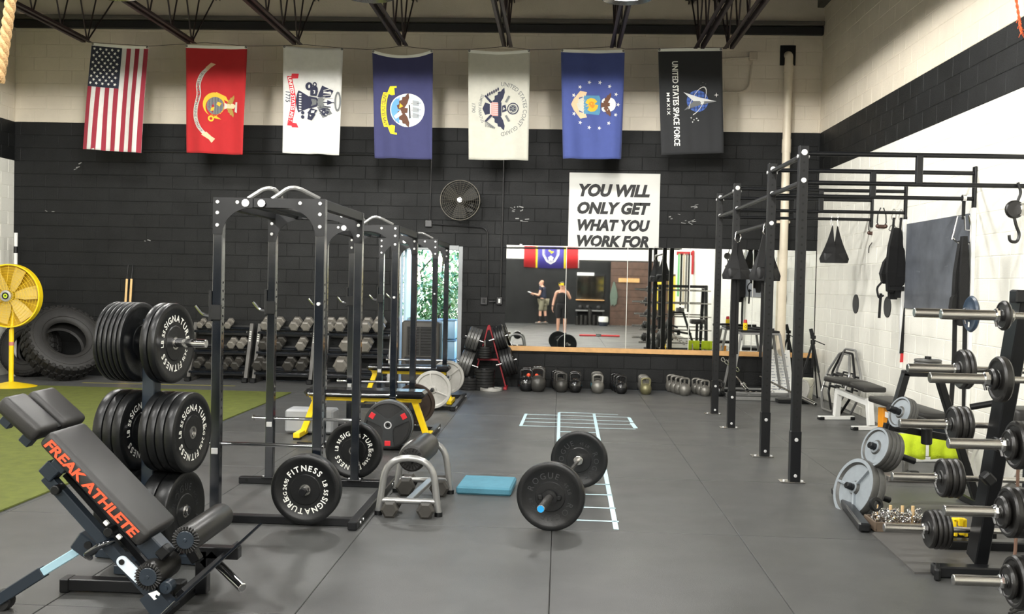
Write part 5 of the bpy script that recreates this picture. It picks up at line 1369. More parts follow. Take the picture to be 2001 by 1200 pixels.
for x in (-.33, 0, .33): q.box(((xa + xb) / 2 + x * (xb - xa), 14.756, zt * .70), (.022, .010, zt * .42))
part('louvres', q, mat('louvre_grey', rgb(40, 39, 37), .5), lv, world=True)
q = B(); cx_ = (xa + xb) / 2; w_ = (xb - xa) * .40
pts = [(-w_, zt * .47), (w_, zt * .47)] + [(w_ * math.cos(a), zt * .42 - zt * .12 * math.sin(a)) for a in [PI * k / 14 for k in range(15)]]
q.prism(pts, (cx_, 14.772, 0), (1, 0, 0), (0, 0, 1), .010); part('air_inlet', q, mat('cooler_black', (0, 0, 0)), t, world=True)
for x in (xa + .06, xb - .06):
    q = B(); q.cyl((x - .015, 15.0, .04), (x + .015, 15.0, .04), .04, n=14); part('castor', q, BLACK_SATIN, t, world=True)
xa, xb = atY(860, 690, 15.9).x, atY(876, 690, 15.9).x
t = thing('plastic_bin', 'pale blue stacked plastic bins standing outside the open door', 'bin', ((xa + xb) / 2, 16.1, 0))
for k in range(3):
    q = B(); soft_box(q, ((xa + xb) / 2 + .02, 16.1, .17 + k * .33), (.30, .36, .30), Matrix.Identity(3), .03, 2); part('bin', q, mat('pale_blue_plastic', rgb(150, 186, 206), .4), t, world=True)
    q = B(); q.box(((xa + xb) / 2 + .02, 16.1, .325 + k * .33), (.33, .39, .02), bev=.004); part('lid', q, mat('blue_grey_plastic', rgb(110, 140, 160), .4), t, world=True)
# ------------------------------------------------------------------ garden behind the door
q = B(); q.box((-2, 24, -.10), (26, 17, .16)); tag(part('garden_ground', q, mat('garden_grass', rgb(96, 120, 70), .9, var=.25, vscale=5)), 'green ground outside the open door', 'ground', kind='structure')
LEAFS = [mat('leaf_pale', rgb(206, 222, 176), .5, var=.12), mat('leaf_mid', rgb(140, 184, 116), .45, var=.2), mat('leaf_deep', rgb(74, 116, 66), .45, var=.2), mat('leaf_blue_green', rgb(96, 150, 120), .5, var=.2)]
def shrub(label, c, rx, rz, n, mix, size):
    t = thing('garden_shrub', label, 'shrub', (c[0], c[1], 0), 0, 'shrubs outside the door')
    rnd = random.Random(int(c[0] * 97 + c[1] * 31)); q = B()
    for i in range(n):
        a, b_ = rnd.uniform(0, 2 * PI), math.acos(rnd.uniform(-.7, 1)); rr = rnd.uniform(.55, 1.0) ** .6
        p = Vector((c[0] + rx * rr * math.sin(b_) * math.cos(a), c[1] + rx * .8 * rr * math.sin(b_) * math.sin(a), max(.04, rz * .52 + rz * .5 * rr * math.cos(b_))))
        d = Vector((rnd.uniform(-1, 1), rnd.uniform(-1, .4), rnd.uniform(-.9, .5))).normalized(); s_ = size * rnd.uniform(.6, 1.3)
        u, v, _ = frame_of(d)
        q.mi = rnd.choices(range(4), mix)[0]
        q.add([p, p + d * s_ * .45 + u * s_ * .20, p + d * s_, p + d * s_ * .45 - u * s_ * .20 + v * s_ * .06], [(0, 1, 2), (0, 2, 3)], False)
    part('foliage', q, LEAFS, t, world=True, kind='stuff')
    q = B()
    for k in range(4): q.tube([(c[0] + k * .05, c[1], 0), (c[0] + rnd.uniform(-.3, .3) * rx, c[1], rz * .5), (c[0] + rnd.uniform(-.7, .7) * rx, c[1] + rnd.uniform(-.3, .3), rz * .85)], .02, 6)
    part('stems', q, mat('shrub_stem', rgb(90, 76, 60), .8), t, world=True)
shrub('broad leaved pale shrub right outside the door', (-2.15, 18.0), .75, 1.75, 2600, (4, 3, 3, 1), .15)
shrub('darker shrub at the right edge of the door opening', (-1.25, 18.4), .62, 1.35, 2200, (2, 2, 5, 1), .14)
shrub('low grassy bush at the foot of the shrubs', (-1.75, 17.1), .35, .35, 700, (2, 5, 1, 3), .13)
shrub('tall feathery green bush behind the pale shrub', (-2.7, 20.4), 1.5, 3.6, 5200, (3, 3, 1, 5), .13)
shrub('tall pale bush behind the dark shrub', (-1.1, 21.0), 1.4, 3.5, 4200, (5, 3, 1, 3), .14)
# ------------------------------------------------------------------ plate rack with red frame near the door
AX, AY = atY(953, 740, 15.02).x, 15.02
t = thing('plate_rack', 'red A-frame plate rack loaded with black plates beside the mirror', 'plate rack', (AX, AY, 0))
DULL_RED = mat('dull_red_paint', rgb(150, 28, 38), .45); SHEEN_BLK = mat('door_sheen_grey', rgb(104, 104, 102), .32, .5, var=.1, vscale=16); az = atY(953, 638, AY).z; lx, rx_ = atY(922, 748, AY).x, atY(988, 748, AY).x  # left plates: door light gleaming on black, put into the grey
q = B(); q.beam((AX - .012, AY + .05, az), (lx, AY + .05, .03), .022, .03, (0, 1, 0)); part('frame_leg', q, DULL_RED, t, world=True)
q = B(); q.beam((AX + .012, AY + .05, az), (rx_, AY + .05, .03), .022, .03, (0, 1, 0)); part('frame_leg', q, DULL_RED, t, world=True)
zc = atY(953, 703, AY).z; q = B(); q.box((AX, AY + .05, zc), ((rx_ - lx) * .64, .03, .03), bev=.003); part('cross_bar', q, DULL_RED, t, world=True)
q = B(); q.box((AX, AY + .05, az - .02), (.04, .04, .08), bev=.01); part('apex', q, DULL_RED, t, world=True)
for x in (lx, rx_):
    q = B(); q.box((x, AY + .02, .022), (.05, .36, .04), bev=.006); part('foot', q, DULL_RED, t, world=True)
BLK = mat('worn_black_plate', rgb(34, 34, 34), .36, .2, var=.12, vscale=16)
_pp = {}
def rim_plate(lb, c, axis, r, th, m=BLK, grp='plates on the red plate rack'):
    key = (round(r, 3), round(th, 3), m.name)
    if key not in _pp:
        q = B(); h = th / 2; q.lathe([(.026, -h), (r * .8, -h), (r * .85, -h), (r - .004, -h), (r, -h + .005), (r, h - .005), (r - .004, h), (r * .86, h), (r * .82, h - th * .25), (r * .3, h - th * .25), (r * .27, h), (.026, h)], n=36, closed=True); _pp[key] = q.mesh('weight_plate', m)
    o = bpy.data.objects.new('weight_plate', _pp[key]); COL.objects.link(o); o.location = c; o.rotation_mode = 'QUATERNION'; o.rotation_quaternion = Vector(axis).to_track_quat('Z', 'Y')
    return tag(o, lb, 'weight plate', grp)
for nm, px, py, s, r, n, th in (('upper left', 943, 668, -1, .175, 4, .048), ('lower left', 928, 716, -1, .195, 4, .048), ('upper right', 962, 664, 1, .185, 4, .040), ('lower right', 976, 712, 1, .215, 4, .046)):
    p = atY(px, py, AY); d = Vector((s * .93, 0, .30)).normalized() if True else None
    q = B(); q.cyl(p - d * .05, p + d * (n * th + .09), .018, n=10); part('peg', q, STEEL, t, world=True)
    for i in range(n): rim_plate('%s plate from the red frame on its %s peg' % (ordn[i], nm), p + d * (.045 + th * (i + .5)), d, r, th - .003, SHEEN_BLK if s < 0 else BLK)
q = B(); q.cyl((AX - .05, AY - .04, zc + .02), (AX - .05, AY - .04, zc + .30), .016, n=10); part('centre_post', q, STEEL, t, world=True)
for i in range(5): rim_plate('%s small plate from the bottom, piled on the cross bar of the red plate rack' % ordn[i], (AX - .05, AY - .04, zc + .042 + i * .036), (0, 0, 1), .10, .033)
for nm, px, n, r, y in (('left', 917, 4, .165, 14.86), ('right', 946, 7, .16, 14.86)):
    x = atY(px, 745, y).x
    for i in range(n): rim_plate('%s plate from the bottom in the %s floor pile under the red rack' % (ordn[i], nm), (x, y, .024 + i * .044), (0, 0, 1), r - (i % 2) * .006, .042, BLK, 'plates piled under the red rack')
rim_plate('flat pale grey plate lying in front of the red plate rack', (atY(960, 755, 14.72).x, 14.72, .024), (0, 0, 1), .165, .045, PALE_IRON, 'plates piled under the red rack')
q = B(); q.box((0, 0, .07), (.07, .03, .13), bev=.004); o = part('bottle', q, WHITE_PRINT); o.location = (atY(930, 750, 14.95).x, 14.9, 0); tag(o, 'small white container between the floor piles of plates', 'container')
# ------------------------------------------------------------------ kettlebells along the wall
KB_BLACK = mat('gloss_black_kettlebell', rgb(26, 26, 27), .16, coat=.6); KB_GREY = mat('grey_cast_kettlebell', rgb(122, 120, 114), .36, .5, var=.1, vscale=25)
KB_DARK = mat('dark_grey_kettlebell', rgb(70, 69, 66), .34, .4, var=.1, vscale=25); KB_OLIVE = mat('olive_grey_kettlebell', rgb(128, 124, 92), .34, .5, var=.1, vscale=25); KB_TEAL = mat('teal_band', rgb(60, 130, 150), .45)
_kb = {}
def kb_mesh(r, m):
    key = (round(r, 3), m.name)
    if key in _kb: return _kb[key]
    b = B(); b.lathe([(.001, 0), (r * .55, 0), (r * .62, .004), (r * .86, r * .36), (r * .98, r * .72), (r, r * 1.0), (r * .95, r * 1.32), (r * .76, r * 1.66), (r * .50, r * 1.84), (r * .25, r * 1.92), (.001, r * 1.94)], n=28)
    h = B(); w = r * .72; z0 = r * 1.45; z1 = r * 2.75
    h.tube(rounded([(-w * .95, 0, z0), (-w * 1.02, 0, z1 - r * .2), (-w * .55, 0, z1), (w * .55, 0, z1), (w * 1.02, 0, z1 - r * .2), (w * .95, 0, z0)], r * .45, 5), r * .185, 10)
    _kb[key] = (b.mesh('body', m), h.mesh('handle', m)); return _kb[key]
KBS = [  # px of the front bell, radius, [ (dy back, material) ... ]
    (1028, .118, [(0, KB_BLACK), (.26, KB_BLACK)]), (1051, .125, [(0, KB_DARK), (.27, KB_BLACK)]), (1097, .102, [(0, KB_DARK), (.22, KB_DARK), (.44, KB_BLACK)]), (1124, .104, [(0, KB_BLACK), (.24, KB_BLACK)]),
    (1168, .098, [(0, KB_GREY), (.22, KB_DARK), (.42, KB_GREY)]), (1214, .094, [(0, KB_BLACK), (.20, KB_BLACK), (.40, KB_BLACK)]), (1262, .086, [(0, KB_OLIVE), (.18, KB_GREY), (.36, KB_GREY), (.52, KB_GREY)]),
    (1338, .092, [(0, KB_GREY), (.16, KB_GREY), (.32, KB_GREY), (.47, KB_GREY)]), (1378, .082, [(0, KB_GREY), (.15, KB_GREY), (.30, KB_GREY)]), (1406, .080, [(0, KB_BLACK), (.18, KB_DARK)])]
dep = ['front', 'second', 'third', 'backmost']
cn = ['first', 'second', 'third', 'fourth', 'fifth', 'sixth', 'seventh', 'eighth', 'ninth', 'tenth']
for ci, (px, r, col_) in enumerate(KBS):
    y0 = 14.80; x0 = atY(px, 755, y0).x
    skew = -.10 if ci in (7, 8) else (-.05 if ci in (2, 5) else 0)
    for k, (dy, m) in enumerate(col_):
        bm_, hm_ = kb_mesh(r, m)
        t = thing('kettlebell', '%s kettlebell in the %s row from the left, %s' % (dep[min(k, 3)], cn[ci], {'gloss_black_kettlebell': 'gloss black', 'grey_cast_kettlebell': 'bare grey iron', 'dark_grey_kettlebell': 'dark grey', 'olive_grey_kettlebell': 'olive grey'}[m.name]), 'kettlebell', (x0 + skew * dy * 3, y0 + dy, 0), random.uniform(-.15, .15), 'kettlebells lined up under the mirror')
        part('body', bm_, None, t); part('handle', hm_, None, t)
        if ci == 4 and k == 1:
            q = B(); q.lathe([(r * 1.005, r * .8), (r * 1.015, r), (r * .965, r * 1.35)], n=28); part('colour_band', q, KB_TEAL, t, label='teal colour band')
x = atY(1040, 737, 14.66).x
q = B()
for dx, dz in ((-.06, .03), (.0, .0), (.06, .025), (-.02, -.03)): q.ball((dx, 0, dz), .03, 10, 6)
o = part('grip_ball', q, mat('orange_rubber', rgb(238, 84, 50), .5)); o.location = (x, 14.84, atY(1040, 737, 14.84).z)
tag(o, 'small orange lobed grip hung on the first black kettlebells', 'grip')
# ------------------------------------------------------------------ pull-up rig on the right
GX = 1.985; GT = 2.80; GY = (8.40, 9.62, 11.50, 12.72)
HOLE = mat('hole_black', rgb(8, 8, 8), .9)
rig = thing('pull_up_rig', 'black steel pull-up rig tied to the right wall on four posts', 'pull-up rig', (GX, 10.5, 0))
for i, y in enumerate(GY):
    q = B(); q.box((GX, y, GT / 2 + .004), (.075, .075, GT - .01), bev=.005); up = part('upright', q, BLACK_SATIN, rig, world=True)
    q = B()
    for k in range(32):
        z = .55 + k * .068
        q.cyl((GX, y - .0378, z), (GX, y - .0384, z), .010, n=8)
    part('pin_holes', q, HOLE, up, world=True)
    q = B(); q.box((GX, y, .22), (.086, .086, .42), bev=.004); part('base_sleeve', q, BLACK_STEEL, up, world=True)
    q = B(); q.box((GX - .02, y, .006), (.20, .13, .010), bev=.003); part('base_plate', q, STEEL, rig, world=True)
    q = B(); bolt_at(q, (GX, y - .043, .36), (0, -1, 0), .016); bolt_at(q, (GX, y - .043, .06), (0, -1, 0), .014)
    for dx in (-.09, .06): bolt_at(q, (GX + dx, y - .03, .01), (0, 0, 1), .012, .014)
    part('base_bolts', q, BOLT, rig, world=True)
    q = B(); bolt_at(q, (GX, y - .038, GT - .06), (0, -1, 0), .026, .010); bolt_at(q, (GX, y - .038, 2.51), (0, -1, 0), .022, .010); bolt_at(q, (GX + .038, y, GT - .09), (1, 0, 0), .016, .012); bolt_at(q, (GX - .038, y, GT - .09), (-1, 0, 0), .016, .012)
    part('top_bolts', q, BOLT, rig, world=True)
    for z, r in ((2.735, .020), (2.495, .019)):
        q = B(); q.cyl((GX + .03, y, z), (XR - .02, y, z), r, n=14); part('cross_bar', q, BLACK_STEEL, rig, world=True)
    q = B(); q.box((2.93, y, 2.615), (.05, .05, .24), bev=.004); part('bar_link', q, BLACK_STEEL, rig, world=True)
    q = B(); q.box((XR - .012, y, 2.60), (.022, .07, .40), bev=.006); part('wall_plate', q, BLACK_STEEL, rig, world=True)
for (ya, yb, zs) in ((GY[0], GY[1], (2.72, 2.50)), (GY[1], GY[2], (2.50,)), (GY[2], GY[3], (2.72, 2.50)), (GY[1], GY[2], (2.23,))):
    for z in zs:
        q = B(); q.cyl((GX, ya, z), (GX, yb, z), .021, n=14); part('pull_up_bar', q, BLACK_STEEL if z != 2.23 else STEEL if False else BLACK_STEEL, rig, world=True)
q = B(); bolt_at(q, (GX, GY[1] - .038, 2.23), (0, -1, 0), .022); part('bar_bolt', q, BOLT, rig, world=True)

def carabiner(q, p, h, w, r, ux=(1, 0, 0)):
    ux = Vector(ux); p = Vector(p); up = Vector((0, 0, 1))
    pts = [p + ux * (w * .5 * math.cos(a) * (.75 if math.sin(a) > 0 else 1.0)) + up * (h * .5 * math.sin(a)) for a in [2 * PI * k / 16 for k in range(16)]]
    q.tube(pts, r, 6, closed=True)
def ab_strap(label, p, drop, w, d=.16, clips=1, ux=(1, 0, 0), clip_m=STEEL, foot=None):
    """hanging padded sling: two converging straps and a wide bottom pouch; p = top of the carabiner"""
    t = thing('ab_strap', label, 'hanging strap', p, 0, 'black sling straps on the rig'); p = Vector(p); ux = Vector(ux).normalized(); fw = Vector((0, 0, 1)).cross(ux)
    cl = .13
    q = B()
    if clips == 2:
        for s in (-1, 1): carabiner(q, p + ux * (s * .04) - Vector((0, 0, cl / 2)), cl, .07, .006, fw * .5 + ux * .5)
    else: carabiner(q, p - Vector((0, 0, cl / 2)), cl, .075, .007, ux)
    part('carabiner', q, clip_m, t, world=True)
    q = B(); top = p - Vector((0, 0, cl * .9)); n = 10
    for s in (-1, 1):
        vs = []
        for i in range(n + 1):
            f = i / n; z = -drop * f
            wo = (.035 + (w / 2 - .035) * min(1, (f * 1.12)) ** 1.2) if f < .9 else w / 2 * (1.0 - (f - .9) * .9)
            wi = (.012 if clips == 1 else .028) * (1 - min(1, f / .55)) if f < .55 else -0.004
            th = .012 + d * .5 * max(0, (f - .35) / .65) ** .8
            for a, b_ in ((wi, -th), (wo, -th * .55), (wo, th * .55), (wi, th)):
                vs.append(top + ux * (s * a) + fw * b_ + Vector((0, 0, z + .03 * math.sin(f * 9) * .15)))
        fs = [(4 * i + k, 4 * i + (k + 1) % 4, 4 * i + 4 + (k + 1) % 4, 4 * i + 4 + k) for i in range(n) for k in range(4)] + [(3, 2, 1, 0), (4 * n, 4 * n + 1, 4 * n + 2, 4 * n + 3)]
        q.add(vs, fs, True)
    part('sling', q, WEB_BLACK, t, world=True)
    q = B(); zb = top - Vector((0, 0, drop * .99)); R3 = Matrix((ux, fw, Vector((0, 0, 1)))).transposed(); soft_box(q, zb + Vector((0, 0, drop * .14)), (w * .84, d * .80, drop * .30), R3, .035, 3); part('pad', q, VINYL_EDGE, t, world=True)
    if foot:
        q = B()
        for s in (-1, 1): q.ribbon([zb + ux * (s * .022), zb + ux * (s * .02) - Vector((0, 0, foot * .5)), zb + ux * (s * .025) - Vector((0, 0, foot))], ux, .03, .006)
        part('loose_strap', q, WEB_BLACK, t, world=True)
    return t
pa = atY(1443, 452, 11.38); ab_strap('black sling strap hanging from the far end of the low rig bar', (GX, 11.38, 2.25), .43, .31, .20, ux=(1, .25, 0), foot=.85)
pb = atY(1497, 440, 9.75); ab_strap('black sling strap hanging at the near end of the low rig bar', (GX, 9.82, 2.25), .45, .28, .20, ux=(1, .3, 0), foot=.75)
pc = atY(1634, 424, 12.68); ab_strap('black sling strap hung from two white clips on the far cross bar', (pc.x, 12.72, 2.53), .47, .35, .12, clips=2, clip_m=WHITE_PAINT)
# small hand grips
for lb, px, y, z in (('small steel hand gripper hanging left on the third cross bar', 1706, 12.72, 2.53), ('small steel hand gripper hanging right on the third cross bar', 1723, 11.50, 2.54)):
    c = atY(px, 430, y); t = thing('hand_gripper', lb, 'gripper', (c.x, y, z), 0, 'hand grippers'); c.z = z
    q = B()
    for s in (-1, 1): q.tube([c + Vector((s * .015, 0, .01)), c + Vector((s * .045, 0, -.07)), c + Vector((s * .05, 0, -.16)), c + Vector((s * .03, 0, -.20))], .007, 6)
    part('wire_legs', q, DARK_STEEL, t, world=True)
    q = B(); q.box(c + Vector((0, 0, -.205)), (.10, .03, .045), bev=.012); q.ball(c + Vector((-.045, 0, -.20)), .024, 8, 6); q.ball(c + Vector((.045, 0, -.20)), .024, 8, 6); part('grip', q, mat('bronze_grip', rgb(84, 62, 54), .35, .4), t, world=True)
t = thing('wire_hook', 'thin dark curled hook dangling under the left hand gripper', 'hook', (atY(1703, 470, 12.72).x, 12.72, 2.2))
c = t.location; q = B(); q.tube(rounded([c + Vector((.03, 0, .14)), c + Vector((.02, 0, .02)), c + Vector((-.03, 0, -.04)), c + Vector((-.03, 0, -.12))], .04), .006, 6); part('wire', q, DARK_STEEL, t, world=True)
# belts and vest on the second / third cross bars
x = atY(1752, 430, 11.5).x
t = thing('weight_vest', 'black strap vest bundled on the second cross bar from the back', 'vest', (x, 11.5, 2.5)); P = Vector((x, 11.5, 2.52))
q = B(); carabiner(q, P + Vector((-.03, 0, -.05)), .13, .05, .006); carabiner(q, P + Vector((.05, 0, -.05)), .13, .05, .006); carabiner(q, P + Vector((-.04, 0, -.20)), .07, .09, .006); part('clips', q, STEEL, t, world=True)
q = B()
for s in (-1, 1): q.ribbon([P + Vector((.01 + s * .04, 0, -.08)), P + Vector((s * .04, -.01, -.22))], (1, 0, 0), .025, .008)
part('hanger_strap', q, WEB_BLACK, t, world=True)
q = B()
for dx, w, z0, z1, dy in ((-.06, .10, -.20, -.92, -.03), (.03, .11, -.20, -.98, .0), (.08, .09, -.24, -.86, .04), (-.01, .12, -.24, -1.0, .03), (-.12, .07, -.48, -.82, .0)):
    q.ribbon([P + Vector((dx * .35, dy, z0)), P + Vector((dx * .9, dy - .03, z0 * .7 + z1 * .3)), P + Vector((dx * 1.2, dy - .05, z0 * .3 + z1 * .7)), P + Vector((dx, dy, z1))], (1, .2, 0), [w * .6, w, w * 1.15, w * .7], .055)
part('folded_straps', q, WEB_BLACK, t, world=True)
q = B(); q.tube(rounded([P + Vector((-.14, -.03, -.80)), P + Vector((-.21, -.03, -.88)), P + Vector((-.18, -.03, -1.0)), P + Vector((-.13, -.03, -.96))], .04), .012, 6); q.ribbon([P + Vector((-.16, -.03, -.94)), P + Vector((-.17, -.03, -1.22))], (1, 0, 0), .03, .006); part('loop', q, WEB_BLACK, t, world=True)
q = B(); q.box(P + Vector((.0, -.07, -.88)), (.17, .02, .05), bev=.006); part('buckle', q, BLACK_SATIN, t, world=True)
x2 = atY(1768, 600, 11.5).x
t = thing('webbing_strap', 'long black webbing strap with a red tip hanging beside the vest', 'strap', (x2, 11.5, 2.4)); zt = 2.45; zb = atY(1760, 690, 11.5).z
q = B(); q.ribbon([(x2, 11.47, zt), (x2 + .02, 11.45, 1.7), (x2 - .03, 11.45, zb)], (1, .2, 0), .062, .012); part('webbing', q, WEB_BLACK, t, world=True)
q = B(); q.ribbon([(x2 - .03, 11.45, zb), (x2 - .035, 11.45, zb - .10)], (1, .2, 0), .035, .010); part('tip', q, RED_PAINT, t, world=True, label='red tip')
q = B(); q.ribbon([(x2 - .035, 11.45, zb - .10), (x2 - .04, 11.45, zb - .17)], (1, .2, 0), .03, .008); part('tab', q, WHITE_PAINT, t, world=True)
x3 = atY(1881, 470, 9.62).x
t = thing('dip_belt', 'black padded belt hung from a silver carabiner in front of the chalkboard', 'belt', (x3, 9.62, 2.5)); P = Vector((x3, 9.62, 2.5))
q = B(); q.ribbon([P + Vector((0, 0, .02)), P + Vector((0, 0, -.20))], (1, 0, 0), .03, .012); part('hanger_strap', q, WEB_BLACK, t, world=True)
q = B(); q.lathe([(.026, -.016), (.034, -.016), (.034, .016), (.026, .016)], P + Vector((0, 0, 0)), (1, 0, 0), 14, closed=True); q.tube([P + Vector((-.10, 0, -.39)), P + Vector((-.055, 0, -.17)), P + Vector((.01, 0, -.17)), P + Vector((.02, 0, -.30)), P + Vector((.08, 0, -.30))], .009, 8); q.tube(rounded([P + Vector((-.10, 0, -.37)), P + Vector((-.05, 0, -.42)), P + Vector((.06, 0, -.44)), P + Vector((.10, 0, -.36)), P + Vector((.05, 0, -.16))], .04), .009, 8); part('carabiner', q, CHROME, t, world=True)
q = B()
for dx, w, z0, z1, dy in ((-.03, .10, -.40, -1.15, 0), (.04, .12, -.42, -1.10, .03), (.0, .09, -.36, -1.2, -.03), (-.08, .05, -.85, -1.08, -.02)):
    q.ribbon([P + Vector((dx * .2, dy, z0)), P + Vector((dx, dy - .02, z0 * .6 + z1 * .4)), P + Vector((dx * 1.1, dy - .02, z0 * .2 + z1 * .8)), P + Vector((dx, dy, z1))], (1, .2, 0), [w * .5, w, w * 1.1, w * .75], .05)
part('folded_belt', q, WEB_BLACK, t, world=True)
q = B()
for dx, L in ((-.05, 1.55), (.045, 1.62)): q.ribbon([P + Vector((dx, 0, -1.0)), P + Vector((dx, -.02, -1.5)), P + Vector((dx * 1.3, -.02, -1.0 - L * .62))], (1, .2, 0), .042, .012)
part('straps', q, WEB_BLACK, t, world=True)
t = thing('pulley_hook', 'black cast pulley with a curved hook at the wall end of the nearest cross bar', 'pulley', atY(1986, 420, 8.4)); P = Vector((atY(1988, 400, 8.4).x - .02, 8.36, 2.46))
q = B(); q.tube(rounded([P + Vector((.0, 0, .06)), P + Vector((.03, 0, -.02)), P + Vector((.0, 0, -.10))], .03), .012, 8); part('shackle', q, DARK_STEEL, t, world=True)
q = B(); q.cyl(P + Vector((-.02, -.02, -.16)), P + Vector((-.02, .02, -.16)), .075, .075, n=20, bev=.01); part('sheave', q, BLACK_IRON, t, world=True)
q = B(); q.cyl(P + Vector((.0, -.03, -.16)), P + Vector((.07, -.03, -.16)), .05, n=16, bev=.006); part('cap', q, STEEL, t, world=True)
q = B(); q.tube(rounded([P + Vector((-.02, 0, -.22)), P + Vector((.0, 0, -.30)), P + Vector((.03, 0, -.36)), P + Vector((.01, 0, -.43)), P + Vector((-.05, 0, -.42)), P + Vector((-.055, 0, -.37))], .04), .013, 8); part('hook', q, BLACK_IRON, t, world=True)
t = thing('orange_cord', 'frayed orange cord hanging at the top right corner', 'cord', atX(1990, 10, 3.5)); p0, p1 = atX(1981, -30, 3.6), atX(1996, 66, 3.6)
q = B()
for s in range(2): q.tube([p0.lerp(p1, i / 30) + Vector((math.cos(i * .9 + s * PI) * .006, math.sin(i * .9 + s * PI) * .006, 0)) for i in range(31)], .006, 6)
rnd = random.Random(5)
for k in range(14): a = p0.lerp(p1, .6 + .03 * k); q.tube([a, a + Vector((rnd.uniform(-.02, .03), rnd.uniform(-.02, .02), -rnd.uniform(.02, .05)))], .003, 4)
part('cord', q, mat('orange_fibre', rgb(212, 92, 48), .8), t, world=True)

# ------------------------------------------------------------------ right wall: chalkboard, discs, pole
def wx_(px, py, x=XR): return atX(px, py, x)
a, c = wx_(1775, 437), wx_(1897, 420); zt = 2.365; zb = 1.42
t = thing('chalkboard', 'large dusty slate chalkboard on the white right wall', 'chalkboard', (XR, (a.y + c.y) / 2, zb))
q = B(); q.box((XR - .010, (a.y + c.y) / 2, (zt + zb) / 2), (.018, a.y - c.y, zt - zb), bev=.003); part('panel', q, SLATE, t, world=True)
q = B()
rnd = random.Random(3)
for k in range(5):
    y, z = rnd.uniform(c.y + .2, a.y - .2), rnd.uniform(zb + .1, zt - .2); q.box((XR - .0195, y, z), (.0008, .10, .012), Matrix.Rotation(rnd.uniform(-.4, .4), 3, 'X'))
part('chalk_marks', q, mat('chalk', rgb(104, 108, 114), .9), t, world=True)
for lb, px, py, r in (('left of the two black target discs on the white wall', 1673, 594, .125), ('right of the two black target discs on the white wall', 1735, 600, .125)):
    p = wx_(px, py); q = B(); q.cyl((XR - .012, p.y, p.z), (XR + .004, p.y, p.z), r * 1.0, n=28, bev=.002); tag(part('wall_disc', q, mat('flat_black_disc', rgb(48, 48, 48), .7)), lb, 'disc', 'target discs')
for i, (y, z0, z1) in enumerate(((9.60, .35, 2.41), (11.48, .9, 2.42))):
    q = B(); q.box((XR - .02, y, (z0 + z1) / 2), (.04, .055, z1 - z0), bev=.005); tag(part('wall_batten', q, WHITE_PAINT), ('white upright batten under the second cross bar, right of the chalkboard', 'white upright batten under the third cross bar, left of the chalkboard')[i], 'batten', 'white wall battens')

# ------------------------------------------------------------------ corner clutter
# steel plyo stand with a black top
ST = mat('grey_steel_stand', rgb(138, 138, 136), .38, .35, var=.06)
def stand(label, x0, x1, y0, y1, h, sp):
    t = thing('steel_stand', label, 'stand', ((x0 + x1) / 2, (y0 + y1) / 2, 0), 0, 'steel step stands')
    q = B(); q.box(((x0 + x1) / 2, (y0 + y1) / 2, h), (x1 - x0, y1 - y0, .03), bev=.005); part('top', q, BLACK_SATIN, t, world=True)
    q = B()
    for a, c in (((x0, y0), (x1, y0)), ((x1, y0), (x1, y1)), ((x1, y1), (x0, y1)), ((x0, y1), (x0, y0))): q.beam((a[0], a[1], h - .03), (c[0], c[1], h - .03), .03, .03)
    part('top_frame', q, ST, t, world=True)
    for sx, x in ((-1, x0), (1, x1)):
        for sy, y in ((-1, y0), (1, y1)):
            q = B(); q.beam((x, y, h - .04), (x + sx * sp, y + sy * sp * .6, .0), .035, .035, (0, 1, 0)); part('leg', q, ST, t, world=True)
    for yy in (y0 - sp * .5, y1 + sp * .5):
        q = B(); q.beam((x0 - sp * .8, yy, .10), (x1 + sp * .8, yy, .10), .03, .03); part('stretcher', q, ST, t, world=True)
    return t
xa, xb = atY(1446, 648, 14.6).x, atY(1521, 648, 14.6).x; hh = atY(1485, 648, 14.6).z
stand('grey steel step stand with a black top below the rig, holding the spray can', xa, xb, 14.50, 14.95, hh, .16)
c = atY(1458, 640, 14.55); t = thing('spray_can', 'yellow spray can with a red cap on the steel stand', 'can', (c.x, 14.62, hh + .016))
q = B(); q.cyl((c.x, 14.62, hh + .016), (c.x, 14.62, hh + .12), .032, n=16, bev=.006); part('can', q, YELLOW, t, world=True)
q = B(); q.cyl((c.x, 14.62, hh + .12), (c.x, 14.62, hh + .165), .028, .025, n=16, bev=.006); part('cap', q, RED_PAINT, t, world=True)
q = B(); q.tube([(c.x + .012 * math.cos(a), 14.62 - .0325, hh + .066 + .018 * math.sin(a)) for a in [2 * PI * k / 10 for k in range(10)]], .003, 5, closed=True); part('logo_ring', q, BLACK_SATIN, t, world=True)
q = B(); xs_ = atY(1478, 638, 14.75).x; q.tube(rounded([(c.x - .25, 14.72, hh + .03), (c.x, 14.8, hh + .045), (xs_ + .05, 14.76, hh + .03), (xs_ + .25, 14.7, hh + .03)], .1), .017, 8); tag(part('rubber_tube', q, SOFT_RUBBER), 'black rubber tube lying on the steel stand behind the can', 'tube')
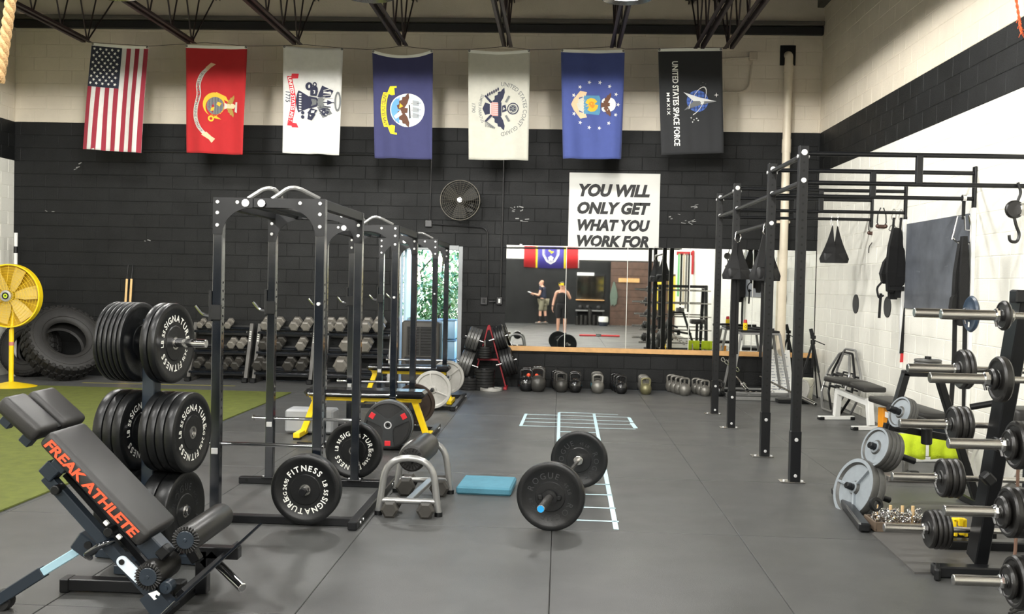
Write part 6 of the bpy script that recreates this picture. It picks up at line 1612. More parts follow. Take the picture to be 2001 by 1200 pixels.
# low push sled frame on the floor
xa, xb = atZ(1425, 778).x, atZ(1548, 781).x; ya = 14.35
t = thing('floor_frame', 'low grey steel frame on the floor under the steel stand', 'frame', ((xa + xb) / 2, 14.6, 0))
q = B()
for a, c in (((xa, ya), (xb, ya)), ((xa, ya + .55), (xb, ya + .55)), ((xa, ya), (xa, ya + .55)), ((xb, ya), (xb, ya + .55))): q.beam((a[0], a[1], .03), (c[0], c[1], .03), .05, .05)
part('tubes', q, ST, t, world=True)
def chrome_bar(label, p0, p1, r, sleeve, cat='barbell'):
    p0, p1 = Vector(p0), Vector(p1); d = (p1 - p0).normalized()
    t = thing('barbell', label, cat, p0.lerp(p1, .5).to_tuple()[:2] + (0,), 0)
    q = B(); q.cyl(p0, p1, r, n=10); part('bar', q, STEEL, t, world=True)
    q = B(); q.cyl(p1 - d * sleeve, p1, r * 2.1, n=16, bev=.004); q.cyl(p1 - d * (sleeve + .03), p1 - d * sleeve, r * 2.9, n=16, bev=.004); part('sleeve', q, CHROME, t, world=True)
    q = B(); q.cyl(p1 - d * .001, p1 + d * .001, r * .8, n=10); part('sleeve_bolt', q, BLACK_SATIN, t, world=True)
chrome_bar('chrome barbell lying on the floor from the stand to beside the bucket', (atY(1485, 742, 14.9).x, 14.9, .30), (atZ(1597, 800).x, 13.62, .055), .014, .42)
chrome_bar('short chrome bar sleeve sticking out under the steel stand', (atY(1440, 735, 14.7).x, 14.75, .30), (atY(1460, 749, 14.3).x, 14.3, .16), .014, .16)
c = atY(1480, 762, 14.6); q = B(); rnd = random.Random(8)
for k in range(20):
    o_ = Vector((c.x - .28 + k * .03, 14.62 + rnd.uniform(-.05, .05), .075 + rnd.uniform(0, .03))); u = Vector((1, rnd.uniform(-.5, .5), 0)).normalized(); w = Vector((0, 0, 1)) if k % 2 else Vector((-u.y, u.x, 0))
    q.tube([o_ + u * (.024 * math.cos(a)) + w * (.014 * math.sin(a)) for a in [2 * PI * j / 8 for j in range(8)]], .005, 5, closed=True)
tag(part('chain', q, STEEL), 'steel chain lying on the low floor frame', 'chain')
t = thing('belt_buckle_strap', 'silver clip hanging on the far rig post near the floor', 'clip', (GX, 12.68, .62)); q = B()
for k in range(5): carabiner(q, Vector((GX + .08 + k * .045, 12.66, .70 - k * .03)), .05, .05, .006, (1, 0, -.4))
part('links', q, CHROME, t, world=True)
# whiteboard with handwriting leaning in the corner
p = [atY(1505, 686, 15.25), atY(1545, 690, 15.25)]
xa, xb = atY(1503, 720, 15.1).x, atY(1548, 720, 15.1).x; zt = atY(1520, 684, 15.3).z
t = thing('whiteboard', 'white board with faint handwriting leaning under the mirror in the corner', 'whiteboard', ((xa + xb) / 2, 15.1, 0))
a0, a1 = Vector(((xa + xb) / 2, 14.98, .02)), Vector(((xa + xb) / 2, 15.30, zt))
q = B(); q.beam(a0, a1, xb - xa, .012, (0, -1, .4), bev=.002); part('panel', q, WHITE_PAINT, t, world=True)
q = B(); rnd = random.Random(2); d = (a1 - a0).normalized(); L = (a1 - a0).length; nn = Vector((0, -d.z, d.y))
for k in range(13):
    x = xa + .04
    while x < xb - .06:
        w = rnd.uniform(.02, .06); q.beam(a0 + d * (L * (.12 + k * .065)) + nn * .0075 + Vector((x - (xa + xb) / 2, 0, 0)), a0 + d * (L * (.12 + k * .065)) + nn * .0075 + Vector((x + w - (xa + xb) / 2, 0, 0)), .012, .001, nn, bev=0); x += w + rnd.uniform(.012, .03)
part('handwriting', q, mat('grey_marker', rgb(150, 156, 164), .6), t, world=True)
# tripod
P = Vector((atY(1588, 690, 14.6).x, 14.6, 0)); zt = atY(1584, 645, 14.6).z; zh = atY(1584, 667, 14.6).z
t = thing('tripod', 'black camera tripod in front of the mirror corner', 'tripod', P)
for dx, dy in ((-.24, -.08), (.12, -.20), (.14, .22)):
    q = B(); q.beam(P + Vector((0, 0, zh)), P + Vector((dx * .55, dy * .55, zh * .48)), .03, .022, (0, 1, 0), .003); q.beam(P + Vector((dx * .5, dy * .5, zh * .53)), P + Vector((dx, dy, 0.01)), .018, .016, (0, 1, 0), .002); part('leg', q, BLACK_SATIN, t, world=True)
q = B(); q.cyl(P + Vector((0, 0, zh * .55)), P + Vector((0, 0, zh + .08)), .014, n=10); q.cyl(P + Vector((0, 0, zh - .04)), P + Vector((0, 0, zh + .02)), .035, n=12); part('column', q, BLACK_SATIN, t, world=True)
q = B(); q.box(P + Vector((-.02, 0, zt - .05)), (.05, .04, .14), Matrix.Rotation(-.25, 3, 'Y'), bev=.006); q.beam(P + Vector((.0, -.02, zh + .02)), P + Vector((.14, -.12, zh - .04)), .014, .014); q.box(P + Vector((0, 0, zh + .06)), (.07, .05, .05), bev=.006); part('head', q, BLACK_SATIN, t, world=True)
c = atZ(1571, 776); t = thing('bucket', 'cream plastic bucket beside the far right rig post', 'bucket', (c.x, 14.55, 0)); c.x = atY(1571, 760, 14.55).x
q = B(); q.lathe([(.001, .004), (.115, .0), (.135, .30), (.142, .31), (.142, .325), (.13, .325), (.11, .02), (.001, .02)], (c.x, 14.55, 0), n=28); part('tub', q, mat('cream_plastic', rgb(228, 226, 208), .45), t, world=True)
q = B(); q.tube(arc((c.x, 14.40, .29), .10, PI, 2 * PI, 10), .004, 6); part('handle', q, STEEL, t, world=True)
q = B(); q.box((c.x - .02, 14.423, .14), (.05, .006, .08), Matrix.Rotation(-.07, 3, 'X'), bev=.002); part('label_patch', q, YELLOW, t, world=True)
# trap bars leaning on the right wall
def trap_bar(label, y, lean, m, z=.02, sc=1.0):
    t = thing('trap_bar', label, 'trap bar', (XR - .3, y, 0), 0, 'trap bars leaning on the right wall')
    O = Vector((XR - .10 - lean, y, z)); up = Vector((lean, .06, .80)).normalized(); sd = Vector((-.12, 1, 0)).normalized()
    def g(s, h): return O + sd * (s * sc) + up * (h * sc)
    q = B(); q.tube(rounded([g(-.16, 0), g(-.36, .22), g(-.36, .50), g(-.16, .78), g(.16, .78), g(.36, .50), g(.36, .22), g(.16, 0), g(-.16, 0)], .04), .016, 8); part('frame', q, m, t, world=True)
    for h in (.30, .46):
        q = B(); q.tube(rounded([g(-.15, h - .0), g(-.15, h + .03), g(.15, h + .03), g(.15, h)], .02), .012, 8); q.cyl(g(-.36, h), g(-.15, h), .013, n=8); q.cyl(g(.15, h), g(.36, h), .013, n=8); part('grip', q, BLACK_SATIN, t, world=True)
    return t
trap_bar('silver hexagonal trap bar leaning outermost on the right wall', 13.30, .24, SILVER_TUBE)
trap_bar('black hexagonal trap bar leaning between the silver ones', 13.20, .15, BLACK_SATIN)
trap_bar('silver hexagonal trap bar leaning innermost on the right wall', 13.10, .06, SILVER_TUBE, sc=1.05)
c = atZ(1608, 795); 
q0 = rim_plate('small pale plate leaning beside the trap bars', (XR - .42, 14.35, .165), (-.9, -.4, .2), .16, .03, PALE_IRON, 'loose plates in the corner')
q = B(); q.box((XR - .55, 14.2, .03), (.5, .22, .05), bev=.006); tag(part('floor_block', q, BLACK_SATIN), 'low black block on the floor behind the barbell end', 'block')

# ------------------------------------------------------------------ white framed benches by the right wall
def adj_bench(label, x, y, ang, pads, leg_m, feet, grp='weight benches by the right wall', h=.46):
    """local x = long axis; ang turns it about z"""
    t = thing('weight_bench', label, 'bench', (x, y, 0), ang, grp)
    for (xa, xb, za, zb) in pads:
        a, c = Vector((xa, 0, za)), Vector((xb, 0, zb)); d = (c - a); L = d.length; d.normalize(); n_ = Vector((-d.z, 0, d.x)); q = B(); soft_box(q, (a + c) / 2, (L, .28, .06), Matrix((d, Vector((0, 1, 0)), n_)).transposed(), .018, 2); part('pad', q, VINYL, t)
    q = B(); q.beam((pads[0][0] + .1, 0, h - .10), (pads[-1][1] - .15, 0, h - .16), .06, .06); part('spine', q, leg_m, t)
    for xf, sp in feet:
        q = B(); q.beam((xf, 0, h - .10), (xf + sp, 0, .05), .07, .07, (0, 1, 0)); part('leg', q, leg_m, t)
        q = B(); q.box((xf + sp, 0, .025), (.07, .46, .045), bev=.006); part('foot', q, leg_m, t)
        q = B(); q.box((xf + sp, -.2, .02), (.09, .06, .04), bev=.006); q.box((xf + sp, .2, .02), (.09, .06, .04), bev=.006); part('foot_cap', q, BLACK_SATIN, t)
    return t
adj_bench('white framed bench with a split black pad against the right wall', 3.55, 12.0, -1.38, [(-.62, .02, .50, .50), (.04, .42, .50, .47)], WHITE_PAINT, [(-.48, -.04), (.28, .06)])
t = adj_bench('black bench on an orange and white leg behind the grey plates', 3.44, 9.9, -1.35, [(-.55, .45, .50, .45)], WHITE_PAINT, [(.25, .05)])
q = B(); q.beam((-.45, 0, .42), (-.45, 0, .03), .10, .10, (0, 1, 0)); part('orange_leg', q, mat('orange_paint', rgb(232, 150, 30), .4), t)
q = B(); q.box((-.45, 0, .02), (.12, .40, .04), bev=.005); part('foot', q, WHITE_PAINT, t)
q = B(); q.beam((-.1, 0, .36), (.8, .1, .28), .07, .07, (0, 0, 1)); part('seat_arm', q, BLACK_GLOSS, t)
# lime towels on a low bar
yb = 8.55
a, c = atY(1748, 853, yb), atY(1880, 860, yb)
t = thing('low_stand', 'low white and black stand the lime towels hang on', 'stand', ((a.x + c.x) / 2, yb, 0))
q = B(); q.cyl((a.x - .05, yb, a.z + .005), (c.x + .05, yb, a.z + .005), .013, n=10); part('bar', q, STEEL, t, world=True)
for x in (atY(1770, 930, yb).x, atY(1885, 930, yb).x):
    q = B(); q.beam((x, yb, a.z), (x, yb + .02, .03), .04, .04, (0, 1, 0)); part('post', q, STEEL, t, world=True)
q = B(); q.box(((a.x + c.x) / 2, yb, .028), (c.x - a.x + .1, .06, .045), bev=.005); part('foot_bar', q, STEEL, t, world=True)
q = B(); q.box(((a.x + c.x) / 2 - .12, yb - .01, .075), (.09, .07, .05), bev=.01); part('foot_lock', q, BLACK_SATIN, t, world=True)
def towel(label, x0, x1, ztop, drop, ph):
    t = thing('towel', label, 'towel', ((x0 + x1) / 2, yb, ztop), 0, 'lime towels')
    n, m_ = 14, 12; vs = []
    for i in range(n + 1):
        for j in range(m_ + 1):
            f = j / m_; s = (f - .45) * drop * 2; x = x0 + (x1 - x0) * i / n
            w = .012 * math.sin(i * .9 + ph) * min(1, abs(s) / drop * 2)
            if abs(s) < .03: y, z = yb + s, ztop + .018
            else: y, z = yb + math.copysign(.022, s) + w, ztop + .02 - (abs(s) - .02) * (1 if s < 0 else .75) - (.008 * math.sin(i * .6 + ph) if j in (0, m_) else 0)
            vs.append((x, y, z))
    q = B(); q.add(vs, [(i * (m_ + 1) + j, i * (m_ + 1) + j + 1, (i + 1) * (m_ + 1) + j + 1, (i + 1) * (m_ + 1) + j) for i in range(n) for j in range(m_)], True)
    ob = part('cloth', q, LIME, t, world=True); md = ob.modifiers.new('thickness', 'SOLIDIFY'); md.thickness = .008
xa, xb = atY(1749, 880, yb).x, atY(1806, 880, yb).x; towel('left lime yellow towel draped over the low bar', xa, xb, a.z, .24, .4)
xa, xb = atY(1818, 880, yb).x, atY(1872, 880, yb).x; towel('right lime yellow towel draped over the low bar', xa, xb, a.z, .24, 2.0)

# ------------------------------------------------------------------ grey A-frame plate tree
TY = 7.62; L0 = atY(1672, 1030, TY); apx = atY(1770, 730, TY); apx2 = atY(1832, 730, TY); R0_ = atY(1905, 990, TY); R0_.x = max(R0_.x, 3.16)
t = thing('plate_tree', 'black A-frame plate tree carrying grey iron plates', 'plate tree', ((L0.x + R0_.x) / 2, TY, 0))
zt = atY(1800, 730, TY).z
q = B(); q.beam((apx.x, TY, zt), (L0.x + .10, TY, .05), .05, .07, (0, 1, 0)); part('frame_leg', q, BLACK_SATIN, t, world=True)
q = B(); q.beam((apx2.x, TY, zt), (R0_.x, TY, .05), .05, .07, (0, 1, 0)); part('frame_leg', q, BLACK_SATIN, t, world=True)
q = B(); q.box(((apx.x + apx2.x) / 2, TY, zt), (apx2.x - apx.x + .05, .07, .045), bev=.006); part('top_bar', q, BLACK_SATIN, t, world=True)
zc = atY(1800, 850, TY).z
q = B(); q.beam((apx.x - .15, TY, zc + .06), (R0_.x - .12, TY, zc - .03), .05, .05); part('cross_bar', q, BLACK_SATIN, t, world=True)
q = B(); q.beam((2.06, 6.70, .035), (2.20, TY + .30, .035), .075, .06, bev=.012); part('foot', q, BLACK_STEEL, t, world=True)
q = B(); q.beam((R0_.x, TY - .55, .035), (R0_.x, TY + .30, .035), .075, .06, bev=.01); part('foot', q, BLACK_STEEL, t, world=True)
cz = atY(1812, 745, TY); q = B(); q.cyl((cz.x, TY, zt), (cz.x, TY, zt + .13), .024, n=12); part('top_peg', q, BLACK_SATIN, t, world=True)
for i in range(4): rim_plate('%s small grey plate from the bottom, flat on top of the grey plate tree' % ordn[i], (cz.x, TY, zt + .036 + i * .021), (0, 0, 1), .098, .0195, GREY_PLATE, 'grey plates on the plate tree')
dirn = Vector((-.90, -.30, .32)).normalized()
def tree_pegs(nm, px, py, r, n, th, kind, ext):
    fc = atY(px, py, TY - .25)                 # centre of the outer face
    base = fc - dirn * (n * th + .10)
    q = B(); q.cyl(base - dirn * .12, fc + dirn * ext, .024, n=14, bev=.004); q.cyl(fc + dirn * (ext * .3), fc + dirn * (ext * .3 + .012), .027, n=14); part('peg', q, BLACK_STEEL, t, world=True)
    for i in range(n): plate('iron_plate', '%s grey plate from the frame on the %s left peg of the plate tree' % (ordn[i], nm), fc - dirn * (th * (n - i - .5)), dirn, r, th - .002, kind, .5 + i, 'grey plates on the plate tree')
tree_pegs('upper', 1757, 805, .120, 3, .024, 'greyiron', .10)
tree_pegs('middle', 1709, 873, .152, 4, .036, 'greyiron', .05)
tree_pegs('lower', 1666, 952, .222, 2, .058, 'spoked', .06)
q = B(); q.cyl((apx2.x + .25, TY + .0, zc + .22), (apx2.x + .42, TY - .03, zc + .26), .024, n=12); part('right_peg', q, BLACK_SATIN, t, world=True)
q = B(); q.cyl(((apx.x + apx2.x) / 2 + .03, TY - .06, zc - .06), ((apx.x + apx2.x) / 2 + .03, TY - .06, zc + .06), .04, n=14, bev=.006); part('centre_hub', q, BLACK_SATIN, t, world=True)

# ------------------------------------------------------------------ fixed barbell rack at the right edge
PT, PB = Vector((2.50, 5.48, 1.62)), Vector((2.475, 5.90, .05))
t = thing('barbell_rack', 'tall black barbell rack with a sloping post at the right edge', 'barbell rack', (2.9, 5.8, 0))
for dx in (0, 1.15):
    q = B(); q.beam(PB + Vector((dx, .04, 0)), PT + Vector((dx, .04, 0)), .075, .14, (0, 1, 0), bev=.006); part('post', q, BLACK_STEEL, t, world=True)
q = B(); q.box((2.85, 5.74, .035), (1.40, .09, .065), bev=.008); part('base_beam', q, BLACK_STEEL, t, world=True)
q = B(); q.box((2.16, 5.70, .035), (.035, .14, .07), Matrix.Rotation(-.35, 3, 'Z'), bev=.01); part('end_cap', q, BLACK_SATIN, t, world=True)
q = B(); q.box((2.9, 6.35, .035), (1.0, .09, .065), bev=.008); part('back_beam', q, BLACK_STEEL, t, world=True)
q = B(); q.box((3.05, 5.48, 1.60), (1.25, .09, .07), bev=.008); part('top_beam', q, BLACK_STEEL, t, world=True)
q = B(); q.beam((3.60, 5.4, 1.55), (3.62, 4.95, .05), .075, .10, (0, 1, 0)); part('near_post', q, BLACK_STEEL, t, world=True)
for i, (px, py) in enumerate(((1975, 690), (1948, 868), (1930, 935))):
    c = atY(px, py, 5.66); q = B(); q.box(c, (.07, .07, .06), Matrix.Rotation(.8, 3, 'Y'), bev=.01); part('bar_saddle', q, BLACK_SATIN, t, world=True)
BLUEP = mat('slate_blue_plate', rgb(40, 54, 70), .38, var=.1, vscale=20)
def fixed_bar(label, px0, py, pxp, Yv, plates_, x1=3.75, thick=.026, pm=BLACK_IRON):
    """bar along x: px0 = left end, pxp = px of the collar; plates_ = [(radius, thickness)] towards the right"""
    a = atY(px0, py, Yv); c = atY(pxp, py, Yv); z = a.z
    t = thing('fixed_barbell', label, 'barbell', ((a.x + x1) / 2, Yv, z), 0, 'fixed barbells on the rack')
    P0 = Vector((a.x, Yv, z)); q = B(); q.cyl(P0, (c.x, Yv, z), thick, n=18, bev=.003); part('sleeve', q, STEEL, t, world=True)
    q = B(); q.cyl((c.x - .012, Yv, z), (c.x + .022, Yv, z), .035, n=8, bev=.006); part('collar', q, CHROME, t, world=True)
    q = B(); q.cyl((c.x - .005, Yv, z - .02), (c.x + .005, Yv, z - .055), .008, n=8); part('collar_screw', q, CHROME, t, world=True)
    x = c.x + .022; tot = 0
    for r, th in plates_:
        key = ('fx', r, th, pm.name)
        if key not in _pp:
            h = th / 2; g = B(); g.lathe([(.02, -h), (r * .35, -h), (r * .40, -h + th * .15), (r * .78, -h + th * .15), (r * .84, -h), (r - .008, -h), (r, -h + .010), (r, h - .010), (r - .008, h), (.02, h)], n=40, closed=True); _pp[key] = g.mesh('plate', pm)
        o = part('plate', _pp[key], None, t); o.location = Vector((x + th / 2, Yv, z)) - t.location; o.rotation_euler = (0, PI / 2, 0); x += th
    q = B(); q.cyl((x, Yv, z), (x1, Yv, z), .0175, n=12); q.cyl((x, Yv, z), (x + .03, Yv, z), .035, n=10, bev=.006); part('bar', q, STEEL, t, world=True)
    if plates_ and plates_[0][1] < .03 and plates_[0][0] > .0:
        q = B(); q.box((c.x + .0215, Yv, z - .06), (.002, .02, .03), bev=.002); part('weight_mark', q, WHITE_PRINT, t, world=True)
    return t
far = [(1786, 611, 1886, 5.72, [(.103, .022)]), (1773, 719, 1866, 5.80, [(.113, .03), (.113, .03)]), (1757, 827, 1850, 5.88, [(.106, .035), (.108, .035), (.108, .03)]), (1743, 931, 1829, 5.96, [(.113, .04), (.115, .035), (.115, .035)]), (1727, 1031, 1805, 6.02, [(.113, .03), (.117, .028), (.117, .028), (.117, .026)])]
near = [(1838, 614, 1947, 5.10, [(.075, .03)]), (1816, 738, 1925, 5.06, [(.055, .03), (.115, .045)]), (1852, 866, 1958, 4.96, [(.075, .03), (.118, .04), (.118, .04)]), (1844, 997, 1944, 4.88, [(.078, .03), (.122, .04), (.122, .04), (.122, .04)]), (1862, 1133, 1956, 4.78, [(.082, .03), (.125, .045), (.125, .045), (.125, .045), (.125, .045)])]
lv = ['top', 'second', 'third', 'fourth', 'lowest']
for i, f in enumerate(far): fixed_bar('%s fixed barbell from the top on the far side of the rack' % lv[i], *f, pm=BLUEP if i == 0 else BLACK_IRON)
for i, f in enumerate(near): fixed_bar('%s fixed barbell from the top on the near side of the rack' % lv[i], *f)
# black platform mat under the rack, tray of collars, yellow clamps
q = B(); p_ = [atZ(1704, 1046), atZ(1787, 1122), atZ(2060, 1124), atZ(2060, 1000), atZ(1790, 980)]
q.prism([(v.x, v.y) for v in p_], (0, 0, .0), (1, 0, 0), (0, 1, 0), .012); tag(part('platform_mat', q, mat('platform_rubber', rgb(74, 73, 71), .55, var=.1, vscale=6)), 'thick rubber mat under the barbell rack', 'mat')
xa, xb = 2.13, 2.50; y0 = 6.72
t = thing('collar_tray', 'low wooden tray heaped with steel collars under the lowest barbells', 'tray', ((xa + xb) / 2, y0 + .1, .012))
q = B(); q.box(((xa + xb) / 2, y0 + .10, .022), (xb - xa, .24, .015)); 
for yy in (y0 - .01, y0 + .21): q.box(((xa + xb) / 2, yy, .045), (xb - xa, .015, .06), bev=.002)
for xx in (xa, xb): q.box((xx, y0 + .1, .045), (.015, .24, .06), bev=.002)
part('box', q, mat('tray_wood', rgb(92, 78, 64), .6), t, world=True)
for k, x in enumerate((2.20, 2.28, 2.36, 2.43)):
    q = B(); q.cyl((x, y0 + .16, .03), (x, y0 + .16, .155), .011, n=8); part('dowel', q, mat('dowel_wood', rgb(206, 176, 130), .6), t, world=True)
rnd = random.Random(11)
for k in range(40):
    c = Vector((rnd.uniform(xa + .03, xb - .03), rnd.uniform(y0 + .02, y0 + .18), .045 + rnd.uniform(0, .085))); u, v, _ = frame_of(Vector((rnd.uniform(-1, 1), rnd.uniform(-1, 1), rnd.uniform(-.6, .6)))); q = B()
    q.tube([c + (u * math.cos(a) + v * math.sin(a)) * .026 + u.cross(v) * (.010 * a / 6) for a in [k2 * .55 for k2 in range(24)]], .0035, 5)
    o = part('spring_collar', q, CHROME, None); o.data.transform(Matrix.Translation(-c)); o.location = c; tag(o, 'steel spring collar heaped in the low tray', 'collar', 'spring collars in the tray')
c = atZ(1722, 1040, .15); q = B(); q.lathe([(.03, -.014), (.048, -.014), (.048, .014), (.03, .014)], (2.17, y0 + .12, .165), (.3, -.8, .3), 20, closed=True); tag(part('lock_collar', q, BLACK_SATIN), 'black round lock collar on top of the collar heap', 'collar')
for i, (px, py) in enumerate(((1870, 1022), (1872, 1040))):
    c = atY(px + 4, py, 6.40); c.z = max(c.z, .037); tt = thing('clamp_collar', ('upper', 'lower')[i] + ' yellow plastic clamp collar on the mat under the rack', 'collar', c, 0, 'yellow clamp collars')
    q = B(); q.box((0, 0, .02), (.085, .045, .02), bev=.005); q.box((-.032, 0, .0), (.022, .045, .05), bev=.005); q.box((.032, 0, .0), (.022, .045, .05), bev=.005); part('jaw', q, YELLOW, tt)
    q = B(); q.box((0, -.02, .012), (.03, .03, .05), bev=.004); part('lever', q, YELLOW, tt)
q = B(); q.box((2.70, 6.66, .036), (.35, .12, .05), bev=.006); tag(part('low_box', q, BLACK_SATIN), 'low black box on the mat behind the yellow clamps', 'box')
# partly seen things behind the rack
t = thing('seat_pad', 'black upholstered seat pad at the right edge behind the rack', 'seat', (3.25, 6.9, .8)); c = atY(1985, 812, 7.0); q = B(); soft_box(q, c + Vector((.12, 0, 0)), (.36, .30, .11), Matrix.Identity(3), .025, 3); part('pad', q, VINYL, t, world=True)
q = B(); q.beam((c.x + .1, 7.0, c.z - .05), (c.x + .1, 7.0, .03), .06, .06, (0, 1, 0)); q.box((c.x + .1, 7.0, .03), (.4, .3, .05), bev=.005); part('pedestal', q, BLACK_STEEL, t, world=True)
q0 = rim_plate('large pale grey plate leaning on the right wall behind the barbell rack', (XR - .30, 8.3, .235), (-.85, -.45, .25), .225, .04, PALE_IRON, 'loose plates in the corner')
t = thing('resistance_cable', 'dark bent cable hanging beside the near barbell plates', 'cable', (2.47, 5.4, 1)); q = B(); q.tube(rounded([atY(1990, 870, 5.35), atY(1988, 980, 5.35), atY(1984, 1080, 5.35), atY(1979, 1100, 5.35), atY(1982, 1125, 5.35)], .03), .009, 8); part('cable', q, mat('brown_cable', rgb(110, 84, 70), .5), t, world=True)

q = B(); q.tube(rounded([atZ(1975, 1192, .012), atZ(1990, 1180, .012), atZ(2020, 1178, .012)], .05), .007, 6); q.tube(rounded([atZ(1972, 1199, .012), atZ(1995, 1190, .012), atZ(2025, 1190, .012)], .05), .007, 6)
tag(part('floor_cable', q, SOFT_RUBBER), 'thin black cable on the floor at the bottom right corner', 'cable')
# ------------------------------------------------------------------ the room behind the camera (seen in the mirror)
q = B()
for x0, x1, z0, z1, m in ((-2.4, 1.90, 0, 2.40, 0),): q.box(((x0 + x1) / 2, YB + .012, (z0 + z1) / 2), (x1 - x0, .024, z1 - z0))
tag(part('trim_8', q, BLACK_BLOCK), kind='structure')
PANEL = mat('dark_wood_board', rgb(84, 62, 50), .5, var=.25, vscale=5)
t = thing('wood_panelling', 'dark brown board panelling on the wall behind the camera', 'panelling', (2.85, YB, 0))
for k in range(9):
    q = B(); q.box((2.85, YB + .03, .14 + k * .278), (1.75, .03, .272), bev=.004); part('board', q, PANEL, t, world=True)
t = thing('wood_panelling', 'narrow dark brown board panelling left of the black wall behind the camera', 'panelling', (-2.9, YB, 0))
for k in range(9):
    q = B(); q.box((-2.75, YB + .03, .14 + k * .278), (.62, .03, .272), bev=.004); part('board', q, PANEL, t, world=True)
t = thing('wall_banner', 'red blue and yellow banner with a white crest behind the camera', 'banner', (-.40, YB + .05, 2.2))
def ban(x0, x1, m, nm):
    q = B(); n = 10; vs = []
    for i in range(n + 1):
        x = x0 + (x1 - x0) * i / n
        for z in (2.22, 3.05): vs.append((x, YB + .05 + .012 * math.sin(x * 9), z - .03 * math.sin((x + 1.4) * 1.5) * (1 if z < 2.5 else 0)))
    q.add(vs, [(2 * i, 2 * i + 2, 2 * i + 3, 2 * i + 1) for i in range(n)], True)
    ob = part(nm, q, m, t, world=True); md = ob.modifiers.new('thickness', 'SOLIDIFY'); md.thickness = .004
for x0, x1, m, nm in ((-1.46, -.99, C_RED, 'red_panel'), (-.99, -.92, BRIGHT, 'yellow_band'), (-.92, .12, mat('royal_cloth', rgb(56, 50, 130), .8), 'blue_panel'), (.12, .19, BRIGHT, 'yellow_band'), (.19, .68, C_RED, 'red_panel'), (.68, .72, C_WHITE, 'white_hem')): ban(x0, x1, m, nm)
q = B(); cx_ = -.40
for s_, w_ in ((1.0, .02), (.88, .016), (.76, .012)):
    pts = [(cx_ - .33 * s_, YB + .068, 3.0), (cx_ - .32 * s_, YB + .068, 2.72), (cx_ - .17 * s_, YB + .068, 2.46 + (1 - s_) * .2), (cx_, YB + .068, 2.36 + (1 - s_) * .35), (cx_ + .17 * s_, YB + .068, 2.46 + (1 - s_) * .2), (cx_ + .32 * s_, YB + .068, 2.72), (cx_ + .33 * s_, YB + .068, 3.0)]
    q.ribbon(pts, (0, 1, 0), .004, w_)
for k in range(5): a = PI / 2 + 2 * PI * k / 5; q.ball((cx_ + .06 * math.cos(a), YB + .07, 2.58 + .06 * math.sin(a)), .045, 10, 6, (1, .15, 1))
part('crest', q, WHITE_PRINT, t, world=True)
q = B(); q.box((cx_ - .02, YB + .07, 2.86), (.16, .006, .05), Matrix.Rotation(.5, 3, 'Y')); q.box((cx_ + .05, YB + .07, 2.82), (.12, .006, .05), Matrix.Rotation(-.6, 3, 'Y')); part('crest_bird', q, BRIGHT, t, world=True)
def wallbox(name, label, cat, x0, x1, z0, z1, m, d=.06, y=None):
    q = B(); q.box(((x0 + x1) / 2, (YB + .03 if y is None else y) + d / 2, (z0 + z1) / 2), (x1 - x0, d, z1 - z0), bev=.006); return tag(part(name, q, m), label, cat)
t = thing('framed_mirror', 'dark framed mirror on the black wall behind the camera', 'mirror', (1.15, YB + .03, 1.4))
q = B(); q.box((1.18, YB + .05, 1.50), (1.12, .04, 1.02), bev=.006); part('frame', q, BLACK_STEEL, t, world=True)
q = B(); q.box((1.18, YB + .075, 1.47), (1.06, .01, .90), bev=.002); part('glass', q, mat('dim_mirror', (.35, .36, .35), .05, 1.0), t, world=True)
wallbox('name_strip', 'white strip sign above the framed mirror behind the camera', 'sign', .65, 1.32, 1.93, 2.05, WHITE_PAINT, .02, YB + .085)
wallbox('wall_shelf', 'tan wooden shelf under the framed mirror behind the camera', 'shelf', .62, 1.74, .955, .99, WOOD, .14)
t = thing('equipment_shelf', 'grey steel shelf with three black medicine balls behind the camera', 'shelf', (1.18, YB + .2, 0))
q = B(); q.box((1.18, YB + .22, .56), (1.12, .36, .05), bev=.004); part('shelf', q, ST, t, world=True)
for x in (.66, 1.70):
    q = B(); q.box((x, YB + .22, .28), (.05, .34, .54), bev=.004); part('side', q, BLACK_STEEL, t, world=True)
for i, x in enumerate((.80, 1.10, 1.52)):
    q = B(); q.ball((0, 0, 0), .10, 16, 10); o = part('medicine_ball', q, SOFT_RUBBER); o.location = (x, YB + .22, .683); tag(o, ('left', 'middle', 'right')[i] + ' black medicine ball on the grey shelf behind the camera', 'ball')
for i in range(6):
    h = (.34, .38, .36, .62, .40, .36)[i]; q = B(); q.cyl((0, 0, 0), (0, 0, h), .075, n=16, bev=.008); o = part('foam_cylinder', q, FOAM); o.location = (.68 + .165 * i, YB + .55, 0); tag(o, '%s black foam roller from the left standing behind the camera' % ordn[i], 'foam roller', 'standing foam rollers')
t = thing('laundry_bucket', 'dark bucket with a white liner behind the camera', 'bucket', (1.68, YB + 1.0, 0))
q = B(); q.lathe([(.001, 0), (.15, 0), (.18, .26), (.17, .26), (.14, .02), (.001, .02)], (1.68, YB + 1.0, 0), n=20); part('tub', q, mat('dark_blue_plastic', rgb(30, 36, 48), .4), t, world=True)
q = B(); q.lathe([(.182, .16), (.19, .28), (.17, .36), (.12, .33), (.10, .25)], (1.68, YB + 1.0, 0), n=20); part('liner', q, WHITE_PAINT, t, world=True)
t = thing('battle_rope', 'grey green battle rope looped on a hook behind the camera', 'rope', (2.10, YB + .08, 1.6))
q = B()
for k in range(6): x = 2.02 + .035 * k; q.tube(rounded([(2.10, YB + .10, 1.70), (x - .05, YB + .11, 1.2), (x, YB + .12, .70 + .03 * (k % 3)), (x + .05, YB + .11, 1.2), (2.12, YB + .10, 1.70)], .15), .022, 6)
part('coils', q, mat('grey_green_rope', rgb(96, 110, 98), .8), t, world=True)
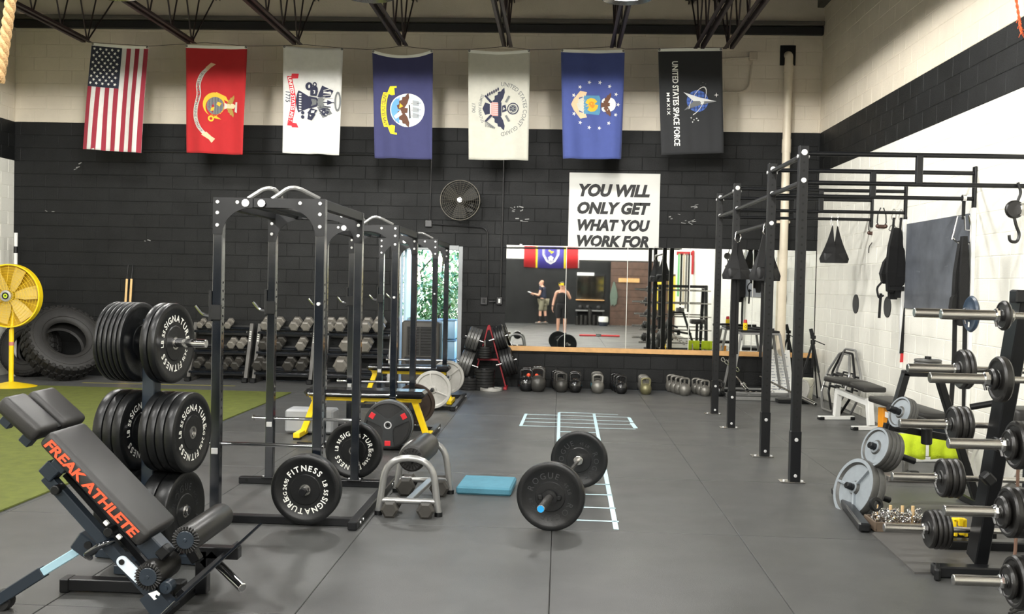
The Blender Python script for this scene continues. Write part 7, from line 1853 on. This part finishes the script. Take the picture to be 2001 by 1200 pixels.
q = B(); q.cyl((2.11, YB + .03, 1.72), (2.11, YB + .16, 1.74), .012, n=8); part('hook', q, STEEL, t, world=True)
wallbox('wood_board', 'pale wooden board fixed to the brown panelling behind the camera', 'board', 2.28, 3.10, 1.70, 1.86, WOOD, .05, YB + .05)
for i, x in enumerate((3.38, 3.78)):
    q = B(); q.box((x, -3.2, 1.35), (.26, .02, 1.15), bev=.003); tag(part('yellow_poster', q, mat('yellow_board', rgb(240, 214, 70), .6)), ('left', 'right')[i] + ' tall yellow board hanging at the right behind the camera', 'board')
q = B(); q.box((3.58, -3.22, 1.0), (.75, .03, 2.0), bev=.004); tag(part('board_stand', q, PANEL), 'brown board the yellow boards hang on behind the camera', 'board')
t = thing('band_rack', 'red wall bracket hung with stretch bands behind the camera on the right wall', 'rack', (3.75, 1.4, 2.5))
q = B(); q.box((3.62, 1.4, 2.56), (.50, .06, .10), bev=.006); q.box((3.84, 1.4, 2.3), (.06, .12, .70), bev=.006); part('bracket', q, RED_PAINT, t, world=True)
for i, (m, L) in enumerate(((mat('band_green', rgb(120, 200, 130), .6), 1.25), (BLACK_RUBBER, 1.5), (mat('band_tan', rgb(196, 184, 160), .7), 1.5), (mat('band_grey', rgb(120, 118, 112), .7), 1.6), (BLACK_RUBBER, 1.7))):
    x = 3.44 + .075 * i; q = B(); q.ribbon([(x, 1.36, 2.55), (x, 1.355, 2.55 - L)], (1, 0, 0), .05, .006); q.ribbon([(x, 1.45, 2.55), (x, 1.445, 2.55 - L)], (1, 0, 0), .05, .006)
    tag(part('stretch_band', q, m), '%s stretch band from the left on the red bracket behind the camera' % ordn[i], 'band', 'stretch bands')
t = thing('red_bar', 'long red bar with a silver centre on the floor beside the photographer', 'bar', (1.2, .05, 0))
q = B(); q.cyl((.62, .05, .03), (1.85, .05, .03), .028, n=10); part('bar', q, RED_PAINT, t, world=True)
q = B(); q.cyl((1.12, .05, .045), (1.28, .05, .045), .045, n=12); part('centre', q, CHROME, t, world=True)
for i, yy in enumerate((-1.6, -2.2)):
    q = B(); q.cyl((-3.0, yy, 2.72), (XR - .01, yy, 2.80), .024, n=10); tag(part('overhead_bar', q, BLACK_STEEL), ('nearer', 'farther')[i] + ' long black overhead bar behind the camera', 'bar')
# ------------------------------------------------------------------ people (in the mirror)
SKIN = mat('skin', rgb(206, 158, 134), .5, var=.04, vscale=20)
def skin_mesh(name, pts, edges, m, parent, sub=2, root=0):
    me = bpy.data.meshes.new(name); names = list(pts)
    me.from_pydata([pts[n][0] for n in names], [(names.index(a), names.index(b)) for a, b in edges], []); me.materials.append(m)
    o = bpy.data.objects.new(name, me); COL.objects.link(o); o.parent = parent
    md = o.modifiers.new('skin', 'SKIN'); md.use_smooth_shade = True; md.branch_smoothing = .4
    sv = me.skin_vertices[0].data
    for i, n in enumerate(names):
        r = pts[n][1]; sv[i].radius = (r, r) if not isinstance(r, tuple) else r
        sv[i].use_root = (i == root)
    o.modifiers.new('smooth', 'SUBSURF').levels = sub; o.modifiers['smooth'].render_levels = sub
    return o
def figure(root, P, hand_dir):
    """P: joint positions; builds one continuous body with fingers"""
    pts = {}; ed = []
    def j(n, p, r, par=None):
        pts[n] = (Vector(p), r)
        if par: ed.append((par, n))
    j('pelvis', P['pelvis'], (.15, .115)); j('belly', P['belly'], (.145, .115), 'pelvis'); j('chest', P['chest'], (.165, .12), 'belly'); j('collar', P['collar'], (.10, .075), 'chest'); j('neck', P['neck'], .055, 'collar')
    j('jaw', P['jaw'], (.068, .072), 'neck'); j('brow', P['brow'], (.080, .095), 'jaw'); j('crown', P['crown'], (.060, .068), 'brow')
    for s in 'LR':
        j('sh' + s, P['sh' + s], .062, 'collar'); j('ua' + s, P['sh' + s].lerp(P['el' + s], .45), .052, 'sh' + s); j('el' + s, P['el' + s], .042, 'ua' + s); j('fa' + s, P['el' + s].lerp(P['wr' + s], .35), .043, 'el' + s); j('wr' + s, P['wr' + s], .028, 'fa' + s)
        d, side = hand_dir[s]; d = d.normalized(); side = side.normalized(); nn = d.cross(side)
        j('pm' + s, P['wr' + s] + d * .055, (.040, .018), 'wr' + s)
        for k, (o_, L) in enumerate(((-.030, .075), (-.010, .085), (.011, .080), (.030, .062))):
            b0 = P['wr' + s] + d * .095 + side * o_
            j('f%d%s' % (k, s), b0, .0095, 'pm' + s); j('g%d%s' % (k, s), b0 + d * L * .5 + nn * .012, .0085, 'f%d%s' % (k, s)); j('h%d%s' % (k, s), b0 + d * L * .85 + nn * .035, .0075, 'g%d%s' % (k, s))
        j('t0' + s, P['wr' + s] + d * .045 - side * .05, .011, 'pm' + s); j('t1' + s, P['wr' + s] + d * .085 - side * .072 + nn * .015, .009, 't0' + s)
        j('hp' + s, P['hp' + s], .092, 'pelvis'); j('th' + s, P['hp' + s].lerp(P['kn' + s], .45), .080, 'hp' + s); j('kn' + s, P['kn' + s], .056, 'th' + s); j('ca' + s, P['kn' + s].lerp(P['an' + s], .32), .058, 'kn' + s); j('an' + s, P['an' + s], .036, 'ca' + s)
        j('ft' + s, P['ft' + s], (.042, .026), 'an' + s)
    skin_mesh('body', pts, ed, SKIN, root); return pts
def garment(root, name, pts, chain, grow, m, sub=2):
    q = {n: (pts[n][0], tuple(x + grow for x in (pts[n][1] if isinstance(pts[n][1], tuple) else (pts[n][1],) * 2))) for e in chain for n in e}
    return skin_mesh(name, q, chain, m, root, sub)
V = Vector
# photographer, facing the mirror, phone held up at the lens
px0, py0 = .06, -.52
t = thing('person', 'person in a black tank top holding up a yellow phone, seen in the mirror', 'person', (px0, py0, 0))
P = dict(pelvis=V((0, 0, .92)), belly=V((0, .01, 1.06)), chest=V((0, .0, 1.24)), collar=V((0, -.01, 1.36)), neck=V((0, 0, 1.42)), jaw=V((0, .02, 1.49)), brow=V((0, .015, 1.56)), crown=V((0, 0, 1.625)),
         shL=V((-.165, -.01, 1.335)), elL=V((-.25, -.03, 1.07)), wrL=V((-.29, .05, .86)), shR=V((.165, -.01, 1.335)), elR=V((.26, .12, 1.13)), wrR=V((.07, .33, 1.46)),
         hpL=V((-.09, 0, .86)), knL=V((-.10, .02, .49)), anL=V((-.11, -.01, .09)), ftL=V((-.13, .11, .04)), hpR=V((.09, 0, .86)), knR=V((.10, .02, .49)), anR=V((.11, -.01, .09)), ftR=V((.13, .11, .04)))
hd = {'L': (V((0, .05, -1)), V((0, 1, 0))), 'R': (V((-.55, .35, .75)), V((.6, 0, .8)))}
pts = figure(t, P, hd)
BLK_CLOTH = mat('black_cloth', rgb(26, 25, 27), .85)
garment(t, 'tank_top', pts, [('pelvis', 'belly'), ('belly', 'chest'), ('chest', 'collar')], .02, BLK_CLOTH)
garment(t, 'shorts', pts, [('belly', 'pelvis'), ('pelvis', 'hpL'), ('hpL', 'thL'), ('thL', 'knL'), ('pelvis', 'hpR'), ('hpR', 'thR'), ('thR', 'knR')], .030, BLK_CLOTH)
q = B(); q.ball((0, -.012, 1.572), .1, 18, 12, (.86, 1.0, .95)); q.ball((0, -.10, 1.50), .05, 10, 8, (1, .8, 1.6)); part('hair', q, mat('dark_hair', rgb(34, 26, 22), .6), t)
q = B()
for s in (-1, 1):
    q.box((P['ftL' if s < 0 else 'ftR'].x - s * .01, .06, .04), (.095, .26, .075), bev=.025)
part('shoes', q, mat('dark_shoe', rgb(40, 40, 44), .6), t)
q = B()
for s in (-1, 1): q.ball((s * .032, .098, 1.535), .012, 8, 6)
part('eyes', q, mat('eye_white', rgb(228, 224, 220), .3), t)
q = B(); q.ball((0, .112, 1.508), .016, 8, 6, (.8, 1, 1.3)); q.box((0, .098, 1.468), (.045, .012, .010), bev=.004)
for s in (-1, 1): q.ball((s * .084, .0, 1.52), .022, 8, 6, (.5, .8, 1.3))
part('facial_features', q, SKIN, t)
q = B(); q.lathe([(.031, -.012), (.036, -.012), (.036, .012), (.031, .012)], P['wrL'] + V((0, -.005, .03)), (.1, -.3, .9), 16, closed=True); part('watch', q, BLACK_SATIN, t)
tp = thing('phone', 'yellow phone held up in front of the photographer', 'phone', (.06, -.06, 1.57))
q = B(); q.box((.03, -.075, 1.585), (.155, .011, .078), bev=.005); part('case', q, YELLOW, tp, world=True)
q = B(); q.box((-.02, -.068, 1.60), (.045, .006, .045), bev=.003); part('camera_bump', q, BLACK_SATIN, tp, world=True)
# man reading a sheet, turned to the left
mx, my = -.66, -8.0
t = thing('person', 'man in a navy T-shirt and khaki shorts reading a sheet, seen in the mirror', 'person', (mx, my, 0)); t.rotation_euler = (0, 0, .35)
P = dict(pelvis=V((.03, 0, .95)), belly=V((.0, 0, 1.10)), chest=V((.0, 0, 1.30)), collar=V((-.02, 0, 1.43)), neck=V((-.05, 0, 1.49)), jaw=V((-.085, 0, 1.545)), brow=V((-.075, 0, 1.62)), crown=V((-.06, 0, 1.685)),
         shL=V((-.02, -.19, 1.395)), elL=V((-.06, -.27, 1.12)), wrL=V((-.30, -.16, 1.16)), shR=V((-.02, .19, 1.395)), elR=V((-.06, .27, 1.12)), wrR=V((-.30, .16, 1.18)),
         hpL=V((.02, -.095, .90)), knL=V((.05, -.11, .50)), anL=V((.10, -.11, .09)), ftL=V((-.03, -.13, .04)), hpR=V((.02, .095, .90)), knR=V((-.06, .11, .50)), anR=V((-.06, .11, .09)), ftR=V((-.19, .13, .04)))
hd = {'L': (V((-1, .3, .1)), V((0, .3, 1))), 'R': (V((-1, -.3, .1)), V((0, .3, 1)))}
pts = figure(t, P, hd)
garment(t, 't_shirt', pts, [('pelvis', 'belly'), ('belly', 'chest'), ('chest', 'collar'), ('collar', 'shL'), ('shL', 'uaL'), ('collar', 'shR'), ('shR', 'uaR')], .02, mat('navy_cotton', rgb(34, 40, 58), .85))
garment(t, 'shorts', pts, [('pelvis', 'hpL'), ('hpL', 'thL'), ('thL', 'knL'), ('pelvis', 'hpR'), ('hpR', 'thR'), ('thR', 'knR')], .028, mat('khaki_cotton', rgb(128, 124, 104), .85))
garment(t, 'socks', {k: v for k, v in pts.items()}, [('caL', 'anL')], .006, BLK_CLOTH); garment(t, 'socks', pts, [('caR', 'anR')], .006, BLK_CLOTH)
q = B()
for k in ('L', 'R'): c = P['an' + k]; q.box((c.x - .06, c.y, .045), (.29, .105, .085), bev=.028)
part('shoes', q, mat('grey_shoe', rgb(92, 90, 86), .7), t)
q = B(); q.ball((-.055, 0, 1.655), .078, 16, 10, (1, .92, .72)); part('cropped_hair', q, mat('thin_hair', rgb(196, 150, 124), .6), t)
q = B(); q.ball((-.115, 0, 1.525), .052, 12, 8, (.75, 1, .8)); part('beard', q, mat('white_beard', rgb(220, 216, 210), .8), t)
q = B(); q.ball((-.168, 0, 1.578), .016, 8, 6, (1.2, .8, 1.2))
for s in (-1, 1): q.ball((-.06, s * .088, 1.585), .024, 8, 6, (.8, .5, 1.3))
part('facial_features', q, SKIN, t)
q = B()
for s in (-1, 1): q.ball((-.148, s * .032, 1.607), .012, 8, 6)
part('eyes', q, mat('eye_white', (0, 0, 0)), t)
q = B(); q.beam((-.34, 0, 1.16), (-.62, 0, 1.26), .24, .004, bev=.001); tp = tag(part('paper_sheet', q, WHITE_PAINT), 'white sheet of paper held by the man in the mirror', 'paper'); tp.location = (mx, my, 0); tp.rotation_euler = (0, 0, .35)
# pieces too small to pick apart one by one stay joined
for o in COL.objects:
    if o.parent and o.name.split('.')[0] in ('pin_holes', 'gusset_bolts', 'top_bolts', 'base_bolts', 'foot_bolts', 'rail_bolts', 'gathers', 'gathered_end', 'decal', 'handwriting', 'chalk_marks', 'printed_emblem', 'stars', 'louvres', 'links', 'grommet', 'foot_cap', 'sidewall_ridges'):
        o['kind'] = 'stuff'
